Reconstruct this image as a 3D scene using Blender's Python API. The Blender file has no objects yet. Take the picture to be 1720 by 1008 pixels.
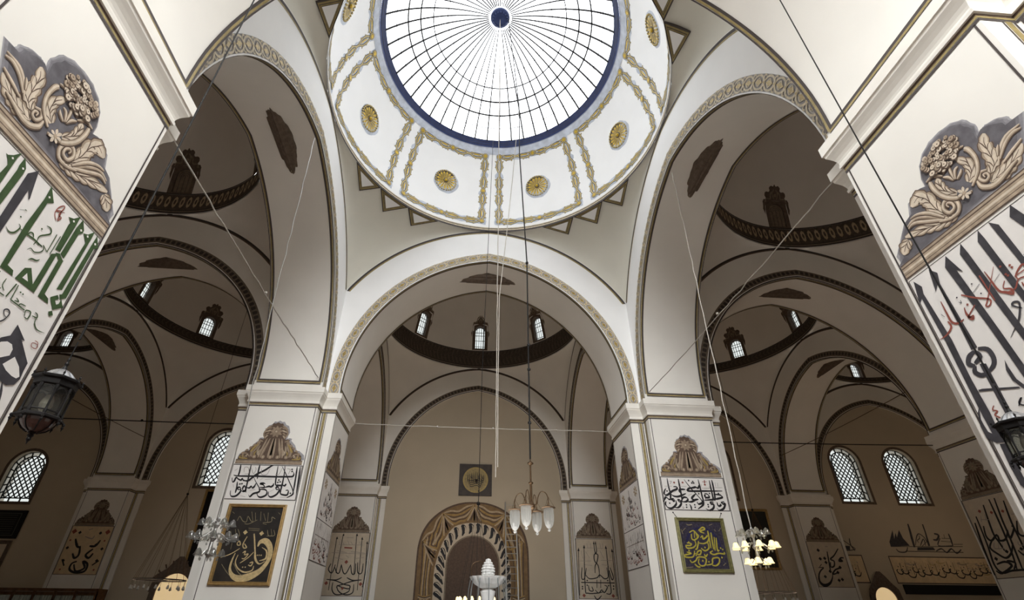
import bpy, math, random
from mathutils import Vector, Matrix
from mathutils.geometry import tessellate_polygon

sc = bpy.context.scene
COL = sc.collection
rnd = random.Random(7)
pi = math.pi

# ------------------------------------------------------------------ camera, sky, exposure
BAY_FILLS = [(0, 0, 95, (1.0, .97, .92)), (0, -12, 60, (1.0, .97, .92)), (0, 12, 100, (1.0, .8, .6)),
         (-12, 12, 27, (1.0, .72, .50)), (12, 12, 48, (1.0, .73, .51)), (-12, 0, 26, (1.0, .74, .55)), (12, 0, 26, (1.0, .74, .55)),
         (-24, 12, 18, (1.0, .72, .48)), (24, 12, 58, (1.0, .74, .50)), (-24, 0, 16, (1.0, .8, .6)), (24, 0, 16, (1.0, .8, .6)),
         (-12, -12, 50, (1.0, .85, .7)), (12, -12, 50, (1.0, .85, .7))]
def make_camera():
    pitch, yaw, roll = 0.5359, 0.0677, 0.0081
    cp, sp, cy, sy = math.cos(pitch), math.sin(pitch), math.cos(yaw), math.sin(yaw)
    fwd = Vector((sy*cp, cy*cp, sp))
    right = Vector((cy, -sy, 0))
    up = right.cross(fwd)
    cr, sr = math.cos(roll), math.sin(roll)
    r2 = right*cr + up*sr
    u2 = up*cr - right*sr
    cam = bpy.data.cameras.new('camera')
    cam.sensor_fit = 'HORIZONTAL'
    cam.sensor_width = 36
    cam.lens = 820.57/1720*36
    cam.shift_x = (860-839.59)/1720
    cam.shift_y = (557.53-504)/1720
    cam.clip_end = 200
    o = bpy.data.objects.new('camera', cam)
    COL.objects.link(o)
    m = Matrix((r2, u2, -fwd)).transposed().to_4x4()
    m.translation = Vector((-0.5556, -9.3546, -0.0625))
    o.matrix_world = m
    sc.camera = o
make_camera()

w = bpy.data.worlds.new('sky')
sc.world = w
w.use_nodes = True
bg = w.node_tree.nodes['Background']
bg.inputs[0].default_value = (0.98, 0.99, 1.0, 1)
bg.inputs[1].default_value = 5
sc.view_settings.view_transform = 'Standard'
sc.view_settings.look = 'None'
sc.view_settings.exposure = 0.0
sc.view_settings.gamma = 1.0
sc.view_settings.use_curve_mapping = False
sc.cycles.max_bounces = 10
sc.cycles.diffuse_bounces = 8
sc.cycles.transparent_max_bounces = 16
sc.cycles.sample_clamp_indirect = 8

def area(name, loc, rot, sx, sy, power, color, portal=False):
    l = bpy.data.lights.new(name, 'AREA')
    l.shape = 'RECTANGLE'
    l.size, l.size_y = sx, sy
    l.energy = power
    l.color = color
    l.cycles.is_portal = portal
    o = bpy.data.objects.new(name, l)
    o.location = loc
    o.rotation_euler = rot
    COL.objects.link(o)
    return o
# portal that guides the sampling of the daylight coming in through the glass crown of the dome
NEUTRAL, WARM = (1.0, 0.96, 0.9), (1.0, 0.80, 0.60)
# unseen upward fill lights, added low in the bays to brighten the vaults
def bay_fill(x, y, power, color, z=1.0, size=2.2):
    area('bay_fill', (x, y, z), (pi, 0, 0), size, size, power, color)
for _x, _y, _p, _c in BAY_FILLS: bay_fill(_x, _y, _p, _c)
# unseen fill lights added behind the viewer and under the glass crown
area('rear_fill', (0, -14.5, 11.6), (math.radians(48), 0, 0), 4, 4, 2500, (0.97, 0.99, 1.0))
def point(name, loc, power, color):
    l = bpy.data.lights.new(name, 'POINT')
    l.energy, l.color, l.shadow_soft_size = power, color, 0.0
    o = bpy.data.objects.new(name, l)
    o.location = loc
    COL.objects.link(o)
point('crown_fill', (0, 0, 15.2), 5600, (1.0, 0.985, 0.95))
area('oculus_portal', (0, 0, 18.75), (0, 0, 0), 8.2, 8.2, 1, (1, 1, 1), True)

# ------------------------------------------------------------------ dimensions (metres)
S, A, B, CO = 12.0, 1.436, 1.011, 0.1245     # bay, pier arm length, pier arm half width, cornice overhang
ZC, FLOOR = 5.963, -1.7                        # top of the pier cornices, floor
H = S/2 - B                                    # half side of a dome square
HS = S/2 - A                                   # half span of an arch
ZP, ZR, ZS = 9.92, 13.02, 13.7                 # foot of pendentive, dome ring, centre of dome sphere
WY = 18 - B + 0.1                              # far wall face

# ------------------------------------------------------------------ materials
def mat(name, color, rough=0.75, metal=0.0, noise=0.0, scale=3.0, bump=0.0, emit=None, spec=0.3, col2=None, detail=6):
    m = bpy.data.materials.new(name)
    m.use_nodes = True
    nt = m.node_tree
    b = nt.nodes['Principled BSDF']
    b.inputs['Base Color'].default_value = (*color, 1)
    b.inputs['Roughness'].default_value = rough
    b.inputs['Metallic'].default_value = metal
    b.inputs['Specular IOR Level'].default_value = spec
    if emit:
        b.inputs['Emission Color'].default_value = (*emit[0], 1)
        b.inputs['Emission Strength'].default_value = emit[1]
    if noise or bump or col2:
        tc = nt.nodes.new('ShaderNodeTexCoord')
        n = nt.nodes.new('ShaderNodeTexNoise')
        n.inputs['Scale'].default_value = scale
        n.inputs['Detail'].default_value = detail
        nt.links.new(tc.outputs['Object'], n.inputs['Vector'])
        if noise or col2:
            r = nt.nodes.new('ShaderNodeValToRGB')
            c2 = col2 or tuple(c*(1-noise) for c in color)
            r.color_ramp.elements[0].position = 0.35
            r.color_ramp.elements[1].position = 0.68
            r.color_ramp.elements[0].color = (*c2, 1)
            r.color_ramp.elements[1].color = (*color, 1)
            nt.links.new(n.outputs['Fac'], r.inputs['Fac'])
            nt.links.new(r.outputs['Color'], b.inputs['Base Color'])
        if bump:
            bp = nt.nodes.new('ShaderNodeBump')
            bp.inputs['Strength'].default_value = bump
            bp.inputs['Distance'].default_value = 0.02
            nt.links.new(n.outputs['Fac'], bp.inputs['Height'])
            nt.links.new(bp.outputs['Normal'], b.inputs['Normal'])
    return m

def glass(name, tint, milky):
    """thin pane: lets the daylight through, slightly milky and glossy"""
    m = bpy.data.materials.new(name)
    m.use_nodes = True
    nt = m.node_tree
    nt.nodes.clear()
    out = nt.nodes.new('ShaderNodeOutputMaterial')
    tr = nt.nodes.new('ShaderNodeBsdfTransparent')
    tr.inputs[0].default_value = (*tint, 1)
    tl = nt.nodes.new('ShaderNodeBsdfTranslucent')
    tl.inputs[0].default_value = (0.8, 0.83, 0.85, 1)
    gl = nt.nodes.new('ShaderNodeBsdfGlossy')
    gl.inputs['Roughness'].default_value = 0.08
    m1 = nt.nodes.new('ShaderNodeMixShader')
    m1.inputs[0].default_value = milky
    m2 = nt.nodes.new('ShaderNodeMixShader')
    m2.inputs[0].default_value = 0.05
    nt.links.new(tr.outputs[0], m1.inputs[1])
    nt.links.new(tl.outputs[0], m1.inputs[2])
    nt.links.new(m1.outputs[0], m2.inputs[1])
    nt.links.new(gl.outputs[0], m2.inputs[2])
    nt.links.new(m2.outputs[0], out.inputs[0])
    return m

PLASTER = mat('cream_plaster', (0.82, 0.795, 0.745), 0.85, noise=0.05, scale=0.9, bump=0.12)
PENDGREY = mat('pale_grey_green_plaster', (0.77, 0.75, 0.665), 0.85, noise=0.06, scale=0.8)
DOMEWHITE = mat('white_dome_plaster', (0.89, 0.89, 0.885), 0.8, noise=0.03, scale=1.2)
CORN = mat('cornice_stone', (0.82, 0.79, 0.73), 0.7, noise=0.04, scale=4)
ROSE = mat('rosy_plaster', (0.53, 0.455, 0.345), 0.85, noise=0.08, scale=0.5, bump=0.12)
INK = mat('black_paint', (0.018, 0.016, 0.018), 0.6)
CHAR = mat('charcoal_paint', (0.062, 0.058, 0.066), 0.7, noise=0.35, scale=12)
GREEN = mat('green_paint', (0.055, 0.10, 0.035), 0.7, noise=0.3, scale=14)
RED = mat('red_paint', (0.27, 0.075, 0.055), 0.7)
LINE = mat('dark_line_paint', (0.07, 0.058, 0.055), 0.7)
OLIVE = mat('olive_gold_paint', (0.36, 0.28, 0.12), 0.55, noise=0.3, scale=8)
TAN = mat('tan_paint', (0.52, 0.40, 0.26), 0.7, noise=0.25, scale=9)
CREAMP = mat('cream_paint', (0.74, 0.63, 0.47), 0.7, noise=0.15, scale=15)
UMBER = mat('umber_paint', (0.13, 0.085, 0.06), 0.7, noise=0.3, scale=10)
HALO = mat('grey_halo_paint', (0.16, 0.15, 0.165), 0.8, noise=0.4, scale=7)
HALO2 = mat('pale_grey_halo_paint', (0.40, 0.39, 0.41), 0.8, noise=0.3, scale=9)
BROWN = mat('brown_ornament_paint', (0.155, 0.115, 0.085), 0.75, noise=0.35, scale=10)
DRAB = mat('drab_ornament_paint', (0.27, 0.215, 0.155), 0.75, noise=0.3, scale=10)
PANEL = mat('panel_white_paint', (0.80, 0.77, 0.74), 0.8, noise=0.05, scale=5)
PANELT = mat('panel_tan_paint', (0.72, 0.56, 0.35), 0.8, noise=0.15, scale=5)
GILT = mat('gilding', (0.66, 0.44, 0.04), 0.4, 0.2, noise=0.35, scale=18)
GILTD = mat('dark_gilding', (0.42, 0.30, 0.10), 0.5, 0.2, noise=0.3, scale=14)
STUCCO = mat('pale_gold_stucco', (0.68, 0.58, 0.40), 0.6, noise=0.3, scale=16)
DLINE = mat('black_brown_line_paint', (0.045, 0.035, 0.03), 0.75)
DGOLD = mat('dome_gold_paint', (0.60, 0.48, 0.22), 0.55, noise=0.25, scale=14)
DOUT = mat('dome_outline_paint', (0.13, 0.115, 0.10), 0.7, noise=0.3, scale=12)
BLUE = mat('blue_ring_paint', (0.035, 0.055, 0.16), 0.5, noise=0.3, scale=6)
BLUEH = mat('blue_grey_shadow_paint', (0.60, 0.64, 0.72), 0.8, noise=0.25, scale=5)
IRON = mat('dark_iron', (0.010, 0.009, 0.009), 0.55, 0.0, spec=0.18)
STEEL = mat('steel', (0.50, 0.49, 0.47), 0.4, 0.9)
BRASS = mat('aged_brass', (0.10, 0.058, 0.028), 0.4, 0.6, noise=0.3, scale=30)
WOOD = mat('dark_wood', (0.16, 0.075, 0.03), 0.5, noise=0.4, scale=8)
MARBLE = mat('white_marble', (0.78, 0.78, 0.77), 0.35, noise=0.12, scale=9)
BEAD = mat('band_paint', (0.12, 0.092, 0.07), 0.8, noise=0.5, scale=9)
GLASS = glass('oculus_glass', (0.93, 0.95, 0.97), 0.05)
WGLASS = glass('window_glass', (0.150, 0.158, 0.152), 0.06)

# ------------------------------------------------------------------ mesh helper
class MB:
    def __init__(s):
        s.v, s.f, s.m = [], [], []
    def pts(s, P):
        i = len(s.v)
        s.v += [tuple(p) for p in P]
        return list(range(i, i+len(P)))
    def face(s, P, mi=0):
        s.f.append(s.pts(P)); s.m.append(mi)
    def grid(s, rows, mi=0, closed=False, wrap=False):
        ids = [s.pts(r) for r in rows]
        n = len(rows[0])
        R = len(rows)
        for i in range(R if wrap else R-1):
            a, b = ids[i], ids[(i+1) % R]
            for j in range(n if closed else n-1):
                k = (j+1) % n
                s.f.append([a[j], a[k], b[k], b[j]]); s.m.append(mi)
        return ids
    def box(s, c, d, mi=0, rot=None):
        x, y, z = d[0]/2, d[1]/2, d[2]/2
        P = [Vector(p) for p in ((-x,-y,-z),(x,-y,-z),(x,y,-z),(-x,y,-z),(-x,-y,z),(x,-y,z),(x,y,z),(-x,y,z))]
        if rot: P = [rot @ p for p in P]
        c = Vector(c)
        i = s.pts([p+c for p in P])
        for q in ((0,3,2,1),(4,5,6,7),(0,1,5,4),(1,2,6,5),(2,3,7,6),(3,0,4,7)):
            s.f.append([i[k] for k in q]); s.m.append(mi)
    def tube(s, path, r, n=8, mi=0, cap=True):
        """round bar along a path; r is one radius or one per point"""
        path = [Vector(p) for p in path]
        rs = r if isinstance(r, (list, tuple)) else [r]*len(path)
        rows = []
        ref = None
        for i, p in enumerate(path):
            t = (path[min(i+1, len(path)-1)] - path[max(i-1, 0)]).normalized()
            if ref is None:
                ref = t.orthogonal().normalized()
            ref = (ref - t*ref.dot(t))
            ref = ref.normalized() if ref.length > 1e-5 else t.orthogonal().normalized()
            bn = t.cross(ref)
            rows.append([p + (ref*math.cos(2*pi*k/n) + bn*math.sin(2*pi*k/n))*rs[i] for k in range(n)])
        ids = s.grid(rows, mi, closed=True)
        if cap:
            s.f.append(list(reversed(ids[0]))); s.m.append(mi)
            s.f.append(ids[-1]); s.m.append(mi)
    def lathe(s, prof, c=(0,0,0), n=24, mi=0, scal=None):
        """prof: (radius, z) pairs; scal(k) varies the radius round the axis"""
        rows = []
        for r, z in prof:
            rows.append([(c[0]+r*(scal(k/n) if scal else 1)*math.cos(2*pi*k/n), c[1]+r*(scal(k/n) if scal else 1)*math.sin(2*pi*k/n), c[2]+z) for k in range(n)])
        s.grid(rows, mi, closed=True)
    def ball(s, c, r, n=8, mi=0, sq=(1,1,1)):
        rows = []
        for i in range(n//2+1):
            t = pi*i/(n//2)
            rr = max(math.sin(t), 1e-3)
            rows.append([(c[0]+r*sq[0]*rr*math.cos(2*pi*k/n), c[1]+r*sq[1]*rr*math.sin(2*pi*k/n), c[2]+r*sq[2]*math.cos(t)) for k in range(n)])
        s.grid(rows, mi, closed=True)
    def build(s, name, mats, parent=None, smooth=False, loc=None):
        me = bpy.data.meshes.new(name)
        me.from_pydata([tuple(p) for p in s.v], [], s.f)
        if not isinstance(mats, (list, tuple)): mats = [mats]
        for m in mats: me.materials.append(m)
        if len(mats) > 1: me.polygons.foreach_set('material_index', s.m)
        if smooth: me.polygons.foreach_set('use_smooth', [True]*len(me.polygons))
        me.update()
        o = bpy.data.objects.new(name, me)
        COL.objects.link(o)
        if parent:
            o.parent = parent
            o.location = -Vector(parent.location) if loc is None else loc
        return o

def tag(o, label=None, cat=None, group=None, kind=None):
    if label: o['label'] = label
    if cat: o['category'] = cat
    if group: o['group'] = group
    if kind: o['kind'] = kind
    return o
def empty(name, loc, label=None, cat=None, group=None, kind=None):
    o = bpy.data.objects.new(name, None)
    o.empty_display_size = 0.2
    o.location = loc
    COL.objects.link(o)
    return tag(o, label, cat, group, kind)

# ------------------------------------------------------------------ painting helpers (2D shapes mapped to a wall)
def smooth(P, n=4):
    """Catmull-Rom through points (any dimension)"""
    if len(P) < 3: return [tuple(p) for p in P]
    out = []
    for i in range(len(P)-1):
        a, b, c, d = P[max(i-1,0)], P[i], P[i+1], P[min(i+2,len(P)-1)]
        for k in range(n):
            t = k/n
            out.append(tuple(0.5*(2*b[j]+(c[j]-a[j])*t+(2*a[j]-5*b[j]+4*c[j]-d[j])*t*t+(3*b[j]-a[j]-3*c[j]+d[j])*t**3) for j in range(len(b))))
    out.append(tuple(P[-1]))
    return out
def ribbon(mb, fn, P, wd, mi=0, off=0.004, n=4, nib=None, taper=0.0):
    """a brush stroke along P; wd = width, or P carries the width as third value"""
    Q = smooth(P, n)
    L, R = [], []
    m = len(Q)
    for i, q in enumerate(Q):
        a, b = Q[max(i-1,0)], Q[min(i+1,m-1)]
        dx, dy = b[0]-a[0], b[1]-a[1]
        l = math.hypot(dx, dy) or 1
        dx, dy = dx/l, dy/l
        ww = q[2] if len(q) > 2 else wd
        if nib is not None:
            ww *= 0.38 + 0.62*abs(dx*math.sin(nib)-dy*math.cos(nib))
        if taper:
            t = min(i, m-1-i)/max(m-1, 1)*2
            ww *= min(1, (1-taper) + taper*t*2.2)
        L.append(fn(q[0]-dy*ww/2, q[1]+dx*ww/2, off))
        R.append(fn(q[0]+dy*ww/2, q[1]-dx*ww/2, off))
    mb.grid([R, L], mi)
def poly(mb, fn, P, mi=0, off=0.004):
    t = tessellate_polygon([[Vector((p[0], p[1], 0)) for p in P]])
    ids = mb.pts([fn(p[0], p[1], off) for p in P])
    for tri in t:
        a, b, c = (P[k] for k in tri)
        cr = (b[0]-a[0])*(c[1]-a[1])-(b[1]-a[1])*(c[0]-a[0])
        tri = tri if cr > 0 else tri[::-1]
        mb.f.append([ids[k] for k in tri]); mb.m.append(mi)
def rect(mb, fn, x0, z0, x1, z1, mi=0, off=0.004):
    mb.face([fn(x0,z0,off), fn(x1,z0,off), fn(x1,z1,off), fn(x0,z1,off)], mi)
def frame_rect(mb, fn, x0, z0, x1, z1, t, mi=0, off=0.004):
    rect(mb, fn, x0, z0, x1, z0+t, mi, off); rect(mb, fn, x0, z1-t, x1, z1, mi, off)
    rect(mb, fn, x0, z0+t, x0+t, z1-t, mi, off); rect(mb, fn, x1-t, z0+t, x1, z1-t, mi, off)
def disc(mb, fn, x, z, r, mi=0, off=0.004, n=10, rz=None):
    mb.face([fn(x+r*math.cos(2*pi*k/n), z+(rz or r)*math.sin(2*pi*k/n), off) for k in range(n)], mi)
def diamond(mb, fn, x, z, r, mi=0, off=0.004):
    mb.face([fn(x-r,z,off), fn(x,z-r,off), fn(x+r,z,off), fn(x,z+r,off)], mi)
def plane(o, n):
    """(u, z, off) -> point on the vertical plane through o facing n; u runs to the viewer's right"""
    n = Vector((n[0], n[1], 0))
    t = Vector((0,0,1)).cross(n)
    o = Vector((o[0], o[1], 0))
    return lambda u, z, off=0.0: o + t*u + n*off + Vector((0,0,z))
DIRS = {'front': (0,-1), 'right': (1,0), 'back': (0,1), 'left': (-1,0)}

# ------------------------------------------------------------------ floor
mb = MB()
mb.face([(-30.5,-18.5,FLOOR), (30.5,-18.5,FLOOR), (30.5,18.5,FLOOR), (-30.5,18.5,FLOOR)])
CARPET = mat('red_carpet', (0.13, 0.075, 0.055), 0.95, noise=0.35, scale=6)
mb.build('floor', CARPET)['kind'] = 'structure'

# ------------------------------------------------------------------ arch geometry
def circle3(p, q, r):
    ax, ay, bx, by, cx, cy = *p, *q, *r
    d = 2*(ax*(by-cy)+bx*(cy-ay)+cx*(ay-by))
    ux = ((ax*ax+ay*ay)*(by-cy)+(bx*bx+by*by)*(cy-ay)+(cx*cx+cy*cy)*(ay-by))/d
    uy = ((ax*ax+ay*ay)*(cx-bx)+(bx*bx+by*by)*(ax-cx)+(cx*cx+cy*cy)*(bx-ax))/d
    return ux, uy, math.hypot(ax-ux, ay-uy)
EI, ZI = 0.72, 6.3
RI = HS + EI
def intrados(n=24, grow=0.0):
    """points of a half arch from the springing to the crown, right side (u >= 0)"""
    R = RI + grow
    a1 = math.acos(EI/R)
    return [(HS+grow, ZC)] + [(R*math.cos(a1*k/n)-EI, ZI+R*math.sin(a1*k/n)) for k in range(n+1)]
EX = circle3((H, ZP), (2.45, 12.35), (0.0, ZR))
def extrados(n=16, drop=0.0):
    a0 = math.atan2(ZP-EX[1], H-EX[0])
    a1 = math.atan2(ZR-EX[1], 0-EX[0])
    return [(EX[0]+(EX[2]-drop)*math.cos(a0+(a1-a0)*k/n), EX[1]+(EX[2]-drop)*math.sin(a0+(a1-a0)*k/n)) for k in range(n+1)]
def resample(P, n):
    d = [0]
    for a, b in zip(P, P[1:]): d.append(d[-1]+math.hypot(b[0]-a[0], b[1]-a[1]))
    out = []
    j = 0
    for k in range(n+1):
        t = d[-1]*k/n
        while j < len(P)-2 and d[j+1] < t: j += 1
        f = (t-d[j])/max(d[j+1]-d[j], 1e-9)
        out.append((P[j][0]+(P[j+1][0]-P[j][0])*f, P[j][1]+(P[j+1][1]-P[j][1])*f))
    return out
def full(P):
    return [(-x, z) for x, z in P] + [(x, z) for x, z in reversed(P[:-1])]
NARC = 30
IN_ = full(resample(intrados(), NARC))
OUT_ = full(resample([(H, ZC)] + extrados(16, -.05), NARC))

def band_curve(grow, n=40, z0=None):
    return full(resample(intrados(24, grow), n))

def motif_band(mb, fn, g0, g1, n, mats):
    """stucco scroll band: two crossing strands with a leaf and a gilt boss, repeated along the arch"""
    mid = full(resample(intrados(30, (g0+g1)/2), 300))
    d = [0]
    for a, b in zip(mid, mid[1:]): d.append(d[-1]+math.hypot(b[0]-a[0], b[1]-a[1]))
    L = d[-1]
    hw = (g1-g0)/2
    def loc(s):
        s = min(max(s, 0), L-1e-6)
        lo, hi = 0, len(d)-1
        while hi-lo > 1:
            k = (lo+hi)//2
            if d[k] <= s: lo = k
            else: hi = k
        f = (s-d[lo])/max(d[lo+1]-d[lo], 1e-9)
        a, b = mid[lo], mid[lo+1]
        tx, tz = (b[0]-a[0])/(d[lo+1]-d[lo]), (b[1]-a[1])/(d[lo+1]-d[lo])
        return a[0]+(b[0]-a[0])*f, a[1]+(b[1]-a[1])*f, tx, tz
    def fb(s, t, off=0.0):
        x, z, tx, tz = loc(s)
        return fn(x-tz*t, z+tx*t, off)
    P = L/n
    for k in range(n):
        s0 = k*P
        for sg in (1, -1):
            ribbon(mb, fb, [(s0, 0), (s0+P*.2, sg*hw*.62), (s0+P*.5, sg*hw*.82), (s0+P*.8, sg*hw*.62), (s0+P, 0)], hw*.26, 1, .012, 3)
            ribbon(mb, fb, [(s0+P*.02, sg*hw*.25), (s0-P*.1, sg*hw*.55), (s0, sg*hw*.92), (s0+P*.14, sg*hw*.8)], hw*.2, 1, .014, 2)
        ribbon(mb, fb, [(s0+P*.2, 0, hw*.1), (s0+P*.5, 0, hw*.62), (s0+P*.8, 0, hw*.1)], 0, 2, .014, 3)
        for sg in (1, -1):
            ribbon(mb, fb, [(s0+P*.3, sg*hw*.1), (s0+P*.5, sg*hw*.48), (s0+P*.7, sg*hw*.1)], hw*.12, 1, .016, 2)
        disc(mb, fb, s0, 0, hw*.3, 1, .018, 8)
        disc(mb, fb, s0, 0, hw*.16, 2, .021, 6)

BEADG = mat('bead_ground_paint', (0.19, 0.15, 0.11), .8, noise=.3, scale=9)
def bead_band(mb, fn, g0, g1, n):
    c0, c1 = full(resample(intrados(24, g0), 60)), full(resample(intrados(24, g1), 60))
    mb.grid([[fn(x, z, .004) for x, z in c0], [fn(x, z, .004) for x, z in c1]], 0)
    mid = full(resample(intrados(24, (g0+g1)/2), n//2))
    hw = (g1-g0)/2
    for i, (x, z) in enumerate(mid[1:-1]):
        a, b = mid[i], mid[i+2]
        t = Vector((b[0]-a[0], b[1]-a[1])).normalized()
        l = math.hypot(b[0]-a[0], b[1]-a[1])/2*.42
        P = []
        for k in range(8):
            c, s = math.cos(2*pi*k/8), math.sin(2*pi*k/8)
            rr = 1 if k % 2 else .8
            P.append((x+t.x*l*c*rr-t.y*hw*.72*s*rr, z+t.y*l*c*rr+t.x*hw*.72*s*rr))
        mb.face([fn(*p, .008) for p in P], 1)

def arch(cx, cy, ax, label=None, faces=(1, -1), near=None, beads=(), medallion=False, depth=None, border=True, plain=False):
    """a pointed arch over a bay opening; ax = direction it spans; near/beads = sides whose face carries the stucco / painted band"""
    o = empty('arch', (cx, cy, ZC), label, 'arch' if label else None, None, 'structure')
    nrm = (0, 1) if ax == 'x' else (1, 0)
    bb = B
    def P(u, z, off):
        return Vector((cx+u, cy+off, z)) if ax == 'x' else Vector((cx+off, cy+u, z))
    mb = MB()
    b0, b1 = (-bb, bb) if depth is None else depth
    mb.grid([[P(x, z, b0) for x, z in IN_], [P(x, z, b1) for x, z in IN_]])
    mb.build('soffit', PLASTER, o, True)
    for sg in faces:
        mb = MB()
        mb.grid([[P(x, z, sg*bb) for x, z in IN_], [P(x, z, sg*bb) for x, z in OUT_]])
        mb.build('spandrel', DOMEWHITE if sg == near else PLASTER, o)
        n = (nrm[0]*sg, nrm[1]*sg)
        t = Vector((0,0,1)).cross(Vector((n[0], n[1], 0)))
        fn = plane((cx+n[0]*bb, cy+n[1]*bb), n)
        if plain: continue
        mb = MB()                                  # painted line under the pendentive
        e0, e1, e2 = (full(resample([(H-d*.6, ZC+3.2)]+extrados(24, d), 48)) for d in (.02, .10, .15))
        for a, b, mi in ((e0, e1, 0), (e1, e2, 1)):
            half = [(p, q) for p, q in zip(a, b) if p[1] > ZP-.15]
            mb.grid([[fn(*p, .004) for p, q in half], [fn(*q, .004) for p, q in half]], mi)
        mb.build('painted_line', [LINE, OLIVE] if sg == near or (cx, cy) == (0, -6) else [DLINE, UMBER], o)
        if sg == near:
            mb = MB()
            c0, c1 = band_curve(.03), band_curve(.345)
            mb.grid([[fn(*p, .004) for p in c0], [fn(*p, .004) for p in c1]], 0)
            motif_band(mb, fn, .03, .345, 40, None)
            tag(mb.build('stucco_band', [STUCCOB, STUCCO, GILTD], o), 'pale gold interlaced stucco band')
        elif sg in beads:
            mb = MB()
            bead_band(mb, fn, .075, .34, 84)
            c0, c1 = band_curve(.0), band_curve(.045)
            mb.grid([[fn(*p, .004) for p in c0], [fn(*p, .004) for p in c1]], 1)
            tag(mb.build('beaded_band', [BEADG, DLINE], o), 'dark painted beaded band')
    if border and depth is None:
        # painted border on the soffit, closed above the cornices
        mb = MB()
        C = intrados(24, -.012)
        C[0] = (C[0][0], ZC+.2)
        C = full(resample(C, NARC))
        for sg in (-1, 1):
            for q0, q1, mi in ((bb-.135, bb-.085, 0), (bb-.085, bb-.045, 1), (bb-.035, bb-.01, 0)):
                mb.grid([[P(x, z, sg*q0) for x, z in C], [P(x, z, sg*q1) for x, z in C]], mi)
        for sg in (-1, 1):
            for z0, z1, mi in ((.2, .25, 0), (.16, .2, 1), (.125, .15, 0)):
                mb.face([P(sg*(HS-.012), ZC+z0, -bb+.065), P(sg*(HS-.012), ZC+z0, bb-.065), P(sg*(HS-.012), ZC+z1, bb-.065), P(sg*(HS-.012), ZC+z1, -bb+.065)], mi)
        mb.build('soffit_border', [LINE, OLIVE], o)
    if medallion:
        mb = MB()
        full_c = full(resample(intrados(40), 200))
        d = [0]
        for a, b in zip(full_c, full_c[1:]): d.append(d[-1]+math.hypot(b[0]-a[0], b[1]-a[1]))
        mid = d[-1]/2
        def fs(s, t, off=0.0):
            ss = mid+s
            k = 0
            while k < len(d)-2 and d[k+1] < ss: k += 1
            f = (ss-d[k])/(d[k+1]-d[k])
            x = full_c[k][0]+(full_c[k+1][0]-full_c[k][0])*f
            z = full_c[k][1]+(full_c[k+1][1]-full_c[k][1])*f
            return P(x, z-.006-off, t)
        out = []
        N = 88
        for k in range(N):
            a = 2*pi*k/N
            rr = 1 + .035*math.sin(11*a) + .03*math.sin(19*a+1)
            out.append((1.08*math.cos(a)*rr, .27*math.sin(a)*rr*(1-.25*abs(math.cos(a))**6)))
        poly(mb, fs, out, 0, .0)
        for i in range(7):
            s = -.9+.3*i
            h = .2*(1-abs(s)/1.25)
            for sg in (1, -1):
                ribbon(mb, fs, [(s-.1, 0), (s, sg*h*.8), (s+.13, sg*h), (s+.18, sg*h*.4), (s+.1, sg*h*.25)], .035, 1, .006, 3)
            disc(mb, fs, s+.15, 0, .045, 1, .008, 7)
        tag(mb.build('soffit_ornament', [BROWN, DRAB], o), 'dark brown carved leaf ornament at the crown')
    return o
STUCCOB = mat('stucco_ground', (0.38, 0.36, 0.345), 0.8, noise=0.25, scale=7)

arch(0, 6, 'x', 'wide pointed arch facing the camera, white face, brass chandelier hanging before it', near=-1, beads=(1,), medallion=True)
arch(-6, 0, 'y', 'steep arch on the left of the glass dome with a stucco banded white edge', near=1, beads=(-1,), medallion=True)
arch(6, 0, 'y', 'steep arch on the right of the glass dome with a stucco banded white edge', near=-1, beads=(1,), medallion=True)
arch(0, -6, 'x', 'nearest arch overhead, only its cream underside showing in the top corners')
arch(-12, 6, 'x', 'dim arch seen through the left arch, dark beaded band and leaf ornament', beads=(-1,), medallion=True)
arch(12, 6, 'x', 'dim arch seen through the right arch, dark beaded band and leaf ornament', beads=(-1,), medallion=True)
arch(-24, 6, 'x', None, plain=True, border=False)
arch(24, 6, 'x', None, plain=True, border=False)
arch(-6, 12, 'y', 'side arch at the left of the far bay, behind the left square pier', beads=(1,))
arch(6, 12, 'y', 'side arch at the right of the far bay, behind the right square pier', beads=(-1,))
arch(-18, 12, 'y', 'brown arch landing on the far left wall pier, above the hanging lantern', beads=(1,), medallion=True)
arch(18, 12, 'y', 'brown arch landing on the far right wall pier beside the two lattice windows', beads=(-1,), medallion=True)
arch(-18, 0, 'y', None, plain=True)
arch(18, 0, 'y', None, plain=True)
for q in (-12, 12, -24, 24): arch(q, -6, 'x', None, plain=True, border=False)
for q in (-18, -6, 6, 18): arch(q, -12, 'y', None, plain=True, border=False)
# arches drawn on the outer walls
wl = {0: 'wall arch drawn round the far wall above the curtained niche', -12: 'wall arch over the single lattice window left of the left square pier',
      12: 'wall arch over the lattice window half hidden by the right square pier', -24: 'wall arch over the lattice window at the far left edge',
      24: 'wall arch over the pair of lattice windows on the right'}
for i in range(-2, 3):
    arch(12*i, 18, 'x', wl[12*i], faces=(-1,), beads=(-1,), depth=(-B, -B+.12), border=False)
    arch(12*i, -18, 'x', None, faces=(1,), depth=(B-.12, B), plain=True, border=False)
for j in range(-1, 2):
    arch(-30, 12*j, 'y', None, faces=(1,), depth=(B-.12, B), plain=True, border=False)
    arch(30, 12*j, 'y', None, faces=(-1,), depth=(-B, -B+.12), plain=True, border=False)

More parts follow.
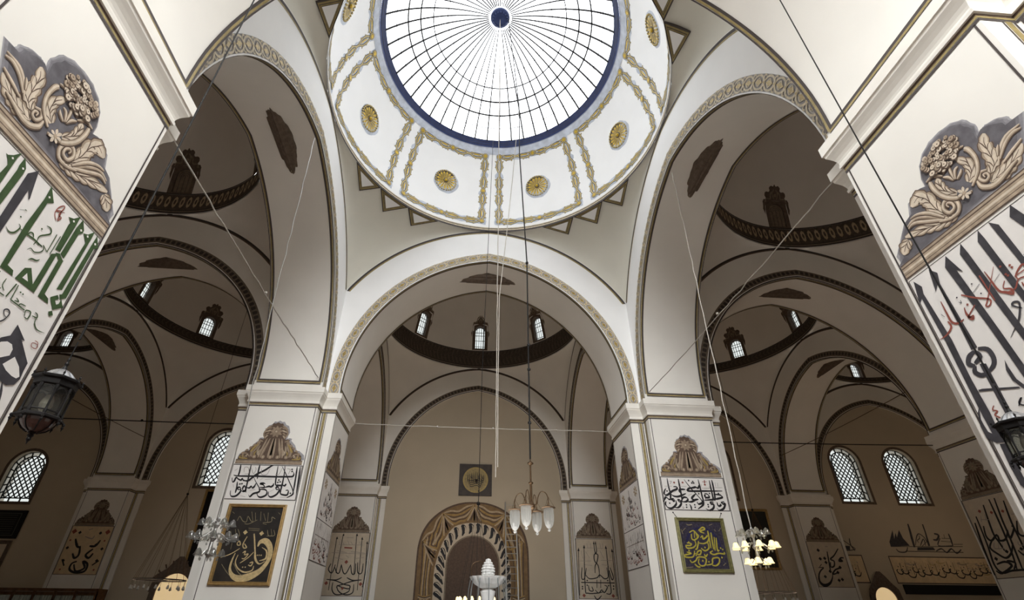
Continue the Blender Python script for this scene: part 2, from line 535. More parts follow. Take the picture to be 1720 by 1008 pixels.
# ------------------------------------------------------------------ piers
def cross(a, b):
    return [(b,-a),(b,-b),(a,-b),(a,b),(b,b),(b,a),(-b,a),(-b,b),(-a,b),(-a,-b),(-b,-b),(-b,-a)]
def wall_clip(p):
    lx, ly = 30-B+.07, WY-.03
    return (min(max(p[0], -lx), lx), min(max(p[1], -ly), ly), p[2])
def pier(cx, cy, label=None, cat='pier', faces=('front','right','back','left'), detail=True, kind=None):
    o = empty('pier', (cx, cy, FLOOR), label, cat if label else None, 'piers of the hall' if label else None, kind)
    mb = MB()
    mb.grid([[wall_clip((cx+x, cy+y, z)) for x, y in cross(A, B)] for z in (FLOOR, ZC-.2)], closed=True)
    mb.build('shaft', PLASTER, o)
    mb = MB()
    prof = [(0, -.5), (.03, -.5), (.035, -.455), (.02, -.44), (.02, -.41), (.028, -.375), (.045, -.325), (.072, -.27), (.1, -.22), (.108, -.175), (CO, -.17), (CO, 0), (0, .0)]
    rows = [[wall_clip((cx+x, cy+y, ZC+dz)) for x, y in cross(A+c, B+c)] for c, dz in prof]
    mb.grid(rows, closed=True)
    mb.build('cornice', CORN, o)
    if not detail: return o
    mb = MB()
    # painted bands under the cornice all round, then the border lines on each arm
    for z0, z1, mi in ((-.535, -.50, 2), (-.575, -.54, 1), (-.625, -.585, 0)):
        mb.grid([[wall_clip((cx+x, cy+y, ZC+z)) for x, y in cross(A+.004, B+.004)] for z in (z0, z1)], mi, closed=True)
    for f in faces:
        n = DIRS[f]
        fn = plane((cx+n[0]*A, cy+n[1]*A), n)
        for sg in (-1, 1):
            a, b = sorted((sg*(B-.045), sg*(B-.065)))
            rect(mb, fn, a, FLOOR, b, ZC-.615, 0)
        # ledges beside the arms
        fl = plane((cx+n[0]*B, cy+n[1]*B), n)
        for sg in (-1, 1):
            for u0, u1, mi in ((B+.03, B+.06, 0), (B+.075, B+.15, 1), (B+.165, B+.185, 0)):
                a, b = sorted((sg*u0, sg*u1))
                rect(mb, fl, a, FLOOR, b, ZC-.615, mi)
    mb.build('painted_border', [LINE, OLIVE, UMBER], o)
    return o
PIER = {}
PIER['nl'] = pier(-6, -6, 'huge pale pier at the left edge with green lettering panel')
PIER['nr'] = pier(6, -6, 'huge pale pier at the right edge with tall charcoal lettering panel')
PIER['fl'] = pier(-6, 6, 'white square pier left of the far arch, black framed calligraphy hung on it')
PIER['fr'] = pier(6, 6, 'white square pier right of the far arch, blue framed calligraphy hung on it')
PIER['r2'] = pier(18, 6, 'shaded pier at right with a tall black calligraphy panel, behind the near right pier')
pier(-18, 6, None, kind='structure')
for x in (-18, 18): pier(x, -6, None, detail=False, kind='structure')
PIER['wl'] = pier(-6, 18, 'wall pier left of the curtained niche, dark crest over mirrored lettering', faces=('front',))
PIER['wr'] = pier(6, 18, 'wall pier right of the curtained niche, dark crest over mirrored lettering', faces=('front',))
PIER['ol'] = pier(-18, 18, 'far left wall pier with a tan lettering panel under a dark crest', faces=('front',))
PIER['or'] = pier(18, 18, 'far right wall pier with a round flowing letter panel, left of the skyline mural', faces=('front',))
for x, y in ((-30,6),(30,6),(-30,-6),(30,-6),(-18,-18),(-6,-18),(6,-18),(18,-18)): pier(x, y, None, detail=False, kind='structure')

# ------------------------------------------------------------------ walls with window openings
def arch_outline(cx, z0, w, h, n=10):
    """round-headed opening, anticlockwise from the lower left"""
    r = w/2
    return [(cx-r, z0), (cx+r, z0)] + [(cx+r*math.cos(pi*k/n), z0+h-r+r*math.sin(pi*k/n)) for k in range(n+1)]
def wall(name, fn, x0, x1, z0, z1, holes, m=PLASTER):
    mb = MB()
    loops = [[(x0,z0),(x1,z0),(x1,z1),(x0,z1)]] + holes
    P = [p for l in loops for p in l]
    tri = tessellate_polygon([[Vector((p[0],p[1],0)) for p in l] for l in loops])
    ids = mb.pts([fn(p[0], p[1], 0) for p in P])
    for t in tri:
        a, b, c = (P[k] for k in t)
        if (b[0]-a[0])*(c[1]-a[1])-(b[1]-a[1])*(c[0]-a[0]) < 0: t = t[::-1]
        mb.f.append([ids[k] for k in t]); mb.m.append(0)
    for h in holes:
        mb.grid([[fn(x, z, 0) for x, z in h], [fn(x, z, -.7) for x, z in h]], closed=True)
    o = mb.build(name, m)
    o['kind'] = 'structure'
    return o
FW = plane((0, WY), (0,-1))
WINS = [(-22.75, 4.85, 1.75, 2.5), (-13.42, 5.8, 1.65, 2.95), (13.42, 5.8, 1.65, 2.95), (21.15, 5.78, 1.72, 3.05), (24.45, 5.76, 1.85, 3.05)]
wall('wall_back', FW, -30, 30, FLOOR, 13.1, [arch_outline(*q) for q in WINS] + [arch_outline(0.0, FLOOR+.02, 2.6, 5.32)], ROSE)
wall('wall_front', plane((0,-WY), (0,1)), -30, 30, FLOOR, 13.1, [])
wall('wall_left', plane((-30+B-.1, 0), (1,0)), -18, 18, FLOOR, 13.1, [])
wall('wall_right', plane((30-B+.1, 0), (-1,0)), -18, 18, FLOOR, 13.1, [])

def lattice_window(name, cx, z0, w, h, label):
    """plaster lattice window: border of long panes round a honeycomb of small panes"""
    o = empty(name, FW(cx, z0, -.25), label, None, None, 'structure')
    fn = plane((0, WY+.22), (0,-1))
    mb = MB()
    mb.face([fn(x, z, -.03) for x, z in arch_outline(cx, z0, w, h, 16)])
    mb.build('pane', WGLASS, o)
    mb = MB()
    t = .035
    def bar(x0, z_0, x1, z_1, ww=t):
        d = Vector((x1-x0, z_1-z_0))
        if d.length < 1e-3: return
        q = Vector((-d.y, d.x)).normalized()*ww/2
        P = [(x0+q.x, z_0+q.y), (x0-q.x, z_0-q.y), (x1-q.x, z_1-q.y), (x1+q.x, z_1+q.y)]
        f, k = [fn(*p, .02) for p in P], [fn(*p, -.03) for p in P]
        mb.face(f); 
        for i in range(4): mb.face([f[i], k[i], k[(i+1) % 4], f[(i+1) % 4]])
    bw = .22
    inner = arch_outline(cx, z0+bw*.9, w-2*bw, h-bw*1.9, 12)
    outer = arch_outline(cx, z0, w, h, 12)
    for L, ww in ((inner, .05), (outer, .05)):
        for a, b in zip(L, L[1:]+L[:1]): bar(*a, *b, ww)
    # spokes across the border
    def rs(L, n):
        d = [0]
        M = L[1:] + [L[0]]
        for a, b in zip(M, M[1:]): d.append(d[-1]+math.hypot(b[0]-a[0], b[1]-a[1]))
        return resample(M, n)
    for a, b in zip(rs(inner, 15), rs(outer, 15)): bar(*a, *b, .05)
    for x in (-.3, .3): bar(cx+x*w/2, z0, cx+x*w/2, z0+bw*.9, .05)
    # honeycomb: clipped diagonals
    r = w/2-bw
    zb, zt = z0+bw*.9, z0+h-bw
    def inside(x, z):
        if z < zb or abs(x-cx) > r: return False
        zc = zt-r
        return z <= zc or (x-cx)**2+(z-zc)**2 <= r*r
    st = .25
    for sg in (1, -1):
        k = -14
        while k < 15:
            # line x - sg*0.8*(z-zb) = cx + k*st
            run = None
            N = 120
            for i in range(N+1):
                z = zb+(zt-zb)*i/N
                x = cx+k*st+sg*.8*(z-zb)-sg*1.0*0
                if inside(x, z):
                    if run is None: run = (x, z)
                    last = (x, z)
                elif run is not None:
                    bar(*run, *last, .036); run = None
            if run is not None: bar(*run, *last, .036)
            k += 1
    mb.build('lattice', IRONW, o)
    mb = MB()                                     # dark painted surround on the wall
    oo, ii = arch_outline(cx, z0-.14, w+.28, h+.28, 16), arch_outline(cx, z0, w, h, 16)
    mb.grid([[FW(x, z, .006) for x, z in oo], [FW(x, z, .006) for x, z in ii]], closed=True)
    mb.build('painted_surround', BROWN, o)
    return o
IRONW = mat('window_lattice', (0.05, 0.055, 0.05), 0.7)
for k, (q, lb) in enumerate(zip(WINS, ('lattice window at the far left edge below the hanging lantern', 'tall lattice window partly behind the left square pier', 'lattice window whose edge shows right of the right square pier',
        'left one of the two lattice windows on the right', 'right one of the two lattice windows on the right'))):
    lattice_window('window_%d' % (k+1), *q, lb)

# ------------------------------------------------------------------ domes on pendentives
def pendentive(cx, cy, sx, sy, parent, m=None):
    mb = MB()
    E = extrados(20)
    rows = []
    for xe, z in E:
        rho = H - max(xe, 0)
        row = []
        for k in range(17):
            a = pi/2*k/16
            row.append((cx+sx*(H-rho+rho*math.cos(a)), cy+sy*(H-rho+rho*math.sin(a)), z))
        rows.append(row)
    mb.grid(rows)
    return mb.build('pendentive', m or PEND, parent, True)
PEND = PLASTER
RINGD = mat('ring_dark_paint', (0.10, 0.078, 0.062), .8, noise=.4, scale=14)
CHEV = mat('chevron_paint', (0.17, 0.135, 0.10), .8, noise=.3, scale=10)
def sphere_fn(cx, cy, R=H):
    """(azimuth metres, elevation metres) -> dome surface, off towards the inside; vertical drum below the sphere's equator"""
    def f(s, e, off=0.0):
        az, el = s/R, e/R
        r = R-off
        if el < 0: return Vector((cx+r*math.cos(az), cy+r*math.sin(az), ZS+e))
        return Vector((cx+r*math.cos(el)*math.cos(az), cy+r*math.cos(el)*math.sin(az), ZS+r*math.sin(el)))
    return f
def az_strip(mb, fn, e0, e1, mi, off, n=96, a0=0, a1=2*pi):
    rows = [[fn(H*(a0+(a1-a0)*k/n), e, off) for k in range(n+1)] for e in (e0, e1)]
    mb.grid(rows, mi)
def dome(cx, cy, label, zb, hw, band, blind=False, plain=False, seen=()):
    o = empty('dome', (cx, cy, ZR), label, 'dome' if label else None, None, 'structure')
    for sx in (-1, 1):
        for sy in (-1, 1): pendentive(cx, cy, sx, sy, o)
    fn = sphere_fn(cx, cy)
    we = .42/H                                     # half angle of a window opening
    e_lo, e_hi = zb-ZS, zb-ZS+hw
    mb = MB()
    els = [ZR-ZS-.06, 0] if e_lo > .02 else [ZR-ZS-.06]
    els += [e_lo+(e_hi-e_lo)*k/3 for k in range(4)]
    els = sorted(set(els))
    last = els[-1]
    els += [last+(H*pi/2*.995-last)*k/10 for k in range(1, 11)]
    azs = []
    for k in range(8):
        c = k*pi/4
        azs += [c-we, c, c+we] + [c+we+(pi/4-2*we)*j/4 for j in range(1, 4)]
    n = len(azs)
    rows = [[fn(H*a, e) for a in azs] for e in els]
    ids = [mb.pts(r) for r in rows]
    for i in range(len(els)-1):
        inw = els[i] >= e_lo-1e-6 and els[i+1] <= e_hi+1e-6
        for j in range(n):
            if inw and j % 6 in (0, 1) and not plain: continue
            k = (j+1) % n
            mb.f.append([ids[i][k], ids[i][j], ids[i+1][j], ids[i+1][k]]); mb.m.append(0)
    mb.build('dome_shell', PLASTER, o, True)
    if plain: return o
    mb = MB()
    e0 = ZR-ZS
    az_strip(mb, fn, e0-.02, e0+.05, 0, .034)
    az_strip(mb, fn, e0+.05, e0+.10, 1, .032)
    az_strip(mb, fn, e0+.10, e0+.16, 0, .030)
    az_strip(mb, fn, e0+.16, e0+band-.06, 2, .028)
    az_strip(mb, fn, e0+band-.06, e0+band, 0, .034)
    NB = 116 if blind else 130
    for k in range(NB):                            # leaf pattern on the band
        s = 2*pi*H*k/NB
        d = 2*pi*H/NB
        z0_, z1_ = e0+.2, e0+band-.1
        if blind:
            disc(mb, fn, s, (z0_+z1_)/2, d*.34, 3, .038, 8, (z1_-z0_)*.42)
            disc(mb, fn, s, (z0_+z1_)/2, d*.16, 2, .041, 6, (z1_-z0_)*.2)
        else:
            ribbon(mb, fn, [(s, z0_), (s+d*.5, (z0_+z1_)/2), (s, z1_)], .03, 3, .038, 2)
            ribbon(mb, fn, [(s+d*.45, z0_), (s+d*.95, (z0_+z1_)/2), (s+d*.45, z1_)], .02, 0, .038, 2)
    tag(mb.build('ring_band', [DLINE, DRAB, BEAD if blind else RINGD, CHEV if not blind else TAN], o), 'dark patterned ring at the foot of the dome')
    for k in range(8):
        if seen and k not in seen and not blind: pass
        az = k*pi/4
        dome_window(cx, cy, az, zb, hw, o, blind)
    return o
def dome_window(cx, cy, az, zb, hw, parent, blind):
    R = H
    c, s = math.cos(az), math.sin(az)
    zm = zb+hw
    # local vertical plane just inside the shell
    def fn(u, z, off=0.0):
        r = R-.02 - max(0, (z-ZS))**2/(2*R)*1.0 - off
        return Vector((cx+r*c+s*u, cy+r*s-c*u, z))
    o = empty('dome_window', fn(0, zb))
    o.parent = parent
    o.location = fn(0, zb)-Vector(parent.location)
    wl = Vector(o.location)+Vector(parent.location)
    def fin(m, nm, mt): 
        ob = m.build(nm, mt)
        ob.parent = o
        ob.location = -wl
        return ob
    W, wi = .47, .31
    mb = MB()
    op = arch_outline(0, zb+.08, 2*wi, hw-.16, 12)
    rectl = [(-W, zb-.03), (W, zb-.03)] + [(W, zb+(hw+.06)*.62)] + [(W-(W*2)*k/10, zm+.03) for k in range(11)] + [(-W, zb+(hw+.06)*.62)]
    rectl = rectl[:len(op)] if len(rectl) >= len(op) else rectl
    # painted dark surround plate with the round-headed opening
    ro = []
    for x, z in op:
        x0, z0 = x/wi, (z-(zb+hw/2))/(hw/2-.08)
        m = max(abs(x0), abs(z0))
        ro.append((x0/m*W, zb+hw/2+z0/m*(hw/2+.03)))
    ro[0], ro[1] = (-W, zb-.03), (W, zb-.03)
    mb.grid([[fn(x, z, .012) for x, z in ro], [fn(x, z, .012) for x, z in op]], closed=True)
    dep = -.06 if blind else -.3
    mb.grid([[fn(x, z, .012) for x, z in op], [fn(x, z, dep) for x, z in op]], closed=True)
    fin(mb, 'surround', BROWN)
    mb = MB()
    if blind:
        mb.face([fn(x, z, dep) for x, z in op], 0)
        for x in (-.16, 0, .16): ribbon(mb, fn, [(x, zb+.08), (x, zm-.35)], .03, 1, dep+.02)
        for k in range(3):
            r = .1+.07*k
            ribbon(mb, fn, [(r*math.cos(a), zm-.42+r*math.sin(a)) for a in [pi*i/8 for i in range(9)]], .02, 1, dep+.02, 1)
        fin(mb, 'blind_panel', [DRAB, BROWN])
    else:
        mb.face([fn(x, z, -.22) for x, z in op], 0)
        fin(mb, 'pane', WGLASS)
        mb = MB()
        for x in (-.2, -.07, .07, .2): ribbon(mb, fn, [(x, zb+.08), (x, zm-.1-abs(x)*.5)], .034, 0, -.19)
        for q in (.18, .42, .62, .74): ribbon(mb, fn, [(-wi, zb+hw*q), (wi, zb+hw*q)], .034, 0, -.19)
        for a, b in zip(op, op[1:]+op[:1]): ribbon(mb, fn, [a, b], .05, 0, -.19)
        fin(mb, 'glazing_bars', IRONW)
    mb = MB()                                      # painted crest above the window
    cz = zm-.02
    half = [(W+.04, zb+hw*.5), (W+.15, zm-.18), (W+.17, zm-.02), (W+.06, zm+.08), (W-.08, zm+.08), (.42, zm+.17), (.47, zm+.30), (.38, zm+.41), (.27, zm+.40), (.22, zm+.47), (.24, zm+.57), (.15, zm+.66), (.06, zm+.63)]
    C = [(-x, z) for x, z in half] + [(0, zm+.72)] + half[::-1] + [(W-.02, zm-.1), (.3, zm+.0), (0, zm+.02), (-.3, zm), (-W+.02, zm-.1)]
    poly(mb, fn, smooth(C+C[:1], 3)[:-1], 0, .03)
    for sg in (-1, 1):
        ribbon(mb, fn, [(sg*.45, zm-.05), (sg*.4, zm+.1), (sg*.22, zm+.1), (sg*.2, zm+.3), (sg*.1, zm+.42)], .05, 1, .04, 3)
        ribbon(mb, fn, [(sg*.05, zm+.08), (sg*.12, zm+.3), (sg*.04, zm+.5)], .04, 1, .04, 3)
    disc(mb, fn, 0, zm+.25, .07, 1, .042, 8)
    fin(mb, 'painted_crest', [BROWN, DRAB])
    return o
dome(0, 12, 'dome over the far bay with three lit windows seen through the wide arch', 14.25, 1.55, 1.15)
dome(-12, 12, 'dim left dome with an arched lit window above the left square pier', 13.62, 1.3, .6)
dome(12, 12, 'dim right dome with an arched lit window above the right square pier', 13.62, 1.3, .6)
dome(-12, 0, 'dark dome behind the left arch, blind window and pale leaf ring', 14.02, 1.25, 1.0, blind=True)
dome(12, 0, 'dark dome behind the right arch, blind window and pale leaf ring', 14.02, 1.25, 1.0, blind=True)
dome(-24, 12, 'small glimpse of the farthest left dome above the hanging lantern', 13.3, 1.15, .35)
dome(24, 12, 'small glimpse of the farthest right dome above the lattice windows', 13.3, 1.15, .35)
for x, y in ((-24,0),(24,0),(-24,-12),(-12,-12),(0,-12),(12,-12),(24,-12)): dome(x, y, None, 14, 1, .6, plain=True)

# ------------------------------------------------------------------ the glass-crowned dome
def glass_dome():
    o = empty('dome', (0, 0, ZR), 'white dome with a round glazed crown, gold framed panels and gilt rosettes', 'dome')
    for sx in (-1, 1):
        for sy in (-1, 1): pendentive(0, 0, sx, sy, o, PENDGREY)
    fn = sphere_fn(0, 0)
    E0, E1, E2 = ZR-ZS, H*math.radians(36.6), H*math.radians(39.6)
    mb = MB()
    n = 96
    els = [E0, E0/2, 0] + [E1*k/8 for k in range(1, 9)]
    rows = [[fn(2*pi*H*k/n, e) for k in range(n)] for e in els]
    mb.grid(rows[::-1], closed=True)
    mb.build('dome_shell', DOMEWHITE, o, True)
    # ring lines at the foot
    mb = MB()
    for a, b, mi, off in ((-.06, .02, 0, .03), (.02, .07, 1, .034), (.07, .11, 0, .03), (.11, .15, 1, .026)):
        az_strip(mb, fn, E0+a, E0+b, mi, off)
    mb.build('ring_moulding', [LINE, STUCCO], o)
    # blue ring and pale painted collar below it
    mb = MB()
    az_strip(mb, fn, E1-.30, E1+.01, 1, .012, 128)
    for a, b, off in ((-.01, .10, .03), (.09, .21, .034), (.2, .31, .03)):
        az_strip(mb, fn, E1+a*(E2-E1)/.3, E1+b*(E2-E1)/.3, 0, off, 128)
    for k in range(3):
        az_strip(mb, fn, E1+(.085+.1*k)*(E2-E1)/.3, E1+(.1+.1*k)*(E2-E1)/.3, 2, .04, 128)
    tag(mb.build('blue_ring', [BLUE, BLUEH, LINE], o), 'dark blue ring round the glazing')
    # glazing
    mb = MB()
    rows = [[fn(2*pi*H*k/n, E2-.02+(H*pi/2*.999-E2)*j/12, -.02) for k in range(n)] for j in range(13)]
    mb.grid(rows[::-1], closed=True)
    mb.build('glazing', GLASS, o, True)
    mb = MB()
    for k in range(48):
        az = 2*pi*(k+.5)/48
        top = H*math.radians(85.6)
        P = [fn(H*az, E2-.03+(top-E2)*j/14, .02) for j in range(15)]
        mb.tube(P, [.034-.014*j/14 for j in range(15)], 4)
        for dg in (45, 50.5, 56.2, 61.9, 68):
            mb.ball(fn(H*az, H*math.radians(dg), .03), .03, 6)
    for dg, r in ((45, .012), (50.5, .03), (56.2, .03), (61.9, .022), (68, .012)):
        e = H*math.radians(dg)
        P = [fn(2*pi*H*k/96, e, .02) for k in range(97)]
        mb.tube(P, r, 4, cap=False)
    mb.build('glazing_bars', IRON, o)
    mb = MB()
    mb.lathe([(0.001, -.10), (.16, -.09), (.3, -.06), (.345, -.02), (.345, .03), (.001, .06)], (0, 0, ZS+H-.02), 32)
    for k in range(16):
        a = 2*pi*k/16
        mb.ball((.25*math.cos(a), .25*math.sin(a), ZS+H-.10), .035, 6)
    tag(mb.build('hub', BLUE, o, True), 'dark blue round hub')
    # eight panels with gold interlace frames and gilt rosettes
    for k in range(8):
        ac = pi/8+k*pi/4
        ha = math.radians(18.6)
        hb = math.radians(17.6)
        e_b, e_t = ZR-ZS+.48, H*math.radians(32.2)
        mb = MB()
        def f2(s, e, off=0.0): return fn(H*ac+s, e, off)
        xb = H*ha
        seg = [((-xb, e_b), (xb, e_b)), ((xb, e_b), (xb, e_t)), ((xb, e_t), (-xb, e_t)), ((-xb, e_t), (-xb, e_b))]
        for (x0, z0), (x1, z1) in seg:
            hz = z0 == z1
            cosf = math.cos(z0/H) if z0 > 0 else 1
            m = 10
            def at(t, w):
                x, z = x0+(x1-x0)*t, z0+(z1-z0)*t
                if hz: return (x, z+w)
                cf = math.cos(max(z, 0)/H)
                return (x+w/max(cf, .3), z)
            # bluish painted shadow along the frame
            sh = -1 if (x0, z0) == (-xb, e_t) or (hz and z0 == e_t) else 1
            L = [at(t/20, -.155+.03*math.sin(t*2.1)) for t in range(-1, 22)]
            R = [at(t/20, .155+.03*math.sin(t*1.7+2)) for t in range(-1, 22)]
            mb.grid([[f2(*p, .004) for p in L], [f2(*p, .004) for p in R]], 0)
            ln = H*2*ha*cosf if hz else abs(z1-z0)
            hw = .115
            for half in (0, 1):
                a, b = half*.5+.03, half*.5+.47
                for sg in (-1, 1):
                    pts = [at(a+(b-a)*q, sg*hw*w) for q, w in ((0, .1), (.1, .75), (.28, .9), (.42, .25), (.5, -.12), (.58, .25), (.72, .9), (.9, .75), (1, .1))]
                    ribbon(mb, f2, pts, .085, 4, .009, 3)
                    ribbon(mb, f2, pts, .042, 1, .012, 3)
                    for q in (.12, .3, .7, .88):
                        p0, p1 = at(a+(b-a)*q, sg*hw*.9), at(a+(b-a)*(q+.06), sg*hw*1.45)
                        ribbon(mb, f2, [p0, p1], .055, 4, .0085, 2)
                        ribbon(mb, f2, [p0, p1], .028, 1, .0125, 2)
                for q0, q1 in ((.1, .36), (.64, .9)):
                    ribbon(mb, f2, [at(a+(b-a)*q0, 0), at(a+(b-a)*(q0+q1)/2, .018), at(a+(b-a)*q1, 0)], .05, 2, .016, 3, taper=.8)
                    ribbon(mb, f2, [at(a+(b-a)*q0, .035), at(a+(b-a)*(q0+q1)/2, .062), at(a+(b-a)*q1, .035)], .012, 3, .017, 3)
                    ribbon(mb, f2, [at(a+(b-a)*q0, -.035), at(a+(b-a)*(q0+q1)/2, -.062), at(a+(b-a)*q1, -.035)], .012, 3, .017, 3)
            for t in (0, .5):
                x, z = at(t, 0)
                cf = math.cos(max(z, 0)/H)
                for r, mi, off in ((.115, 3, .018), (.10, 1, .022), (.072, 3, .026), (.06, 2, .03)):
                    mb.face([f2(x+r/cf*math.cos(q*2*pi/14), z+r*math.sin(q*2*pi/14), off) for q in range(14)], mi)
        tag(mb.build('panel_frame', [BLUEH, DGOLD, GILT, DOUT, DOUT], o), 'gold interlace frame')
        # rosette
        mb = MB()
        ec = H*math.radians(15.7)
        r0 = .46
        cf = math.cos(ec/H)
        def disc2(r, off, mi, n=40, wob=0, dx=0, dz=0):
            mb.face([f2(dx+r*(1+wob*math.sin(q*7))*math.cos(2*pi*q/n)/cf, ec+dz+r*(1+wob*math.sin(q*5))*math.sin(2*pi*q/n), off) for q in range(n)], mi)
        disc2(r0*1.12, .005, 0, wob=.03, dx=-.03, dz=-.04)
        disc2(r0, .010, 2)
        for q in range(28):
            a = 2*pi*q/28
            mb.ball(f2(.42*math.cos(a)/cf, ec+.42*math.sin(a), .03), .038, 6, 3)
        for q in range(16):
            a = 2*pi*q/16
            ribbon(mb, lambda s, e, off: f2(s/cf, ec+e, off), [(.09*math.cos(a), .09*math.sin(a), .03), (.22*math.cos(a), .22*math.sin(a), .062), (.33*math.cos(a), .33*math.sin(a), .085), (.37*math.cos(a), .37*math.sin(a), .03)], 0, 1, .035, 3)
            ribbon(mb, lambda s, e, off: f2(s/cf, ec+e, off), [(.14*math.cos(a), .14*math.sin(a)), (.3*math.cos(a), .3*math.sin(a))], .018, 2, .042, 1)
        disc2(.11, .05, 2, 16)
        mb.ball(f2(0, ec, .05), .07, 10, 1)
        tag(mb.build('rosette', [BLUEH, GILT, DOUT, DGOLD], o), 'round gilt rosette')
    # star points on the pendentives under the ring
    for c4 in range(4):
        for dz in (-12, 0, 12):
            am = pi/4+c4*pi/2+math.radians(dz)
            aw = math.radians(7.2)
            ab = pi/4+c4*pi/2+math.radians(dz*1.19)
            rt = 5.60 if dz == 0 else 5.52
            lo, hi = 12.0, ZR                       # height at which the pendentive lies at that radius
            for _ in range(40):
                zt = (lo+hi)/2
                xe = max(EX[0]+math.sqrt(max(EX[2]**2-(zt-EX[1])**2, 0)), 0)
                px_, py_ = rt*abs(math.cos(am)), rt*abs(math.sin(am))
                if math.hypot(px_-xe, py_-xe) < H-xe: lo = zt
                else: hi = zt
            zt = lo-.03
            def ringp(a, z=ZR-.03, r=H+.01): return Vector((r*math.cos(a), r*math.sin(a), z))
            a0, a1, tip = ringp(ab-aw), ringp(ab+aw), Vector((rt*math.cos(am), rt*math.sin(am), zt))
            mb = MB()
            cen = (a0+a1+tip)/3
            def ins(f): return [cen+(p-cen)*f for p in (a0, a1, tip)]
            dn = Vector((0, 0, -1))
            lay = [(1.0, 0, 0), (.88, 1, .006), (.74, 0, .012), (.69, 1, .016), (.60, 0, .02), (.56, 2, .024)]
            for f, mi, off in lay:
                mb.face([p+dn*off for p in ins(f)], mi)
            t = ins(1.0)
            for i in range(3):
                p, q = t[i], t[(i+1) % 3]
                mb.face([p, q, q-dn*.12, p-dn*.12], 0)
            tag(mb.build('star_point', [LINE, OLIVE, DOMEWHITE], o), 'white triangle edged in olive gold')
    return o
glass_dome()

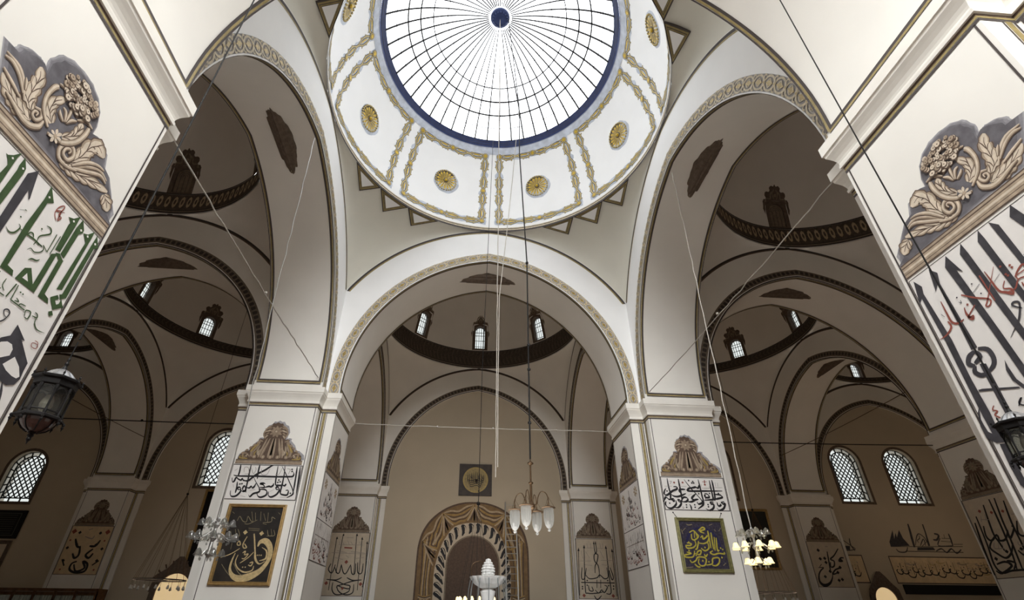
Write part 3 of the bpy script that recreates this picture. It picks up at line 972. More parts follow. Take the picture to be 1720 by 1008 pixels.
# ------------------------------------------------------------------ painted lettering: (colour, kind, millimetres on the face)
T = {
 'NR': [
(1,'p',[-884,3381,-825,3266,-847,3181,-810,2564,-825,2093,-817,1737,-833,1485,-895,1504,-898,1787,-890,2143,-880,2603,-891,3144,-942,3100]),
(1,'p',[-666,3388,-601,3291,-633,3166,-622,2549,-618,2362,-683,2364,-674,2567,-661,3174,-716,3115]),
(1,'p',[-680,2204,-622,2180,-636,1660,-693,1643]),
(1,'p',[-440,3398,-368,3128,-415,3184,-355,2408,-320,1873,-374,1761,-422,2443,-503,3289]),
(1,'p',[-249,3410,-233,3274,-161,2198,-213,2090,-307,3311]),
(1,'p',[-47,3413,-33,3289,5,2536,-45,2434,-103,3306]),
(1,'p',[67,3413,132,3323,155,2842,112,2753]),
(1,'p',[299,3423,348,3235,293,3123,241,3319]),
(1,'p',[-890,1824,-933,1700,-924,1581,-849,1503,-813,1525,-725,1505,-750,1427,-901,1459,-966,1527,-967,1653,-929,1779]),
(1,'p',[-879,1443,-825,1432,-824,1219,-825,1071,-729,1037,-774,947,-837,967,-885,1056,-891,1237]),
(1,'p',[-737,1127,-727,1082,-706,1086,-732,1033,-803,1054]),
(1,'p',[-454,2134,-457,2056,-448,1930,-409,1841,-362,1787,-369,1772,-435,1824,-485,1932,-489,2041]),
(1,'p',[-815,1979,-775,1974,-464,1859,-460,1840,-750,1938,-813,1960]),
(1,'r',[-662,2338,50,-735,2315,51,-774,2253,51,-729,2202,50]),
(1,'r',[-620,2346,50,-544,2298,48,-530,2212,48,-556,2143,47,-626,2099,48]),
(1,'r',[-727,2205,48,-757,2152,48,-719,2097,47,-654,2084,46]),
(1,'r',[-662,2338,46,-637,2266,46,-717,2226,46]),
(3,'r',[-752,1786,13,-782,1753,13,-747,1726,13,-787,1702,13,-750,1654,13,-776,1641,13]),
(1,'r',[-550,1702,14,-492,1763,14,-537,1721,14,-486,1683,13,-402,1705,13]),
(1,'r',[-89,2488,12,-144,2551,21,-128,2577,21,-91,2559,21,-95,2519,18,-154,2421,21,-220,2362,15,-306,2294,5]),
(3,'r',[-718,2988,13,-723,2824,20,-719,2724,23,-669,2678,23,-597,2683,16]),
(3,'r',[-926,2625,7,-837,2630,20,-750,2681,23,-755,2757,15]),
(3,'r',[-536,2789,14,-548,2716,24,-522,2638,27,-498,2667,15,-552,2675,15,-433,2753,19]),
(3,'r',[-500,2924,21,-404,2823,20,-287,2723,15,-316,2669,15,-348,2685,13,-301,2736,15,-104,2989,6]),
(3,'r',[-197,2999,11,-188,2889,18,-177,2750,20,-128,2694,26,-87,2648,21,-81,2703,18,-132,2747,12,-90,2804,14]),
(3,'r',[-128,2694,14,-50,2682,17,16,2745,13,97,2723,16]),
(3,'r',[13,2746,12,19,2798,14,108,2849,19,128,2787,13]),
(3,'r',[1,2787,15,133,2797,15]),
(3,'r',[-256,2991,22,-252,2685,21]),
(3,'r',[25,2705,12,25,2646,12,52,2631,12]),
(3,'d',[-493,2797,15]),
(3,'d',[19,2907,14]),
(3,'d',[25,2877,14]),
(3,'d',[-54,2948,14]),
(3,'d',[-50,2852,14]),
(3,'d',[-40,2829,14]),
(1,'r',[-91,2891,6,-171,2851,6]),
(1,'r',[-292,2917,7,-389,2873,7]),
(1,'r',[-555,2872,7,-538,2846,7,-533,2878,7]),
(1,'r',[-780,2859,7,-759,2815,7]),
(1,'d',[-356,2961,10]),
(1,'d',[-326,2821,10]),
(1,'d',[-550,2924,11]),
(1,'d',[168,2917,9]),
 ],
 'NL': [
(2,'p',[-271,3330,-251,3332,-215,3371,-171,3452,-179,3381,-166,3043,-218,3129,-208,3257,-240,3305]),
(2,'p',[-130,3444,-71,3364,-65,3292,-71,2887,-125,2976,-125,3292,-133,3339]),
(1,'p',[28,3453,99,3177,96,3153,47,3224,57,2676,-16,2796,-38,3345]),
(2,'p',[198,3442,302,3324,252,3272,252,3012,259,2549,326,2541,348,2494,212,2493,193,2960,208,3276]),
(2,'p',[498,3336,554,3365,608,3441,613,3341,611,2985,555,2969,540,3267,545,3310]),
(2,'p',[649,3443,716,3355,718,3317,686,3275,680,2959,625,2975,629,3315]),
(2,'p',[545,2909,597,2954,599,2492,374,2494,401,2628,454,2667,545,2551]),
(4,'p',[429,2540,445,2602,492,2543]),
(2,'p',[638,2915,688,2940,695,2550,752,2535,777,2490,647,2491]),
(2,'p',[572,2948,619,2971,691,2931,647,2905]),
(2,'p',[726,3327,777,3356,831,3438,835,3386,832,2693,776,2664,798,3262,755,3302]),
(2,'p',[879,3431,960,3326,919,3282,916,2653,864,2601,832,2639,856,2657,873,3278]),
(4,'d',[-208,3341,12]),
(4,'d',[-93,3343,12]),
(4,'d',[237,3333,13]),
(4,'d',[568,3343,14]),
(4,'d',[686,3330,15]),
(4,'d',[784,3335,15]),
(4,'d',[905,3336,16]),
(2,'r',[65,2813,4,112,2794,13,153,2824,15,170,2897,11,143,2914,7]),
(2,'r',[175,2888,9,258,2890,16,330,2900,16,432,2896,14]),
(2,'r',[317,2910,13,294,2937,13,267,2925,12,259,2888,12]),
(2,'r',[362,3093,9,411,3101,14,431,3054,14,360,2965,12,362,2907,9]),
(2,'d',[122,2976,10]),
(2,'d',[338,3032,11]),
(2,'r',[80,3021,5,131,3062,6]),
(2,'r',[117,3062,8,138,3062,8]),
(2,'r',[351,2854,8,362,2896,8,398,2885,8]),
(3,'r',[410,3205,11,361,3254,11,366,3329,11,399,3383,11,415,3369,11,402,3270,11,440,3268,11,420,3216,11,406,3318,11,363,3281,11,442,3334,11]),
(2,'p',[762,2561,820,2625,851,2600,821,2564,855,2535,876,2560,873,2614,936,2555,849,2472,770,2547]),
(2,'d',[848,2431,32]),
(2,'r',[360,2900,14,430,2900,14]),
(2,'r',[327,2776,4,349,2810,9,398,2806,10,446,2848,11,455,2893,8,433,2919,8,497,2890,11]),
(2,'r',[497,2890,13,491,3100,14]),
(2,'r',[532,2894,13,532,3113,14]),
(2,'r',[385,2704,5,408,2737,14,456,2754,14,476,2785,5]),
(2,'r',[229,2393,14,235,2465,14]),
(2,'r',[281,2308,15,375,2309,16]),
(2,'r',[259,2343,13,319,2343,14]),
(2,'r',[314,2445,8,314,2378,8,355,2344,8]),
(2,'r',[394,2310,17,415,2461,17]),
(2,'r',[444,2314,14,435,2462,14]),
(2,'r',[444,2314,17,604,2310,18]),
(2,'r',[482,2358,10,517,2341,10,476,2327,10]),
(2,'r',[597,2345,10,546,2337,10,535,2316,10]),
(2,'r',[637,2259,11,671,2260,11,668,2327,12,617,2315,11,633,2266,11]),
(2,'r',[697,2308,12,747,2318,12,737,2345,12,706,2351,12]),
(2,'r',[747,2318,9,754,2267,12,808,2228,11,896,2241,4]),
(2,'d',[485,2419,10]),
(2,'d',[513,2419,10]),
(1,'r',[424,2071,16,474,2114,15,496,2159,9,501,2212,13,470,2229,13,444,2206,11,467,2173,8,500,2162,9]),
(1,'p',[620,2168,760,2080,726,2074,896,1924,896,1850,907,1770,881,1705,816,1671,756,1680,638,1718,514,1923,550,1996,613,2051]),
(4,'p',[625,1839,568,1881,550,1919,569,1964,619,1995,669,1994,699,1961,703,1902]),
(4,'p',[687,1811,753,1915,838,1859,890,1787,869,1760,818,1760,743,1779]),
(1,'r',[772,1675,18,811,1588,27,834,1484,33,839,1387,37]),
(3,'r',[846,2133,7,887,2129,7,896,2076,7,846,2069,7,834,2101,7,881,2113,7,908,2095,7]),
 ],
 'FL': [
(0,'n',[-728,3624,56,-713,3432,56,-718,3298,55]),
(0,'n',[-454,3631,56,-449,3425,56,-432,3229,55,-425,2994,54,-399,2872,54]),
(0,'n',[-219,3630,56,-218,3445,56,-193,3234,55]),
(0,'n',[152,3611,57,93,3595,56,-53,3477,56,-245,3359,56,-365,3237,55,-421,3187,55,-503,3185,55,-582,3225,55]),
(0,'n',[-844,3330,55,-727,3305,55,-233,3310,55,183,3307,56,639,3318,56,732,3335,56,746,3399,56,713,3454,56]),
(0,'n',[-866,3260,55,-828,3150,55,-785,3164,55,-757,3262,55,-691,3222,55,-615,3196,55,-586,3239,55,-544,3184,55,-421,3187,55]),
(0,'n',[274,3600,57,292,3345,56,320,3108,55,388,3082,55,484,3084,55,512,3140,55]),
(0,'n',[379,3603,57,501,3435,56,668,3186,55,815,2955,55,825,2846,54,694,2762,54]),
(0,'n',[462,3605,57,492,3350,56,497,3085,55,494,2920,54,523,2853,54,652,2828,54,700,2857,54,692,2952,55,624,2950,55]),
(0,'n',[794,3600,57,818,3259,56,835,2928,55]),
(0,'n',[878,3602,57,901,3262,56,930,2835,54]),
(0,'n',[-313,3301,55,-206,3151,55,-66,2975,54,-72,2893,54,-197,2850,54,-270,2767,54,-311,2820,54]),
(0,'n',[-699,3153,55,-672,3002,54,-671,2853,54]),
(0,'n',[-563,2950,54,-630,2948,54,-631,3003,54,-574,2991,54,-548,2896,54,-626,2786,54,-728,2764,54,-787,2810,54,-811,2917,54]),
(0,'n',[-542,2923,54,-467,2898,54,-428,2953,54,-480,3048,55,-512,2965,54,-440,2899,54,-418,2967,54]),
(0,'n',[-428,3008,54,-344,2996,54,-300,3038,55,-262,2998,54,-219,3040,55,-199,3123,55]),
(0,'n',[-76,3016,55,46,3019,55,2,3087,55,-86,3112,55,-8,3128,55,50,3115,55]),
(0,'n',[60,3019,55,162,3049,55,220,3037,55,265,3079,55,265,3134,55]),
(0,'n',[427,2973,55,373,2972,55,360,3026,55,414,3028,55,454,2946,55,404,2836,54,283,2773,54,198,2818,54,188,2913,54]),
(0,'n',[-89,2961,54,60,2965,54,141,2912,54,137,2817,54,15,2760,54,-75,2799,54,-113,2892,54]),
(0,'n',[501,3099,55,569,3073,55,598,3129,55]),
(0,'d',[-615,3093,27]),
(0,'d',[-562,3101,27]),
(0,'d',[370,3158,28]),
(0,'d',[429,3173,28]),
(0,'d',[383,3221,28]),
(0,'d',[671,3517,28]),
(0,'d',[684,3461,28]),
(0,'d',[764,2878,27]),
(7,'r',[-589,3407,13,-609,3534,13,-513,3536,13,-458,3382,13,-564,3365,12]),
(7,'r',[-430,3539,13,-331,3371,13,-291,3485,13,-323,3556,13]),
(7,'r',[-146,3518,13,-108,3363,13,30,3366,13,75,3523,13]),
(7,'r',[251,3372,13,348,3374,13,402,3560,13]),
(7,'r',[534,3535,13,624,3509,13,597,3381,13]),
(7,'r',[-848,3442,13,-781,3501,13]),
(7,'r',[-390,3174,12,-292,3218,12]),
(7,'r',[-124,3208,12,-52,3252,12]),
(7,'r',[9,3226,12,198,3244,12]),
(7,'r',[683,3242,13,746,3272,13]),
(7,'r',[-789,3082,12,-753,3000,12]),
(7,'r',[-519,2789,12,-391,2765,12]),
(7,'r',[-312,2929,12,-171,2959,12]),
(7,'r',[222,2914,12,318,2971,12]),
(7,'r',[515,2771,12,721,2762,12]),
 ],
 'FR': [
(0,'n',[-738,3542,62,-734,3316,61,-713,3114,61,-727,2954,60,-654,2968,60,-619,2930,60]),
(0,'n',[-410,3529,62,-405,3324,61,-400,3121,61,-408,2894,60]),
(0,'n',[-240,3520,62,-130,3344,62,27,3131,61,179,2907,60,52,2838,60,23,2904,60]),
(0,'n',[180,3530,62,191,3338,62,201,3081,61,210,2921,60,174,2815,60,11,2706,60]),
(0,'n',[508,3511,62,509,3318,62,513,3142,61,506,2981,61,418,2965,61,244,2948,60]),
(0,'n',[584,3526,63,588,3347,62,566,2995,61,492,2980,61]),
(0,'n',[-594,3306,61,-495,3301,61,-506,3240,61,-644,3183,61,-805,3072,60,-887,3083,60,-881,3164,61,-831,3246,61]),
(0,'n',[-701,3101,61,-640,3049,60,-530,3031,60,-412,3060,61,-258,3124,61]),
(0,'n',[-252,3232,61,-322,3237,61,-423,3228,61,-436,3160,61,-375,3108,61]),
(0,'n',[831,3217,62,327,3205,61,-160,3194,61,-180,3234,61,-115,3276,61,-68,3223,61]),
(0,'n',[-144,3275,61,-12,3292,61,63,3308,62,129,3282,62,168,3365,62]),
(0,'n',[-949,2883,60,-872,3004,60,-832,2991,60,-783,2952,60,-713,2954,60]),
(0,'n',[-619,2930,60,-666,2902,60,-673,2942,60]),
(0,'n',[-876,2898,60,-904,2818,60,-850,2728,59,-727,2717,59,-596,2825,60,-591,2930,60]),
(0,'n',[-680,2744,59,-556,2734,59,-455,2828,60,-452,2920,60,-518,2945,60,-499,2892,60,-415,2894,60]),
(0,'n',[-415,2894,60,-302,2897,60,-235,2951,60,-253,3004,60,-350,3015,60,-440,2907,60]),
(0,'n',[-245,2898,60,-132,2900,60,-9,2956,60,79,2971,60]),
(0,'n',[24,3117,61,-94,3021,61,-105,2967,60,-9,2956,60]),
(0,'n',[284,3136,61,379,3112,61,404,3032,61,290,3029,61,293,3110,61,293,2976,61]),
(0,'n',[550,3116,61,734,3106,61,790,3040,61,638,2997,61,563,2982,61]),
(0,'n',[503,2901,60,417,2899,60,420,2846,60,491,2848,60,467,2742,60,340,2674,60,239,2724,60]),
(0,'n',[819,2921,61,727,2892,60,775,2854,60,835,2868,60,761,2735,60,622,2680,60,566,2744,60]),
(0,'n',[602,2903,60,621,2798,60,698,2826,60,681,2878,60]),
(0,'n',[-216,2833,60,-184,2781,60,-177,2677,59]),
(0,'d',[-800,3179,28]),
(0,'d',[-780,2847,27]),
(0,'d',[-29,3422,28]),
(0,'d',[29,3423,28]),
(0,'d',[8,3464,28]),
(0,'d',[118,3126,28]),
(0,'d',[435,3140,28]),
(0,'d',[700,3146,28]),
(0,'d',[325,2831,27]),
(0,'d',[326,2772,27]),
(0,'d',[-304,2811,27]),
(0,'d',[-310,2745,27]),
(0,'d',[-65,2816,27]),
(0,'d',[-64,2751,27]),
(0,'d',[-109,3489,28]),
(3,'r',[282,3464,20,426,3467,20]),
(3,'r',[364,3514,43,351,3417,42]),
(3,'d',[-551,3423,34]),
(3,'d',[-300,3429,34]),
(3,'d',[351,3383,34]),
(7,'r',[-855,3313,14,-634,3318,14]),
(7,'r',[-682,3454,14,-624,3455,14,-682,3372,14]),
(7,'r',[-450,3316,14,-206,3322,14]),
(7,'r',[230,3284,14,474,3290,14,458,3344,14]),
(7,'r',[622,3307,14,853,3312,14]),
(7,'r',[670,3459,14,657,3335,14]),
(7,'r',[740,3447,14,729,3337,14]),
(7,'r',[-623,3143,14,-530,3185,14]),
(7,'r',[-198,3072,14,-90,3115,14]),
(7,'r',[238,3394,14,221,3311,14]),
(7,'r',[-843,3259,14,-801,3260,14]),
(7,'r',[-409,2776,14,-421,2711,14,-374,2738,14]),
 ],
 'BK': [
(5,'r',[258,1544,44,289,1649,111,419,1677,156,553,1549,133,611,1357,109,567,1167,97,434,979,128,222,857,169,-10,814,148,-179,869,106,-284,1011,64,-292,1197,54,-255,1387,26]),
(5,'r',[89,1847,45,146,1673,36,217,1437,35,277,1247,52,393,1144,30,512,1208,22]),
(5,'r',[-176,1346,22,-197,1177,30,-91,1034,30,85,954,34,252,997,30,270,1100,21]),
(5,'r',[189,1415,18,87,1286,22,-81,1158,26]),
(5,'r',[-274,1622,27,-228,1662,27,-186,1581,26,-249,1571,26,-274,1622,27]),
(5,'r',[-87,1604,27,-15,1519,26,-85,1509,26,-121,1603,27,-65,1778,27]),
(5,'r',[-76,1390,26,-19,1433,26,-19,1348,26,65,1370,26,3,1264,26,-64,1263,26]),
(5,'r',[-583,1277,13,-361,1364,20,-172,1495,18]),
(5,'r',[153,1161,30,226,1183,30,203,1100,30,131,1119,30]),
(5,'r',[365,1525,13,500,1441,35,519,1271,44,375,1217,22]),
(5,'d',[-137,1876,58]),
(5,'d',[276,1857,59]),
(5,'d',[298,1342,20]),
(5,'d',[343,1343,20]),
(5,'d',[392,1343,20]),
(5,'d',[11,1066,19]),
(5,'d',[73,1067,19]),
(6,'r',[-418,2150,16,-380,2264,16,-280,2153,16,-181,2132,16,-171,2268,16,-43,2135,16,85,2182,16]),
(6,'r',[-107,2384,16,-15,2135,16]),
(6,'r',[-8,2363,16,44,2159,16]),
(6,'r',[127,2389,16,172,2161,16]),
(6,'r',[209,2344,16,300,2164,16]),
(6,'r',[320,2370,16,357,2120,16]),
(6,'r',[534,2214,16,441,2257,16,445,2144,16,241,2117,16]),
(6,'r',[-216,2086,16,-120,2077,16,4,2135,16]),
(6,'r',[247,2095,16,345,2074,16]),
(6,'r',[-512,1903,16,-458,1794,16,-373,1817,16]),
(6,'r',[-409,1949,16,-338,1774,16]),
(6,'r',[-341,1950,16,-262,1786,16,-429,1772,16]),
(6,'r',[401,1941,16,456,1809,16,548,1811,16]),
(6,'r',[488,1965,16,553,1789,16]),
(6,'r',[562,1944,16,605,1812,16,413,1797,16]),
(6,'r',[-83,1977,16,199,1960,16]),
(6,'r',[-71,1933,16,198,1920,16]),
(6,'r',[-597,2374,16,-537,2330,16]),
(6,'r',[578,2375,16,636,2330,16]),
(6,'r',[-518,1131,15,-361,969,15,-244,868,15]),
(6,'r',[-236,1156,15,-69,952,15,63,872,15]),
(6,'r',[-399,1620,15,-391,1470,15]),
 ],
 'BL': [
(5,'r',[-107,2132,39,22,2218,39,76,2169,39,-73,2116,39,45,2068,39]),
(5,'r',[-374,2077,38,-254,2129,39,-164,2031,38,-138,1982,38,-246,1897,38,-333,1912,38,-325,2045,38]),
(5,'r',[-230,2113,39,-254,1947,38]),
(5,'r',[-194,2064,38,-172,1948,38]),
(5,'r',[-90,1949,38,-24,2000,38,-23,1917,38,79,1969,38,104,2002,38,152,1970,38,90,1854,38,-29,1803,38,-171,1817,38]),
(5,'r',[151,2136,39,152,1970,38,146,1692,38]),
(5,'r',[233,2088,39,222,1872,38,220,1660,38]),
(5,'r',[299,1972,38,249,1629,38]),
(5,'r',[350,1957,38,317,1646,38,371,1647,38]),
(5,'r',[-498,1811,38,-374,1797,38,-420,1748,38,-529,1746,38,-505,1682,38,-340,1700,38,-251,1783,38,-267,1881,38]),
(5,'r',[-126,1687,38,-31,1624,38,91,1691,38,87,1837,38]),
(5,'r',[-161,1866,38,-234,1686,38,-295,1653,38]),
(5,'r',[-542,1585,37,-422,1554,37,-629,1503,37,-566,1457,37,-385,1475,37,-320,1620,37]),
(5,'r',[-310,1492,37,-233,1605,37,-139,1623,37,-195,1526,37,-333,1556,37]),
(5,'r',[-66,1544,37,-44,1480,37,24,1545,37]),
(5,'r',[186,1628,38,103,1578,37,201,1532,37,334,1566,37,494,1552,37,487,1600,38]),
(5,'r',[-490,1395,37,-449,1332,37,-332,1381,37,-262,1461,37,-101,1463,37,-43,1401,37,-106,1274,37,-216,1257,37,-271,1335,37,-233,1430,37]),
(5,'r',[-70,1275,37,98,1308,37,143,1435,37,309,1453,37,301,1342,37,194,1262,37,91,1277,37]),
(5,'r',[-384,1302,37,-309,1232,37,-240,1225,37]),
(5,'d',[-14,1705,27]),
(5,'d',[-441,1829,28]),
(5,'d',[-473,1618,27]),
(5,'d',[-146,1376,27]),
(5,'d',[18,1354,27]),
(5,'d',[466,1664,27]),
(5,'d',[418,1696,27]),
(5,'d',[401,1463,27]),
(6,'r',[-423,2294,28,-355,2270,28,-259,2289,28]),
(6,'r',[218,2272,28,318,2308,28]),
(6,'r',[-596,2157,28,-563,2041,28]),
(6,'r',[-461,2193,28,-590,2090,28]),
(6,'r',[344,2173,28,369,2123,28]),
(6,'r',[462,2125,28,537,2210,28]),
(6,'r',[-650,1204,27,-435,1223,27]),
(6,'r',[391,1265,27,477,1329,27]),
 ],
 'WL': [
(0,'r',[-340,3550,51,-399,1858,48]),
(0,'r',[300,3561,51,433,1805,48]),
(0,'r',[-624,3411,50,-610,1136,47]),
(0,'r',[585,3409,51,694,1150,47]),
(0,'r',[851,3212,50,954,1854,48,902,1274,47]),
(0,'r',[-699,2254,49,-768,2000,48,-582,1856,48,-485,2215,49]),
(0,'r',[-486,2088,48,-354,1858,48,-243,1881,48,-209,2218,49]),
(0,'r',[-209,2218,49,-91,1925,48,18,1821,48,115,1927,48,229,2224,49]),
(0,'r',[235,2182,49,335,1846,48,472,1848,48,453,2270,49]),
(0,'r',[539,2314,49,603,1891,48,790,1873,48,800,2275,49]),
(0,'r',[-782,1583,48,-348,1564,48,-94,1674,48]),
(0,'r',[-782,1583,48,-342,1527,47,45,1387,47,326,1329,47,301,1206,47,-25,1264,47,-264,1343,47]),
(0,'r',[833,1582,48,426,1556,48,135,1669,48]),
(0,'r',[833,1582,48,388,1514,48,0,1387,47,-257,1302,47,-188,1161,47]),
(0,'r',[-466,1464,47,-461,1178,47,-290,978,47,23,981,47,317,1105,47,330,1309,47]),
(0,'r',[498,1392,47,504,1067,47,295,964,47,20,1001,47,-184,1140,47,-257,1302,47]),
(0,'p',[-314,3596,-280,3475,-371,3482]),
(0,'p',[317,3607,381,3473,274,3484]),
(0,'p',[-606,3442,-552,3323,-658,3334]),
(0,'p',[583,3454,652,3311,545,3328]),
(0,'p',[852,3270,916,3125,809,3145]),
(7,'r',[-737,2726,27,903,2685,27]),
(7,'r',[-496,3080,27,658,3076,27]),
(7,'r',[-472,3213,27,-426,3081,27]),
(7,'r',[-304,3194,27,-227,3075,27]),
(7,'r',[-79,3264,27,21,3079,27]),
(7,'r',[69,3222,27,186,3082,27]),
(7,'r',[494,3229,27,562,3088,27]),
(7,'r',[-148,3396,28,159,3402,28]),
(7,'r',[-520,2816,27,-40,2737,27]),
(7,'r',[139,2783,27,803,2727,27]),
(7,'r',[-560,2513,27,-176,2432,27]),
(7,'r',[-65,2606,27,88,2522,27]),
(7,'r',[420,2484,27,785,2532,27]),
(3,'d',[4,2328,89]),
(3,'d',[805,1404,86]),
(3,'d',[-767,1427,86]),
(3,'r',[-193,2953,100,185,2937,100]),
(3,'d',[6,1215,68]),
 ],
 'WR': [
(0,'r',[-822,3073,49,-910,1040,46]),
(0,'r',[-529,3227,49,-615,1357,46,-521,1142,46,-71,1146,46,250,1208,46]),
(0,'r',[-20,3407,50,5,2916,49,135,2813,49,59,2498,48,-52,2311,48,-81,2004,47]),
(0,'r',[61,3408,50,84,2960,49,-51,2810,49,-54,2538,48,110,2313,48,129,1804,47]),
(0,'r',[573,3202,49,596,1890,47,617,1173,46,378,1131,46]),
(0,'r',[864,3057,49,883,1019,46]),
(0,'r',[-702,2241,48,-761,1793,47,-627,1755,47,-497,2223,48]),
(0,'r',[-546,1917,47,-377,1758,47,-8,1802,47,141,1925,47,353,1766,47,545,1849,47,520,2257,48]),
(0,'r',[682,2259,48,798,1852,47,715,1730,47,622,2135,48]),
(0,'r',[-447,1477,47,-421,1260,46,-242,1243,46,-294,1420,47]),
(0,'r',[-148,1283,46,19,1147,46,168,1286,46,291,1170,46,461,1408,47,324,1486,47]),
(0,'r',[-16,1722,47,-50,1363,47]),
(0,'r',[167,1724,47,131,1365,47]),
(0,'r',[-215,1047,46,-75,874,46,144,1051,46]),
(0,'r',[-799,1593,68,836,1587,68]),
(0,'p',[-804,3137,-765,2968,-876,2979]),
(0,'p',[-517,3270,-474,3100,-586,3111]),
(0,'p',[565,3257,623,3096,511,3102]),
(0,'p',[861,3121,926,2939,816,2962]),
(0,'p',[-16,3450,13,3300,-72,3299]),
(0,'p',[74,3452,98,3301,22,3300]),
(0,'d',[-498,1676,43]),
(0,'d',[505,1688,43]),
(0,'d',[-515,1477,42]),
(0,'d',[527,1468,43]),
(0,'d',[-746,1415,42]),
(0,'d',[-753,1324,42]),
(0,'d',[766,1451,43]),
(0,'d',[752,1332,42]),
(3,'d',[-699,1042,83]),
(3,'d',[705,1037,84]),
(7,'r',[-421,3122,27,446,3114,27]),
(7,'r',[-379,3337,27,-351,3123,27]),
(7,'r',[-191,3340,27,-186,3126,27]),
(7,'r',[282,3347,27,307,3133,27]),
(7,'r',[423,3350,27,425,3135,27]),
(7,'r',[-771,2528,26,-216,2536,26]),
(7,'r',[250,2563,26,809,2571,26]),
(7,'r',[-689,2991,27,-646,2655,26]),
(7,'r',[-459,2952,27,-298,2660,26]),
(7,'r',[248,3005,27,401,2670,27]),
(7,'r',[718,3012,27,751,2675,27]),
(7,'r',[-554,2366,26,-188,2330,26]),
(7,'r',[278,2377,26,645,2341,26]),
 ],
 'R2': [
(0,'r',[-812,2906,68,-909,2147,66,-953,1338,64]),
(0,'r',[-676,3086,68,-737,2204,66,-811,1642,64,-678,1391,63,-358,1421,61,18,1420,60,348,1436,58]),
(0,'r',[-256,3375,67,-370,2543,65,-313,2229,64,-271,1980,63]),
(0,'r',[8,3498,66,-9,2875,64,-33,2419,63,-93,1832,61,-169,1442,61]),
(0,'r',[194,3501,65,114,2855,63,88,2403,62,30,1748,60,-1,1447,60]),
(0,'r',[439,3372,63,357,2740,62,350,2183,60,335,1914,59]),
(0,'r',[872,3161,60,819,2447,59,823,1738,57]),
(0,'r',[-574,2768,67,-644,2464,66,-539,2315,65,-282,2453,64,-264,2280,64,-50,2309,63,124,2548,62]),
(0,'r',[124,2548,62,72,2293,62,341,2554,61,300,2635,62]),
(0,'r',[532,2749,61,402,2433,61,501,2310,60,707,2390,59,741,2752,60]),
(0,'r',[-508,2330,65,-689,2122,65,-528,1915,64,-334,1783,62,-95,1906,62,95,2178,61]),
(0,'r',[141,1953,61,263,1796,59,519,1823,58,755,2026,58,745,2313,59]),
(0,'r',[-725,1635,64,-433,1682,63,-263,1558,61,-688,1374,63,-842,1459,64]),
(0,'r',[-261,1522,61,-340,1692,62,-124,1618,61,-258,1449,61]),
(0,'r',[134,1559,59,343,1646,59,250,1461,59,-33,1403,60]),
(0,'r',[417,1709,58,715,1645,57,450,1479,58,618,1362,56]),
(0,'d',[-663,1790,64]),
(0,'d',[-219,1956,62]),
(0,'d',[258,1976,60]),
(0,'d',[713,1819,57]),
(3,'d',[-477,3213,59]),
(3,'d',[259,3082,55]),
(3,'d',[670,3238,54]),
(3,'d',[-110,3108,57]),
(7,'r',[-503,3076,25,-580,2889,25]),
(7,'r',[-562,2966,25,-302,2923,25]),
(7,'r',[-352,3091,25,-408,2901,25]),
(7,'r',[-482,2250,24,-548,2086,24,-233,2050,24]),
(7,'r',[-355,2234,24,-421,2072,24]),
(7,'r',[-211,2254,24,-275,2055,24]),
(7,'r',[272,2193,23,255,2085,23,533,2070,22]),
(7,'r',[445,2208,22,391,2069,22]),
(7,'r',[578,2227,22,542,2087,22]),
(7,'r',[470,2949,23,721,2943,23]),
(7,'r',[662,3067,23,607,2887,23]),
 ],
 'OR': [
(0,'r',[42,3150,69,-42,2583,68,-92,2249,67]),
(0,'r',[678,3294,70,347,2964,69,93,2791,69,255,2699,68,177,2474,68,-7,2435,68,48,2659,68]),
(0,'r',[828,2858,69,654,2855,69,514,2703,68,731,2706,69]),
(0,'r',[538,2405,68,353,2365,68,156,2289,67,-14,2103,67,288,2180,67]),
(0,'r',[218,2345,68,45,2214,67]),
(0,'r',[-683,2389,40,-403,2400,56,-598,2261,63,-758,2058,71,-815,1768,109,-628,1598,147,-297,1709,101,-73,1993,55,-32,2213,40]),
(0,'d',[-417,3200,90]),
(0,'d',[-440,2802,89]),
(0,'d',[-197,2824,89]),
(0,'d',[-195,2637,88]),
(0,'d',[-455,1989,86]),
(0,'d',[-119,2230,87]),
(0,'d',[209,1833,86]),
(0,'d',[392,1872,86]),
(0,'d',[467,2422,88]),
(0,'d',[270,2187,87]),
(0,'d',[649,2742,89]),
(0,'r',[-456,2559,48,-598,2427,48]),
(7,'r',[11,3379,49,142,3381,49]),
 ],
 'OL': [
(0,'r',[-583,3145,96,-385,2832,96,-217,2772,95]),
(0,'r',[551,3100,97,424,2845,96,165,2841,96]),
(0,'r',[-447,2519,94,-287,2324,94,-152,2462,94,-243,2834,96]),
(0,'r',[453,2533,95,340,2333,94,156,2466,95,377,2719,95]),
(0,'r',[-113,2186,94,-298,2092,93,-290,1851,92,18,1723,92,385,1787,92,396,2071,93,154,2190,94,331,1919,93,6,1782,92,-190,2063,93]),
(0,'r',[-789,2268,94,-595,1997,93]),
(0,'r',[833,2230,94,605,2031,93]),
(0,'d',[-499,3415,78]),
(0,'d',[429,3406,78]),
(0,'d',[-773,2751,76]),
(0,'d',[766,2725,76]),
(0,'d',[-718,2208,75]),
(0,'d',[737,2228,75]),
(0,'d',[-425,2894,77]),
(0,'d',[436,2895,77]),
(3,'d',[-763,3462,117]),
(3,'d',[740,3456,118]),
(7,'r',[-199,3247,45,134,3157,45,213,3286,45]),
(7,'r',[-154,3538,46,17,3606,46]),
(3,'d',[-783,3078,51]),
(3,'d',[746,3071,52]),
(3,'d',[-701,1845,49]),
(3,'d',[763,1846,49]),
 ],
 'SKY': [
(0,'p',[22051,3731,22478,4340,22391,3886,22585,4190,22573,3964,22845,4347,22899,3932,23118,3563,22041,3509]),
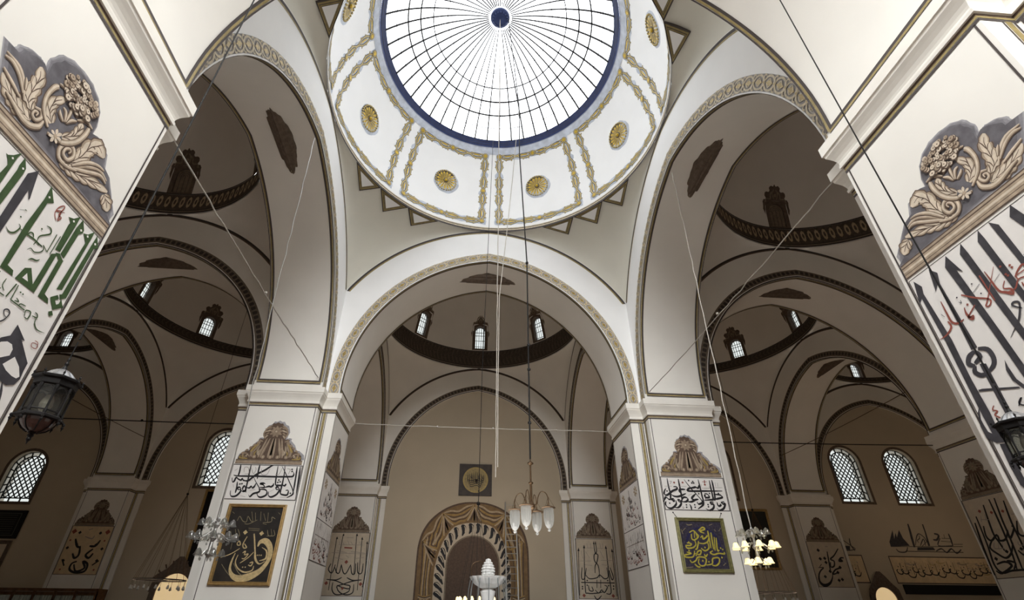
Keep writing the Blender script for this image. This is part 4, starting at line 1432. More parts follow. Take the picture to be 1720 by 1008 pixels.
(0,'r',[22041,3509,47,26100,3572,48]),
(0,'r',[22830,3293,55,25996,3282,56]),
(0,'p',[23457,4665,23531,4666,23523,4359,23474,3979,23404,3493,23297,3492,23336,3939]),
(0,'p',[24299,4661,24369,4663,24347,4297,24270,3581,24150,3579,24268,4219]),
(0,'r',[23446,3586,48,23706,4020,48,23901,4168,49,24106,4008,48,24174,3784,48,24210,3543,48]),
(0,'r',[23870,4099,40,23843,3947,40,23663,3832,40,23697,3720,40]),
(0,'r',[23715,3572,48,24041,3913,48,24014,3577,48]),
(0,'r',[23783,3536,40,24143,3765,40]),
(0,'p',[23510,3495,24406,3509,24464,3362,23440,3339]),
(0,'r',[22290,3402,55,22395,3257,55,22775,3263,55,22958,3486,55]),
(0,'r',[24771,4190,98,24995,4118,97,24799,3888,97,24584,3885,97]),
(0,'r',[25008,3967,57,24742,3588,56,25559,3601,56]),
(0,'r',[25095,3968,40,25649,3959,40]),
(0,'r',[24979,3816,40,25608,3789,40]),
(0,'r',[25597,4204,82,25597,3939,81,25559,3601,80]),
(0,'r',[25317,4162,41,25268,3971,40]),
(0,'r',[25639,3677,40,26158,3685,40]),
(0,'r',[24489,3326,71,24841,3442,72,25051,3261,71,25399,3450,72,25588,3232,71,25939,3422,72]),
(0,'p',[19039,4637,19094,4638,19083,4350,18990,3585,18900,3583,19023,4308]),
(0,'r',[19109,4067,43,19777,3558,42,19958,3324,42,18845,3330,42,19125,3986,43]),
(0,'p',[18915,3524,19778,3498,19708,3312,19013,3302]),
(0,'r',[19875,3878,60,19832,3559,59,19971,3265,59]),
(0,'r',[19203,3827,43,19192,3548,42]),
(0,'r',[19400,3750,42,19364,3531,42]),
 ],
 'CR': [
(0,'p',[-994,3635,-891,3689,-886,3807,-803,3900,-644,4075,-542,4107,-488,4246,-320,4296,-246,4258,-240,4366,-190,4519,-98,4613,17,4663,148,4662,273,4636,377,4561,443,4401,422,4261,485,4316,578,4287,662,4215,677,4143,784,4125,559,3666,-923,3622]),
(4,'p',[335,3781,350,3775,364,3770,377,3768,387,3772,396,3780,402,3793,413,3795,447,3813,466,3857,471,3873,470,3891,466,3911,464,3930,476,3942,485,3956,490,3977,489,4001,483,4020,474,4041,480,4057,487,4072,490,4088,488,4107,479,4109,470,4112,473,4129,481,4138,486,4150,488,4167,488,4187,487,4208,485,4231,461,4262,446,4261,432,4259,419,4256,409,4249,402,4238,398,4223,388,4216,366,4196,354,4162,349,4146,350,4127,354,4107,357,4088,345,4075,336,4060,332,4050,332,4037,337,4016,344,3993,336,3979,326,3965,321,3950,320,3931,334,3942,351,3947,343,3935,331,3935,320,3931,312,3921,307,3905,302,3886,298,3866]),
(2,'p',[332,3788,346,3784,359,3781,371,3781,382,3785,390,3793,397,3805,408,3808,438,3824,454,3863,458,3879,459,3897,456,3916,454,3935,464,3948,472,3962,477,3983,477,4005,472,4025,465,4045,470,4061,476,4076,478,4093,477,4112,470,4116,463,4121,466,4136,474,4146,480,4158,483,4174,484,4193,483,4213,483,4234,463,4259,450,4257,437,4253,425,4248,416,4241,409,4230,404,4215,395,4208,375,4189,365,4158,361,4141,361,4123,365,4103,367,4084,357,4070,349,4055,346,4044,345,4030,349,4009,354,3988,347,3973,338,3959,333,3943,333,3925,344,3931,356,3934,348,3923,336,3922,326,3917,318,3908,311,3894,306,3877,301,3859]),
(3,'p',[328,3798,340,3797,353,3797,364,3798,374,3803,383,3811,391,3821,401,3825,425,3838,438,3871,441,3888,442,3905,441,3924,440,3943,449,3957,455,3971,459,3991,459,4012,456,4031,451,4051,455,4067,460,4083,462,4100,462,4118,457,4126,454,4133,458,4147,465,4157,471,4170,475,4184,477,4201,479,4219,480,4237,466,4256,454,4250,443,4245,433,4238,425,4229,418,4218,413,4204,404,4195,389,4178,381,4151,378,4134,378,4116,380,4097,381,4079,373,4064,367,4048,365,4035,364,4020,365,4001,368,3980,363,3965,356,3950,351,3934,350,3916,357,3916,363,3916,355,3906,344,3904,334,3898,326,3889,318,3878,312,3864,306,3849]),
(4,'r',[326,3830,8,364,3857,8,394,3894,8,405,3961,8,414,4030,8,419,4099,8,429,4164,8,454,4211,8]),
(4,'r',[397,3805,6,367,3821,10,317,3823,5]),
(4,'r',[348,3923,6,342,3880,10,317,3823,5]),
(4,'r',[456,3916,6,424,3897,9,373,3863,5]),
(4,'r',[347,3973,7,370,3924,10,373,3863,5]),
(4,'r',[465,4045,6,437,4020,10,405,3961,5]),
(4,'r',[367,4084,7,389,4039,10,405,3961,5]),
(4,'r',[463,4121,6,441,4110,10,416,4064,5]),
(4,'r',[395,4208,7,407,4153,10,416,4064,5]),
(4,'p',[284,3702,304,3684,323,3670,340,3664,357,3669,374,3674,392,3656,410,3646,433,3648,452,3665,466,3672,484,3662,499,3661,513,3672,524,3692,538,3696,562,3695,582,3710,593,3731,602,3757,617,3766,631,3777,643,3795,653,3819,662,3846,650,3881,629,3887,609,3892,591,3890,576,3881,561,3870,540,3876,520,3877,510,3872,505,3861,490,3857,472,3869,455,3872,441,3863,429,3844,413,3842,402,3851,391,3853,375,3842,359,3823,342,3828,324,3832,307,3826,290,3811,275,3792]),
(2,'p',[283,3709,303,3694,321,3683,339,3678,356,3682,373,3686,391,3671,409,3663,430,3664,449,3679,463,3686,480,3678,496,3678,509,3688,521,3706,536,3710,557,3709,577,3723,588,3742,598,3766,613,3775,628,3786,640,3803,651,3825,661,3848,651,3878,631,3882,612,3884,594,3881,579,3871,564,3860,544,3864,525,3863,515,3857,507,3847,493,3843,475,3852,459,3854,445,3846,432,3829,417,3827,405,3834,393,3835,376,3826,361,3810,343,3814,325,3818,308,3813,292,3800,275,3785]),
(3,'p',[282,3720,301,3709,319,3701,337,3697,354,3700,371,3703,389,3693,406,3687,427,3688,444,3700,459,3706,475,3701,491,3702,505,3711,517,3725,532,3729,552,3729,570,3742,582,3759,594,3779,609,3789,623,3799,636,3814,648,3833,659,3853,652,3874,634,3874,616,3872,599,3867,584,3857,569,3847,550,3846,533,3843,521,3836,511,3828,497,3823,480,3829,464,3829,450,3822,437,3809,421,3806,408,3810,395,3811,378,3804,362,3793,345,3796,327,3798,310,3794,293,3785,277,3774]),
(4,'r',[297,3747,8,367,3748,8,433,3753,8,492,3769,8,551,3792,8,611,3833,7]),
(4,'r',[356,3682,6,318,3714,10,279,3747,5]),
(4,'r',[343,3814,6,311,3781,10,279,3747,5]),
(4,'r',[449,3679,6,408,3713,9,332,3747,5]),
(4,'r',[417,3827,6,392,3788,9,332,3747,5]),
(4,'r',[521,3706,6,485,3731,9,418,3748,5]),
(4,'r',[493,3843,6,470,3800,9,418,3748,5]),
(4,'r',[598,3766,6,560,3772,9,492,3769,5]),
(4,'r',[564,3860,6,543,3819,9,492,3769,5]),
(4,'p',[144,3890,159,3888,174,3886,188,3888,198,3895,206,3906,212,3922,227,3919,254,3936,267,3975,267,3991,264,4009,257,4029,267,4040,274,4052,277,4067,273,4124,247,4167,230,4178,223,4199,214,4217,202,4233,187,4247,170,4258,152,4270,133,4253,135,4227,137,4202,142,4178,148,4157,158,4139,170,4123,172,4098,164,4105,156,4132,154,4117,157,4098,162,4079,151,4068,143,4056,139,4041,148,4050,157,4050,154,4030,140,4028,129,4022,120,4011,115,3995,111,3975,108,3955]),
(2,'p',[141,3895,155,3895,170,3895,182,3898,192,3905,201,3916,207,3930,221,3930,245,3946,256,3980,257,3996,255,4014,250,4033,258,4044,264,4058,267,4073,264,4123,241,4161,225,4174,218,4194,209,4212,197,4229,183,4243,167,4256,150,4269,135,4254,138,4230,142,4205,147,4183,154,4162,164,4144,175,4128,179,4104,174,4107,166,4127,164,4111,166,4093,171,4075,161,4063,154,4050,150,4036,157,4041,163,4039,158,4020,146,4017,135,4011,126,4000,120,3986,115,3968,111,3949]),
(3,'p',[136,3903,150,3905,163,3907,174,3912,185,3920,193,3930,200,3943,213,3945,233,3959,242,3988,243,4004,242,4021,239,4038,245,4051,250,4065,253,4080,252,4120,232,4153,218,4167,210,4187,201,4205,190,4222,177,4238,163,4252,148,4267,137,4256,142,4233,147,4211,154,4189,162,4169,171,4151,182,4134,187,4112,186,4109,181,4119,179,4103,179,4086,182,4069,174,4056,169,4043,165,4028,170,4027,171,4024,165,4008,154,4003,143,3996,134,3986,127,3973,121,3958,115,3942]),
(4,'r',[135,3931,9,173,3966,9,204,4008,9,213,4069,9,210,4133,9,172,4206,9]),
(4,'r',[207,3930,7,176,3935,10,126,3922,5]),
(4,'r',[158,4020,7,152,3980,10,126,3922,5]),
(4,'r',[250,4033,7,226,4013,10,183,3975,5]),
(4,'r',[171,4075,7,186,4033,10,183,3975,5]),
(4,'r',[225,4174,7,220,4129,10,210,4053,5]),
(4,'r',[175,4128,7,195,4106,10,210,4053,5]),
(4,'p',[-2,3931,-7,3953,-13,3974,-21,3992,-31,4008,-43,4021,-57,4032,-63,4054,-57,4051,-48,4035,-51,4052,-57,4069,-66,4087,-61,4102,-58,4118,-59,4134,-64,4141,-71,4138,-77,4153,-72,4159,-69,4167,-70,4178,-74,4191,-80,4206,-87,4221,-108,4236,-119,4234,-129,4232,-138,4228,-144,4222,-146,4213,-145,4202,-156,4200,-167,4180,-170,4153,-168,4136,-162,4119,-153,4101,-160,4086,-164,4070,-164,4053,-152,4005,-123,3972,-107,3965,-99,3946,-89,3930,-77,3917,-63,3907,-47,3899,-31,3892]),
(2,'p',[-4,3928,-11,3948,-17,3968,-26,3986,-36,4002,-48,4015,-61,4026,-68,4047,-65,4047,-57,4037,-60,4053,-66,4070,-73,4088,-69,4103,-67,4119,-68,4136,-72,4144,-78,4143,-82,4157,-78,4163,-75,4172,-76,4182,-79,4194,-84,4208,-89,4222,-106,4235,-116,4232,-125,4228,-132,4224,-137,4217,-139,4209,-139,4198,-148,4195,-159,4177,-160,4152,-159,4135,-153,4117,-146,4100,-151,4084,-155,4068,-154,4052,-144,4009,-118,3979,-103,3971,-94,3953,-84,3936,-72,3923,-59,3912,-44,3904,-29,3895]),
(3,'p',[-8,3923,-15,3942,-23,3960,-32,3977,-42,3993,-54,4006,-67,4018,-75,4038,-76,4042,-71,4039,-73,4055,-77,4072,-83,4090,-81,4105,-79,4121,-80,4138,-84,4149,-87,4150,-90,4162,-86,4170,-84,4178,-84,4188,-85,4199,-88,4211,-91,4224,-104,4233,-111,4228,-118,4224,-124,4218,-129,4211,-131,4202,-131,4192,-138,4188,-146,4172,-147,4149,-145,4133,-141,4115,-136,4098,-139,4082,-141,4066,-141,4050,-133,4014,-111,3989,-97,3978,-87,3961,-77,3946,-66,3932,-53,3920,-39,3910,-25,3900]),
(4,'r',[-27,3926,9,-71,3984,9,-105,4044,9,-111,4110,9,-113,4169,9,-104,4203,9]),
(4,'r',[-61,4026,7,-50,3983,11,-17,3912,5]),
(4,'r',[-103,3971,7,-70,3955,11,-17,3912,5]),
(4,'r',[-73,4088,7,-89,4058,11,-82,3998,5]),
(4,'r',[-146,4100,8,-125,4064,11,-82,3998,5]),
(4,'r',[-82,4157,7,-97,4142,11,-110,4094,6]),
(4,'r',[-139,4198,8,-126,4162,11,-110,4094,6]),
(4,'p',[-178,3795,-174,3819,-172,3843,-172,3865,-177,3886,-187,3905,-200,3923,-203,3944,-194,3951,-185,3951,-185,3970,-191,3990,-202,4011,-212,4032,-202,4051,-196,4070,-202,4121,-229,4171,-244,4180,-263,4187,-267,4205,-269,4224,-275,4240,-287,4253,-359,4319,-412,4301,-425,4288,-442,4287,-457,4281,-470,4267,-481,4249,-490,4226,-499,4203,-479,4153,-456,4141,-434,4129,-413,4121,-395,4118,-379,4122,-365,4131,-347,4128,-369,4119,-426,4153,-421,4136,-411,4122,-397,4112,-384,4100,-386,4077,-386,4057,-398,4078,-399,4089,-387,4067,-371,4045,-375,4025,-382,4005,-383,3985,-377,3965,-361,3924,-335,3890,-322,3872,-320,3849,-313,3829,-302,3810,-287,3794,-268,3779,-249,3764]),
(2,'p',[-184,3793,-182,3816,-181,3839,-183,3861,-188,3882,-197,3901,-210,3919,-214,3940,-208,3949,-200,3952,-201,3971,-206,3992,-216,4012,-225,4033,-217,4052,-213,4071,-218,4117,-242,4161,-256,4172,-273,4180,-277,4197,-280,4216,-287,4232,-298,4245,-360,4303,-407,4286,-420,4274,-437,4273,-452,4267,-465,4255,-477,4238,-487,4219,-497,4199,-480,4157,-459,4148,-438,4139,-418,4133,-400,4132,-384,4135,-370,4144,-353,4143,-368,4136,-414,4162,-409,4145,-399,4131,-386,4119,-374,4107,-374,4086,-373,4067,-381,4082,-382,4087,-371,4066,-357,4044,-360,4024,-365,4004,-366,3984,-360,3963,-347,3926,-324,3895,-312,3876,-308,3854,-302,3834,-291,3815,-277,3798,-260,3782,-243,3767]),
(3,'p',[-192,3789,-193,3811,-195,3833,-198,3855,-204,3875,-213,3894,-224,3913,-229,3934,-227,3946,-222,3953,-223,3973,-228,3993,-236,4014,-243,4034,-238,4054,-236,4074,-241,4112,-260,4148,-273,4160,-287,4170,-292,4187,-297,4204,-304,4220,-314,4233,-361,4279,-399,4266,-413,4256,-429,4254,-445,4248,-459,4238,-471,4224,-483,4209,-495,4193,-483,4163,-463,4158,-443,4153,-425,4150,-407,4150,-392,4154,-377,4162,-360,4162,-367,4159,-398,4174,-391,4157,-382,4143,-370,4130,-359,4118,-358,4098,-354,4080,-358,4087,-358,4085,-349,4064,-339,4042,-340,4022,-343,4002,-342,3982,-337,3962,-327,3929,-308,3901,-297,3882,-293,3861,-286,3840,-276,3821,-263,3804,-249,3787,-235,3770]),
(4,'r',[-221,3799,9,-253,3878,9,-279,3958,10,-290,4038,10,-307,4114,10,-339,4174,10,-379,4214,10,-441,4193,10]),
(4,'r',[-210,3919,7,-219,3868,11,-213,3780,5]),
(4,'r',[-312,3876,8,-270,3847,11,-213,3780,5]),
(4,'r',[-216,4012,8,-246,3975,11,-260,3897,6]),
(4,'r',[-360,4024,8,-318,3980,12,-260,3897,6]),
(4,'r',[-273,4180,8,-284,4129,12,-290,4038,6]),
(4,'r',[-374,4107,8,-335,4093,12,-290,4038,6]),
(4,'r',[-407,4286,8,-373,4229,12,-323,4144,6]),
(4,'r',[-353,4143,8,-346,4158,12,-323,4144,6]),
(4,'p',[-134,3737,-155,3757,-176,3773,-197,3779,-219,3775,-240,3798,-262,3812,-284,3814,-301,3804,-315,3829,-336,3847,-359,3852,-384,3848,-404,3874,-426,3890,-450,3893,-480,3889,-510,3912,-539,3924,-569,3923,-599,3917,-629,3932,-659,3938,-690,3936,-721,3930,-722,3896,-692,3869,-662,3846,-632,3831,-602,3826,-574,3799,-545,3779,-516,3770,-490,3773,-473,3746,-451,3727,-428,3721,-403,3724,-383,3698,-362,3682,-339,3678,-310,3682,-282,3662,-261,3653,-239,3658,-218,3670,-197,3656,-176,3652,-155,3657,-134,3668]),
(2,'p',[-134,3731,-155,3749,-176,3763,-197,3768,-219,3766,-240,3786,-262,3799,-284,3801,-302,3794,-317,3817,-338,3834,-361,3839,-385,3838,-406,3861,-428,3876,-452,3881,-480,3879,-511,3900,-540,3911,-569,3913,-599,3909,-629,3923,-659,3930,-690,3930,-721,3927,-722,3899,-691,3875,-661,3853,-632,3840,-602,3833,-573,3809,-545,3791,-516,3782,-489,3782,-471,3758,-449,3741,-426,3734,-402,3735,-381,3711,-360,3695,-337,3691,-309,3692,-283,3674,-261,3666,-239,3669,-218,3678,-197,3666,-176,3662,-155,3666,-134,3674]),
(3,'p',[-134,3723,-155,3737,-176,3748,-197,3754,-219,3754,-240,3769,-262,3780,-284,3784,-303,3780,-320,3799,-341,3814,-364,3821,-388,3823,-409,3843,-431,3857,-455,3864,-482,3866,-512,3883,-540,3894,-570,3898,-600,3898,-629,3912,-659,3919,-690,3922,-721,3923,-721,3903,-691,3882,-661,3864,-631,3851,-602,3844,-573,3823,-544,3807,-515,3798,-488,3796,-469,3775,-446,3759,-423,3751,-399,3749,-379,3729,-357,3715,-334,3708,-308,3706,-283,3692,-261,3685,-239,3685,-218,3691,-197,3680,-176,3676,-155,3677,-134,3682]),
(4,'r',[-155,3707,9,-240,3727,9,-327,3753,9,-416,3797,10,-513,3841,10,-630,3881,10]),
(4,'r',[-219,3766,7,-176,3734,11,-134,3702,5]),
(4,'r',[-218,3678,7,-176,3690,11,-134,3702,5]),
(4,'r',[-302,3794,7,-260,3758,11,-176,3712,5]),
(4,'r',[-309,3692,7,-263,3707,11,-176,3712,5]),
(4,'r',[-385,3838,8,-345,3790,11,-262,3732,6]),
(4,'r',[-402,3735,8,-353,3739,11,-262,3732,6]),
(4,'r',[-480,3879,8,-437,3832,12,-349,3764,6]),
(4,'r',[-489,3782,8,-441,3784,12,-349,3764,6]),
(4,'r',[-599,3909,8,-541,3869,12,-439,3808,6]),
(4,'r',[-602,3833,8,-543,3832,12,-439,3808,6]),
(4,'p',[-723,3892,-742,3903,-760,3912,-774,3914,-783,3908,-788,3894,-801,3895,-817,3900,-836,3892,-845,3871,-842,3851,-843,3835,-854,3829,-859,3817,-858,3798,-853,3775,-846,3749,-821,3723,-799,3716,-779,3711,-763,3711,-753,3718,-749,3730,-735,3733,-718,3731,-713,3729,-713,3733,-710,3749,-705,3761,-692,3760,-683,3765,-679,3779,-678,3799,-679,3821]),
(2,'p',[-719,3886,-737,3895,-753,3901,-767,3902,-776,3895,-781,3883,-793,3882,-808,3886,-825,3878,-834,3859,-833,3841,-835,3826,-846,3820,-851,3808,-852,3791,-848,3770,-844,3747,-823,3725,-803,3721,-785,3718,-771,3720,-761,3727,-757,3739,-744,3742,-729,3742,-723,3742,-721,3746,-718,3761,-712,3772,-699,3772,-690,3777,-685,3790,-684,3808,-683,3827]),
(3,'p',[-714,3878,-729,3882,-744,3885,-756,3884,-765,3878,-771,3867,-782,3865,-796,3866,-810,3859,-819,3843,-820,3827,-824,3813,-834,3806,-840,3795,-842,3781,-842,3763,-841,3744,-826,3728,-810,3728,-794,3728,-782,3732,-773,3739,-767,3751,-756,3756,-743,3758,-737,3761,-733,3765,-728,3778,-721,3787,-710,3789,-701,3795,-695,3805,-691,3820,-688,3835]),
(4,'r',[-710,3851,10,-746,3827,10,-781,3800,10,-811,3763,10]),
(4,'r',[-781,3883,8,-745,3867,13,-701,3857,6]),
(4,'r',[-712,3772,8,-711,3811,12,-701,3857,6]),
(4,'r',[-833,3841,9,-794,3831,13,-737,3833,6]),
(4,'r',[-744,3742,8,-750,3782,12,-737,3833,6]),
(4,'r',[-219,3734,56,-356,3897,67,-508,4012,59,-646,3987,31]),
(2,'r',[-220,3744,40,-357,3908,50,-510,4023,40,-648,3998,12]),
(3,'r',[-221,3752,18,-358,3915,23,-511,4031,18,-649,4007,6]),
(4,'r',[-240,3734,46,-397,3858,56,-551,3972,51,-653,3953,29]),
(2,'r',[-241,3745,29,-399,3869,39,-553,3983,33,-654,3964,10]),
(3,'r',[-241,3752,13,-399,3876,17,-554,3991,15,-655,3973,5]),
(4,'r',[-243,3770,46,-355,3944,56,-474,4034,46,-563,4047,29]),
(2,'r',[-245,3781,30,-357,3955,39,-475,4046,28,-565,4059,10]),
(3,'r',[-245,3788,13,-358,3963,17,-476,4054,13,-566,4067,5]),
(4,'r',[415,3830,30,494,3955,49,599,4035,51,732,4032,31]),
(2,'r',[415,3840,16,493,3965,35,599,4044,37,732,4042,18]),
(3,'r',[415,3847,7,493,3972,16,599,4051,17,732,4048,8]),
(4,'r',[455,3876,30,552,3973,45,654,4013,44,723,3990,34]),
(2,'r',[454,3885,16,552,3982,31,654,4022,30,723,4000,21]),
(3,'r',[454,3892,7,552,3989,14,654,4029,14,723,4006,9]),
(4,'r',[456,3920,27,485,3988,39,511,4015,20]),
(2,'r',[455,3929,13,485,3997,25,510,4025,6]),
(3,'r',[455,3936,6,485,4004,11,510,4032,4]),
(4,'r',[457,3818,26,541,3855,44,676,3896,37]),
(2,'r',[456,3827,12,541,3865,31,676,3905,24]),
(3,'r',[456,3834,6,541,3871,14,676,3911,11]),
(4,'r',[27,4051,34,-3,4130,46,-46,4171,28]),
(2,'r',[26,4062,18,-4,4141,29,-47,4182,11]),
(3,'r',[25,4070,8,-4,4149,13,-47,4190,5]),
(4,'r',[35,4055,34,46,4175,45,64,4278,27]),
(2,'r',[34,4066,18,45,4186,29,64,4289,11]),
(3,'r',[33,4073,8,45,4194,13,63,4297,5]),
(4,'r',[44,4045,34,82,4136,45,127,4147,27]),
(2,'r',[43,4056,18,81,4147,29,127,4158,11]),
(3,'r',[43,4063,8,81,4155,13,126,4165,5]),
(4,'r',[57,4031,34,114,4066,44,140,4092,26]),
(2,'r',[56,4042,18,113,4077,28,139,4103,11]),
(3,'r',[56,4049,8,113,4084,13,139,4110,5]),
(4,'r',[-41,4190,31,-122,4282,52,-213,4278,29]),
(2,'r',[-42,4201,15,-123,4293,34,-215,4289,12]),
(3,'r',[-42,4209,7,-124,4301,16,-215,4297,5]),
(4,'r',[-13,4203,31,-64,4320,47,-145,4345,27]),
(2,'r',[-14,4214,15,-65,4331,30,-146,4356,10]),
(3,'r',[-15,4222,7,-66,4339,14,-147,4364,4]),
(4,'r',[138,4281,27,192,4330,45,274,4296,30]),
(2,'r',[137,4292,11,191,4341,29,273,4306,14]),
(3,'r',[137,4300,5,191,4349,13,273,4314,6]),
(4,'r',[-151,3833,34,-163,3867,38,-138,3881,42,-106,3841,45,-113,3783,48,-175,3772,53,-207,3853,54,-166,3922,53,-91,3896,52,-59,3796,55,-102,3714,58,-205,3712,53,-310,3765,36]),
(2,'r',[-152,3843,18,-164,3878,22,-139,3891,26,-107,3851,29,-114,3793,32,-177,3783,36,-209,3864,37,-167,3933,37,-92,3907,36,-60,3806,39,-103,3724,42,-206,3722,36,-311,3776,19]),
(3,'r',[-152,3850,8,-164,3886,10,-139,3899,12,-107,3858,13,-115,3801,15,-177,3790,16,-209,3872,17,-168,3940,17,-92,3914,16,-60,3813,18,-104,3731,19,-206,3730,16,-312,3783,8]),
(4,'r',[269,3824,31,269,3861,34,300,3851,37,298,3803,40,253,3792,44,225,3857,48,259,3908,48,318,3881,41]),
(2,'r',[269,3834,16,268,3871,20,299,3860,23,297,3813,26,253,3801,29,225,3867,33,258,3918,33,317,3890,26]),
(3,'r',[268,3841,7,268,3878,9,299,3867,10,297,3820,12,252,3808,13,224,3874,15,258,3925,15,317,3897,12]),
(4,'r',[194,3849,48,201,3770,61,267,3703,66,348,3693,64,446,3720,54,557,3750,37]),
(2,'r',[193,3859,33,200,3779,46,266,3712,51,348,3702,50,445,3730,40,557,3759,24]),
(3,'r',[193,3866,15,200,3786,21,266,3719,23,348,3709,23,445,3736,18,557,3765,11]),
(4,'r',[136,3845,42,244,3938,52,296,4067,55,293,4208,60,267,4262,78]),
(2,'r',[135,3855,27,243,3948,37,295,4077,40,292,4218,45,267,4272,63]),
(3,'r',[135,3862,12,243,3955,17,295,4084,18,292,4226,20,266,4280,28]),
(4,'r',[114,3800,39,-38,3854,58,-141,3983,65,-182,4121,66,-185,4243,83]),
(2,'r',[113,3809,24,-39,3865,43,-142,3994,48,-183,4132,49,-186,4254,66]),
(3,'r',[113,3817,11,-40,3872,19,-142,4001,22,-184,4140,22,-187,4262,30]),
(4,'d',[-58,4386,34]),
(2,'d',[-59,4394,27]),
(4,'d',[-59,4394,8]),
(4,'d',[76,4571,29]),
(2,'d',[75,4580,23]),
(4,'d',[75,4580,6]),
(4,'d',[-73,4496,44]),
(3,'d',[-73,4505,35]),
(4,'d',[-73,4505,10]),
(4,'d',[192,4438,36]),
(3,'d',[192,4446,29]),
(4,'d',[192,4446,8]),
(4,'d',[134,4297,34]),
(2,'d',[134,4305,27]),
(4,'d',[134,4305,8]),
(4,'d',[95,4574,39]),
(3,'d',[95,4582,31]),
(4,'d',[95,4582,9]),
(4,'d',[204,4440,37]),
(2,'d',[204,4448,29]),
(4,'d',[204,4448,8]),
(4,'d',[170,4284,32]),
(2,'d',[170,4291,26]),
(4,'d',[170,4291,7]),
(4,'d',[59,4264,39]),
(3,'d',[59,4272,32]),
(4,'d',[59,4272,9]),
(4,'d',[-130,4497,44]),
(3,'d',[-131,4506,35]),
(4,'d',[-131,4506,10]),
(4,'d',[93,4489,35]),
(3,'d',[92,4497,28]),
(4,'d',[92,4497,8]),
(4,'d',[-6,4378,36]),
(2,'d',[-6,4386,29]),
(4,'d',[-6,4386,8]),
(4,'d',[158,4279,38]),
(2,'d',[157,4287,31]),
(4,'d',[157,4287,9]),
(4,'d',[102,4539,40]),
(2,'d',[102,4547,32]),
(4,'d',[102,4547,9]),
(4,'d',[226,4410,36]),
(3,'d',[226,4418,29]),
(4,'d',[226,4418,8]),
(4,'d',[196,4405,31]),
(3,'d',[196,4413,25]),
(4,'d',[196,4413,7]),
(4,'d',[-12,4533,33]),
(2,'d',[-12,4541,26]),
(4,'d',[-12,4541,7]),
(4,'d',[70,4578,39]),
(3,'d',[69,4586,31]),
(4,'d',[69,4586,9]),
(4,'d',[89,4247,31]),
(3,'d',[89,4254,25]),
(4,'d',[89,4254,7]),
(4,'d',[62,4582,31]),
(3,'d',[62,4591,25]),
(4,'d',[62,4591,7]),
(4,'d',[76,4539,29]),
(2,'d',[75,4547,23]),
(4,'d',[75,4547,6]),
(4,'d',[5,4249,40]),
(3,'d',[5,4257,32]),
(4,'d',[5,4257,9]),
(4,'d',[37,4405,37]),
(3,'d',[36,4414,30]),
(4,'d',[36,4414,8]),
(4,'d',[86,4376,41]),
(3,'d',[86,4384,33]),
(4,'d',[86,4384,9]),
(4,'d',[39,4336,31]),
(3,'d',[38,4344,25]),
(4,'d',[38,4344,7]),
(4,'d',[253,4429,34]),
(3,'d',[252,4437,27]),
(4,'d',[252,4437,8]),
(4,'d',[22,4383,28]),
(2,'d',[21,4391,23]),
(4,'d',[21,4391,6]),
(4,'d',[78,4573,37]),
(3,'d',[78,4582,30]),
(4,'d',[78,4582,8]),
(4,'d',[119,4473,38]),
(2,'d',[118,4481,30]),
(4,'d',[118,4481,8]),
(4,'d',[158,4268,30]),
(3,'d',[157,4275,24]),
(4,'d',[157,4275,7]),
(4,'d',[79,4481,33]),
(3,'d',[79,4489,27]),
(4,'d',[79,4489,7]),
(4,'d',[3,4375,32]),
(3,'d',[2,4383,26]),
(4,'d',[2,4383,7]),
(4,'d',[98,4338,32]),
(3,'d',[98,4346,25]),
(4,'d',[98,4346,7]),
(4,'d',[163,4518,30]),
(3,'d',[163,4526,24]),
(4,'d',[163,4526,7]),
(4,'d',[109,4561,33]),
(3,'d',[109,4569,26]),
(4,'d',[109,4569,7]),
(4,'d',[189,4451,39]),
(3,'d',[188,4459,31]),
(4,'d',[188,4459,9]),
(4,'d',[-7,4355,41]),
(3,'d',[-8,4363,33]),
(4,'d',[-8,4363,9]),
(4,'d',[-97,4536,37]),
(3,'d',[-98,4544,30]),
(4,'d',[-98,4544,8]),
(4,'d',[203,4316,29]),
(3,'d',[203,4323,23]),
(4,'d',[203,4323,7]),
(4,'d',[191,4381,38]),
(3,'d',[190,4389,30]),
(4,'d',[190,4389,8]),
(4,'d',[-127,4470,41]),
(3,'d',[-127,4478,33]),
(4,'d',[-127,4478,9]),
(4,'d',[-20,4436,35]),
(3,'d',[-21,4444,28]),
(4,'d',[-21,4444,8]),
(4,'d',[56,4258,40]),
(3,'d',[56,4266,32]),
(4,'d',[56,4266,9]),
(4,'d',[178,4313,36]),
(3,'d',[178,4321,29]),
(4,'d',[178,4321,8]),
(4,'d',[-51,4460,32]),
(3,'d',[-52,4468,26]),
(4,'d',[-52,4468,7]),
(4,'d',[75,4492,39]),
(3,'d',[75,4500,32]),
(4,'d',[75,4500,9]),
(4,'d',[233,4368,39]),
(2,'d',[233,4376,31]),
(4,'d',[233,4376,9]),
(4,'d',[224,4407,27]),
(2,'d',[224,4415,22]),
(4,'d',[224,4415,6]),
(4,'d',[-107,4469,39]),
(3,'d',[-108,4477,31]),
(4,'d',[-108,4477,9]),
(4,'d',[47,4261,36]),
(3,'d',[46,4269,29]),
(4,'d',[46,4269,8]),
(4,'d',[-28,4278,35]),
(2,'d',[-29,4286,28]),
(4,'d',[-29,4286,8]),
(4,'d',[-34,4514,37]),
(2,'d',[-35,4522,29]),
(4,'d',[-35,4522,8]),
(4,'d',[-69,4297,41]),
(2,'d',[-69,4305,33]),
(4,'d',[-69,4305,9]),
(4,'d',[131,4298,28]),
(3,'d',[131,4306,22]),
(4,'d',[131,4306,6]),
(4,'d',[-46,4394,35]),
(3,'d',[-47,4402,28]),
(4,'d',[-47,4402,8]),
(4,'d',[-130,4393,34]),
(3,'d',[-130,4402,27]),
(4,'d',[-130,4402,8]),
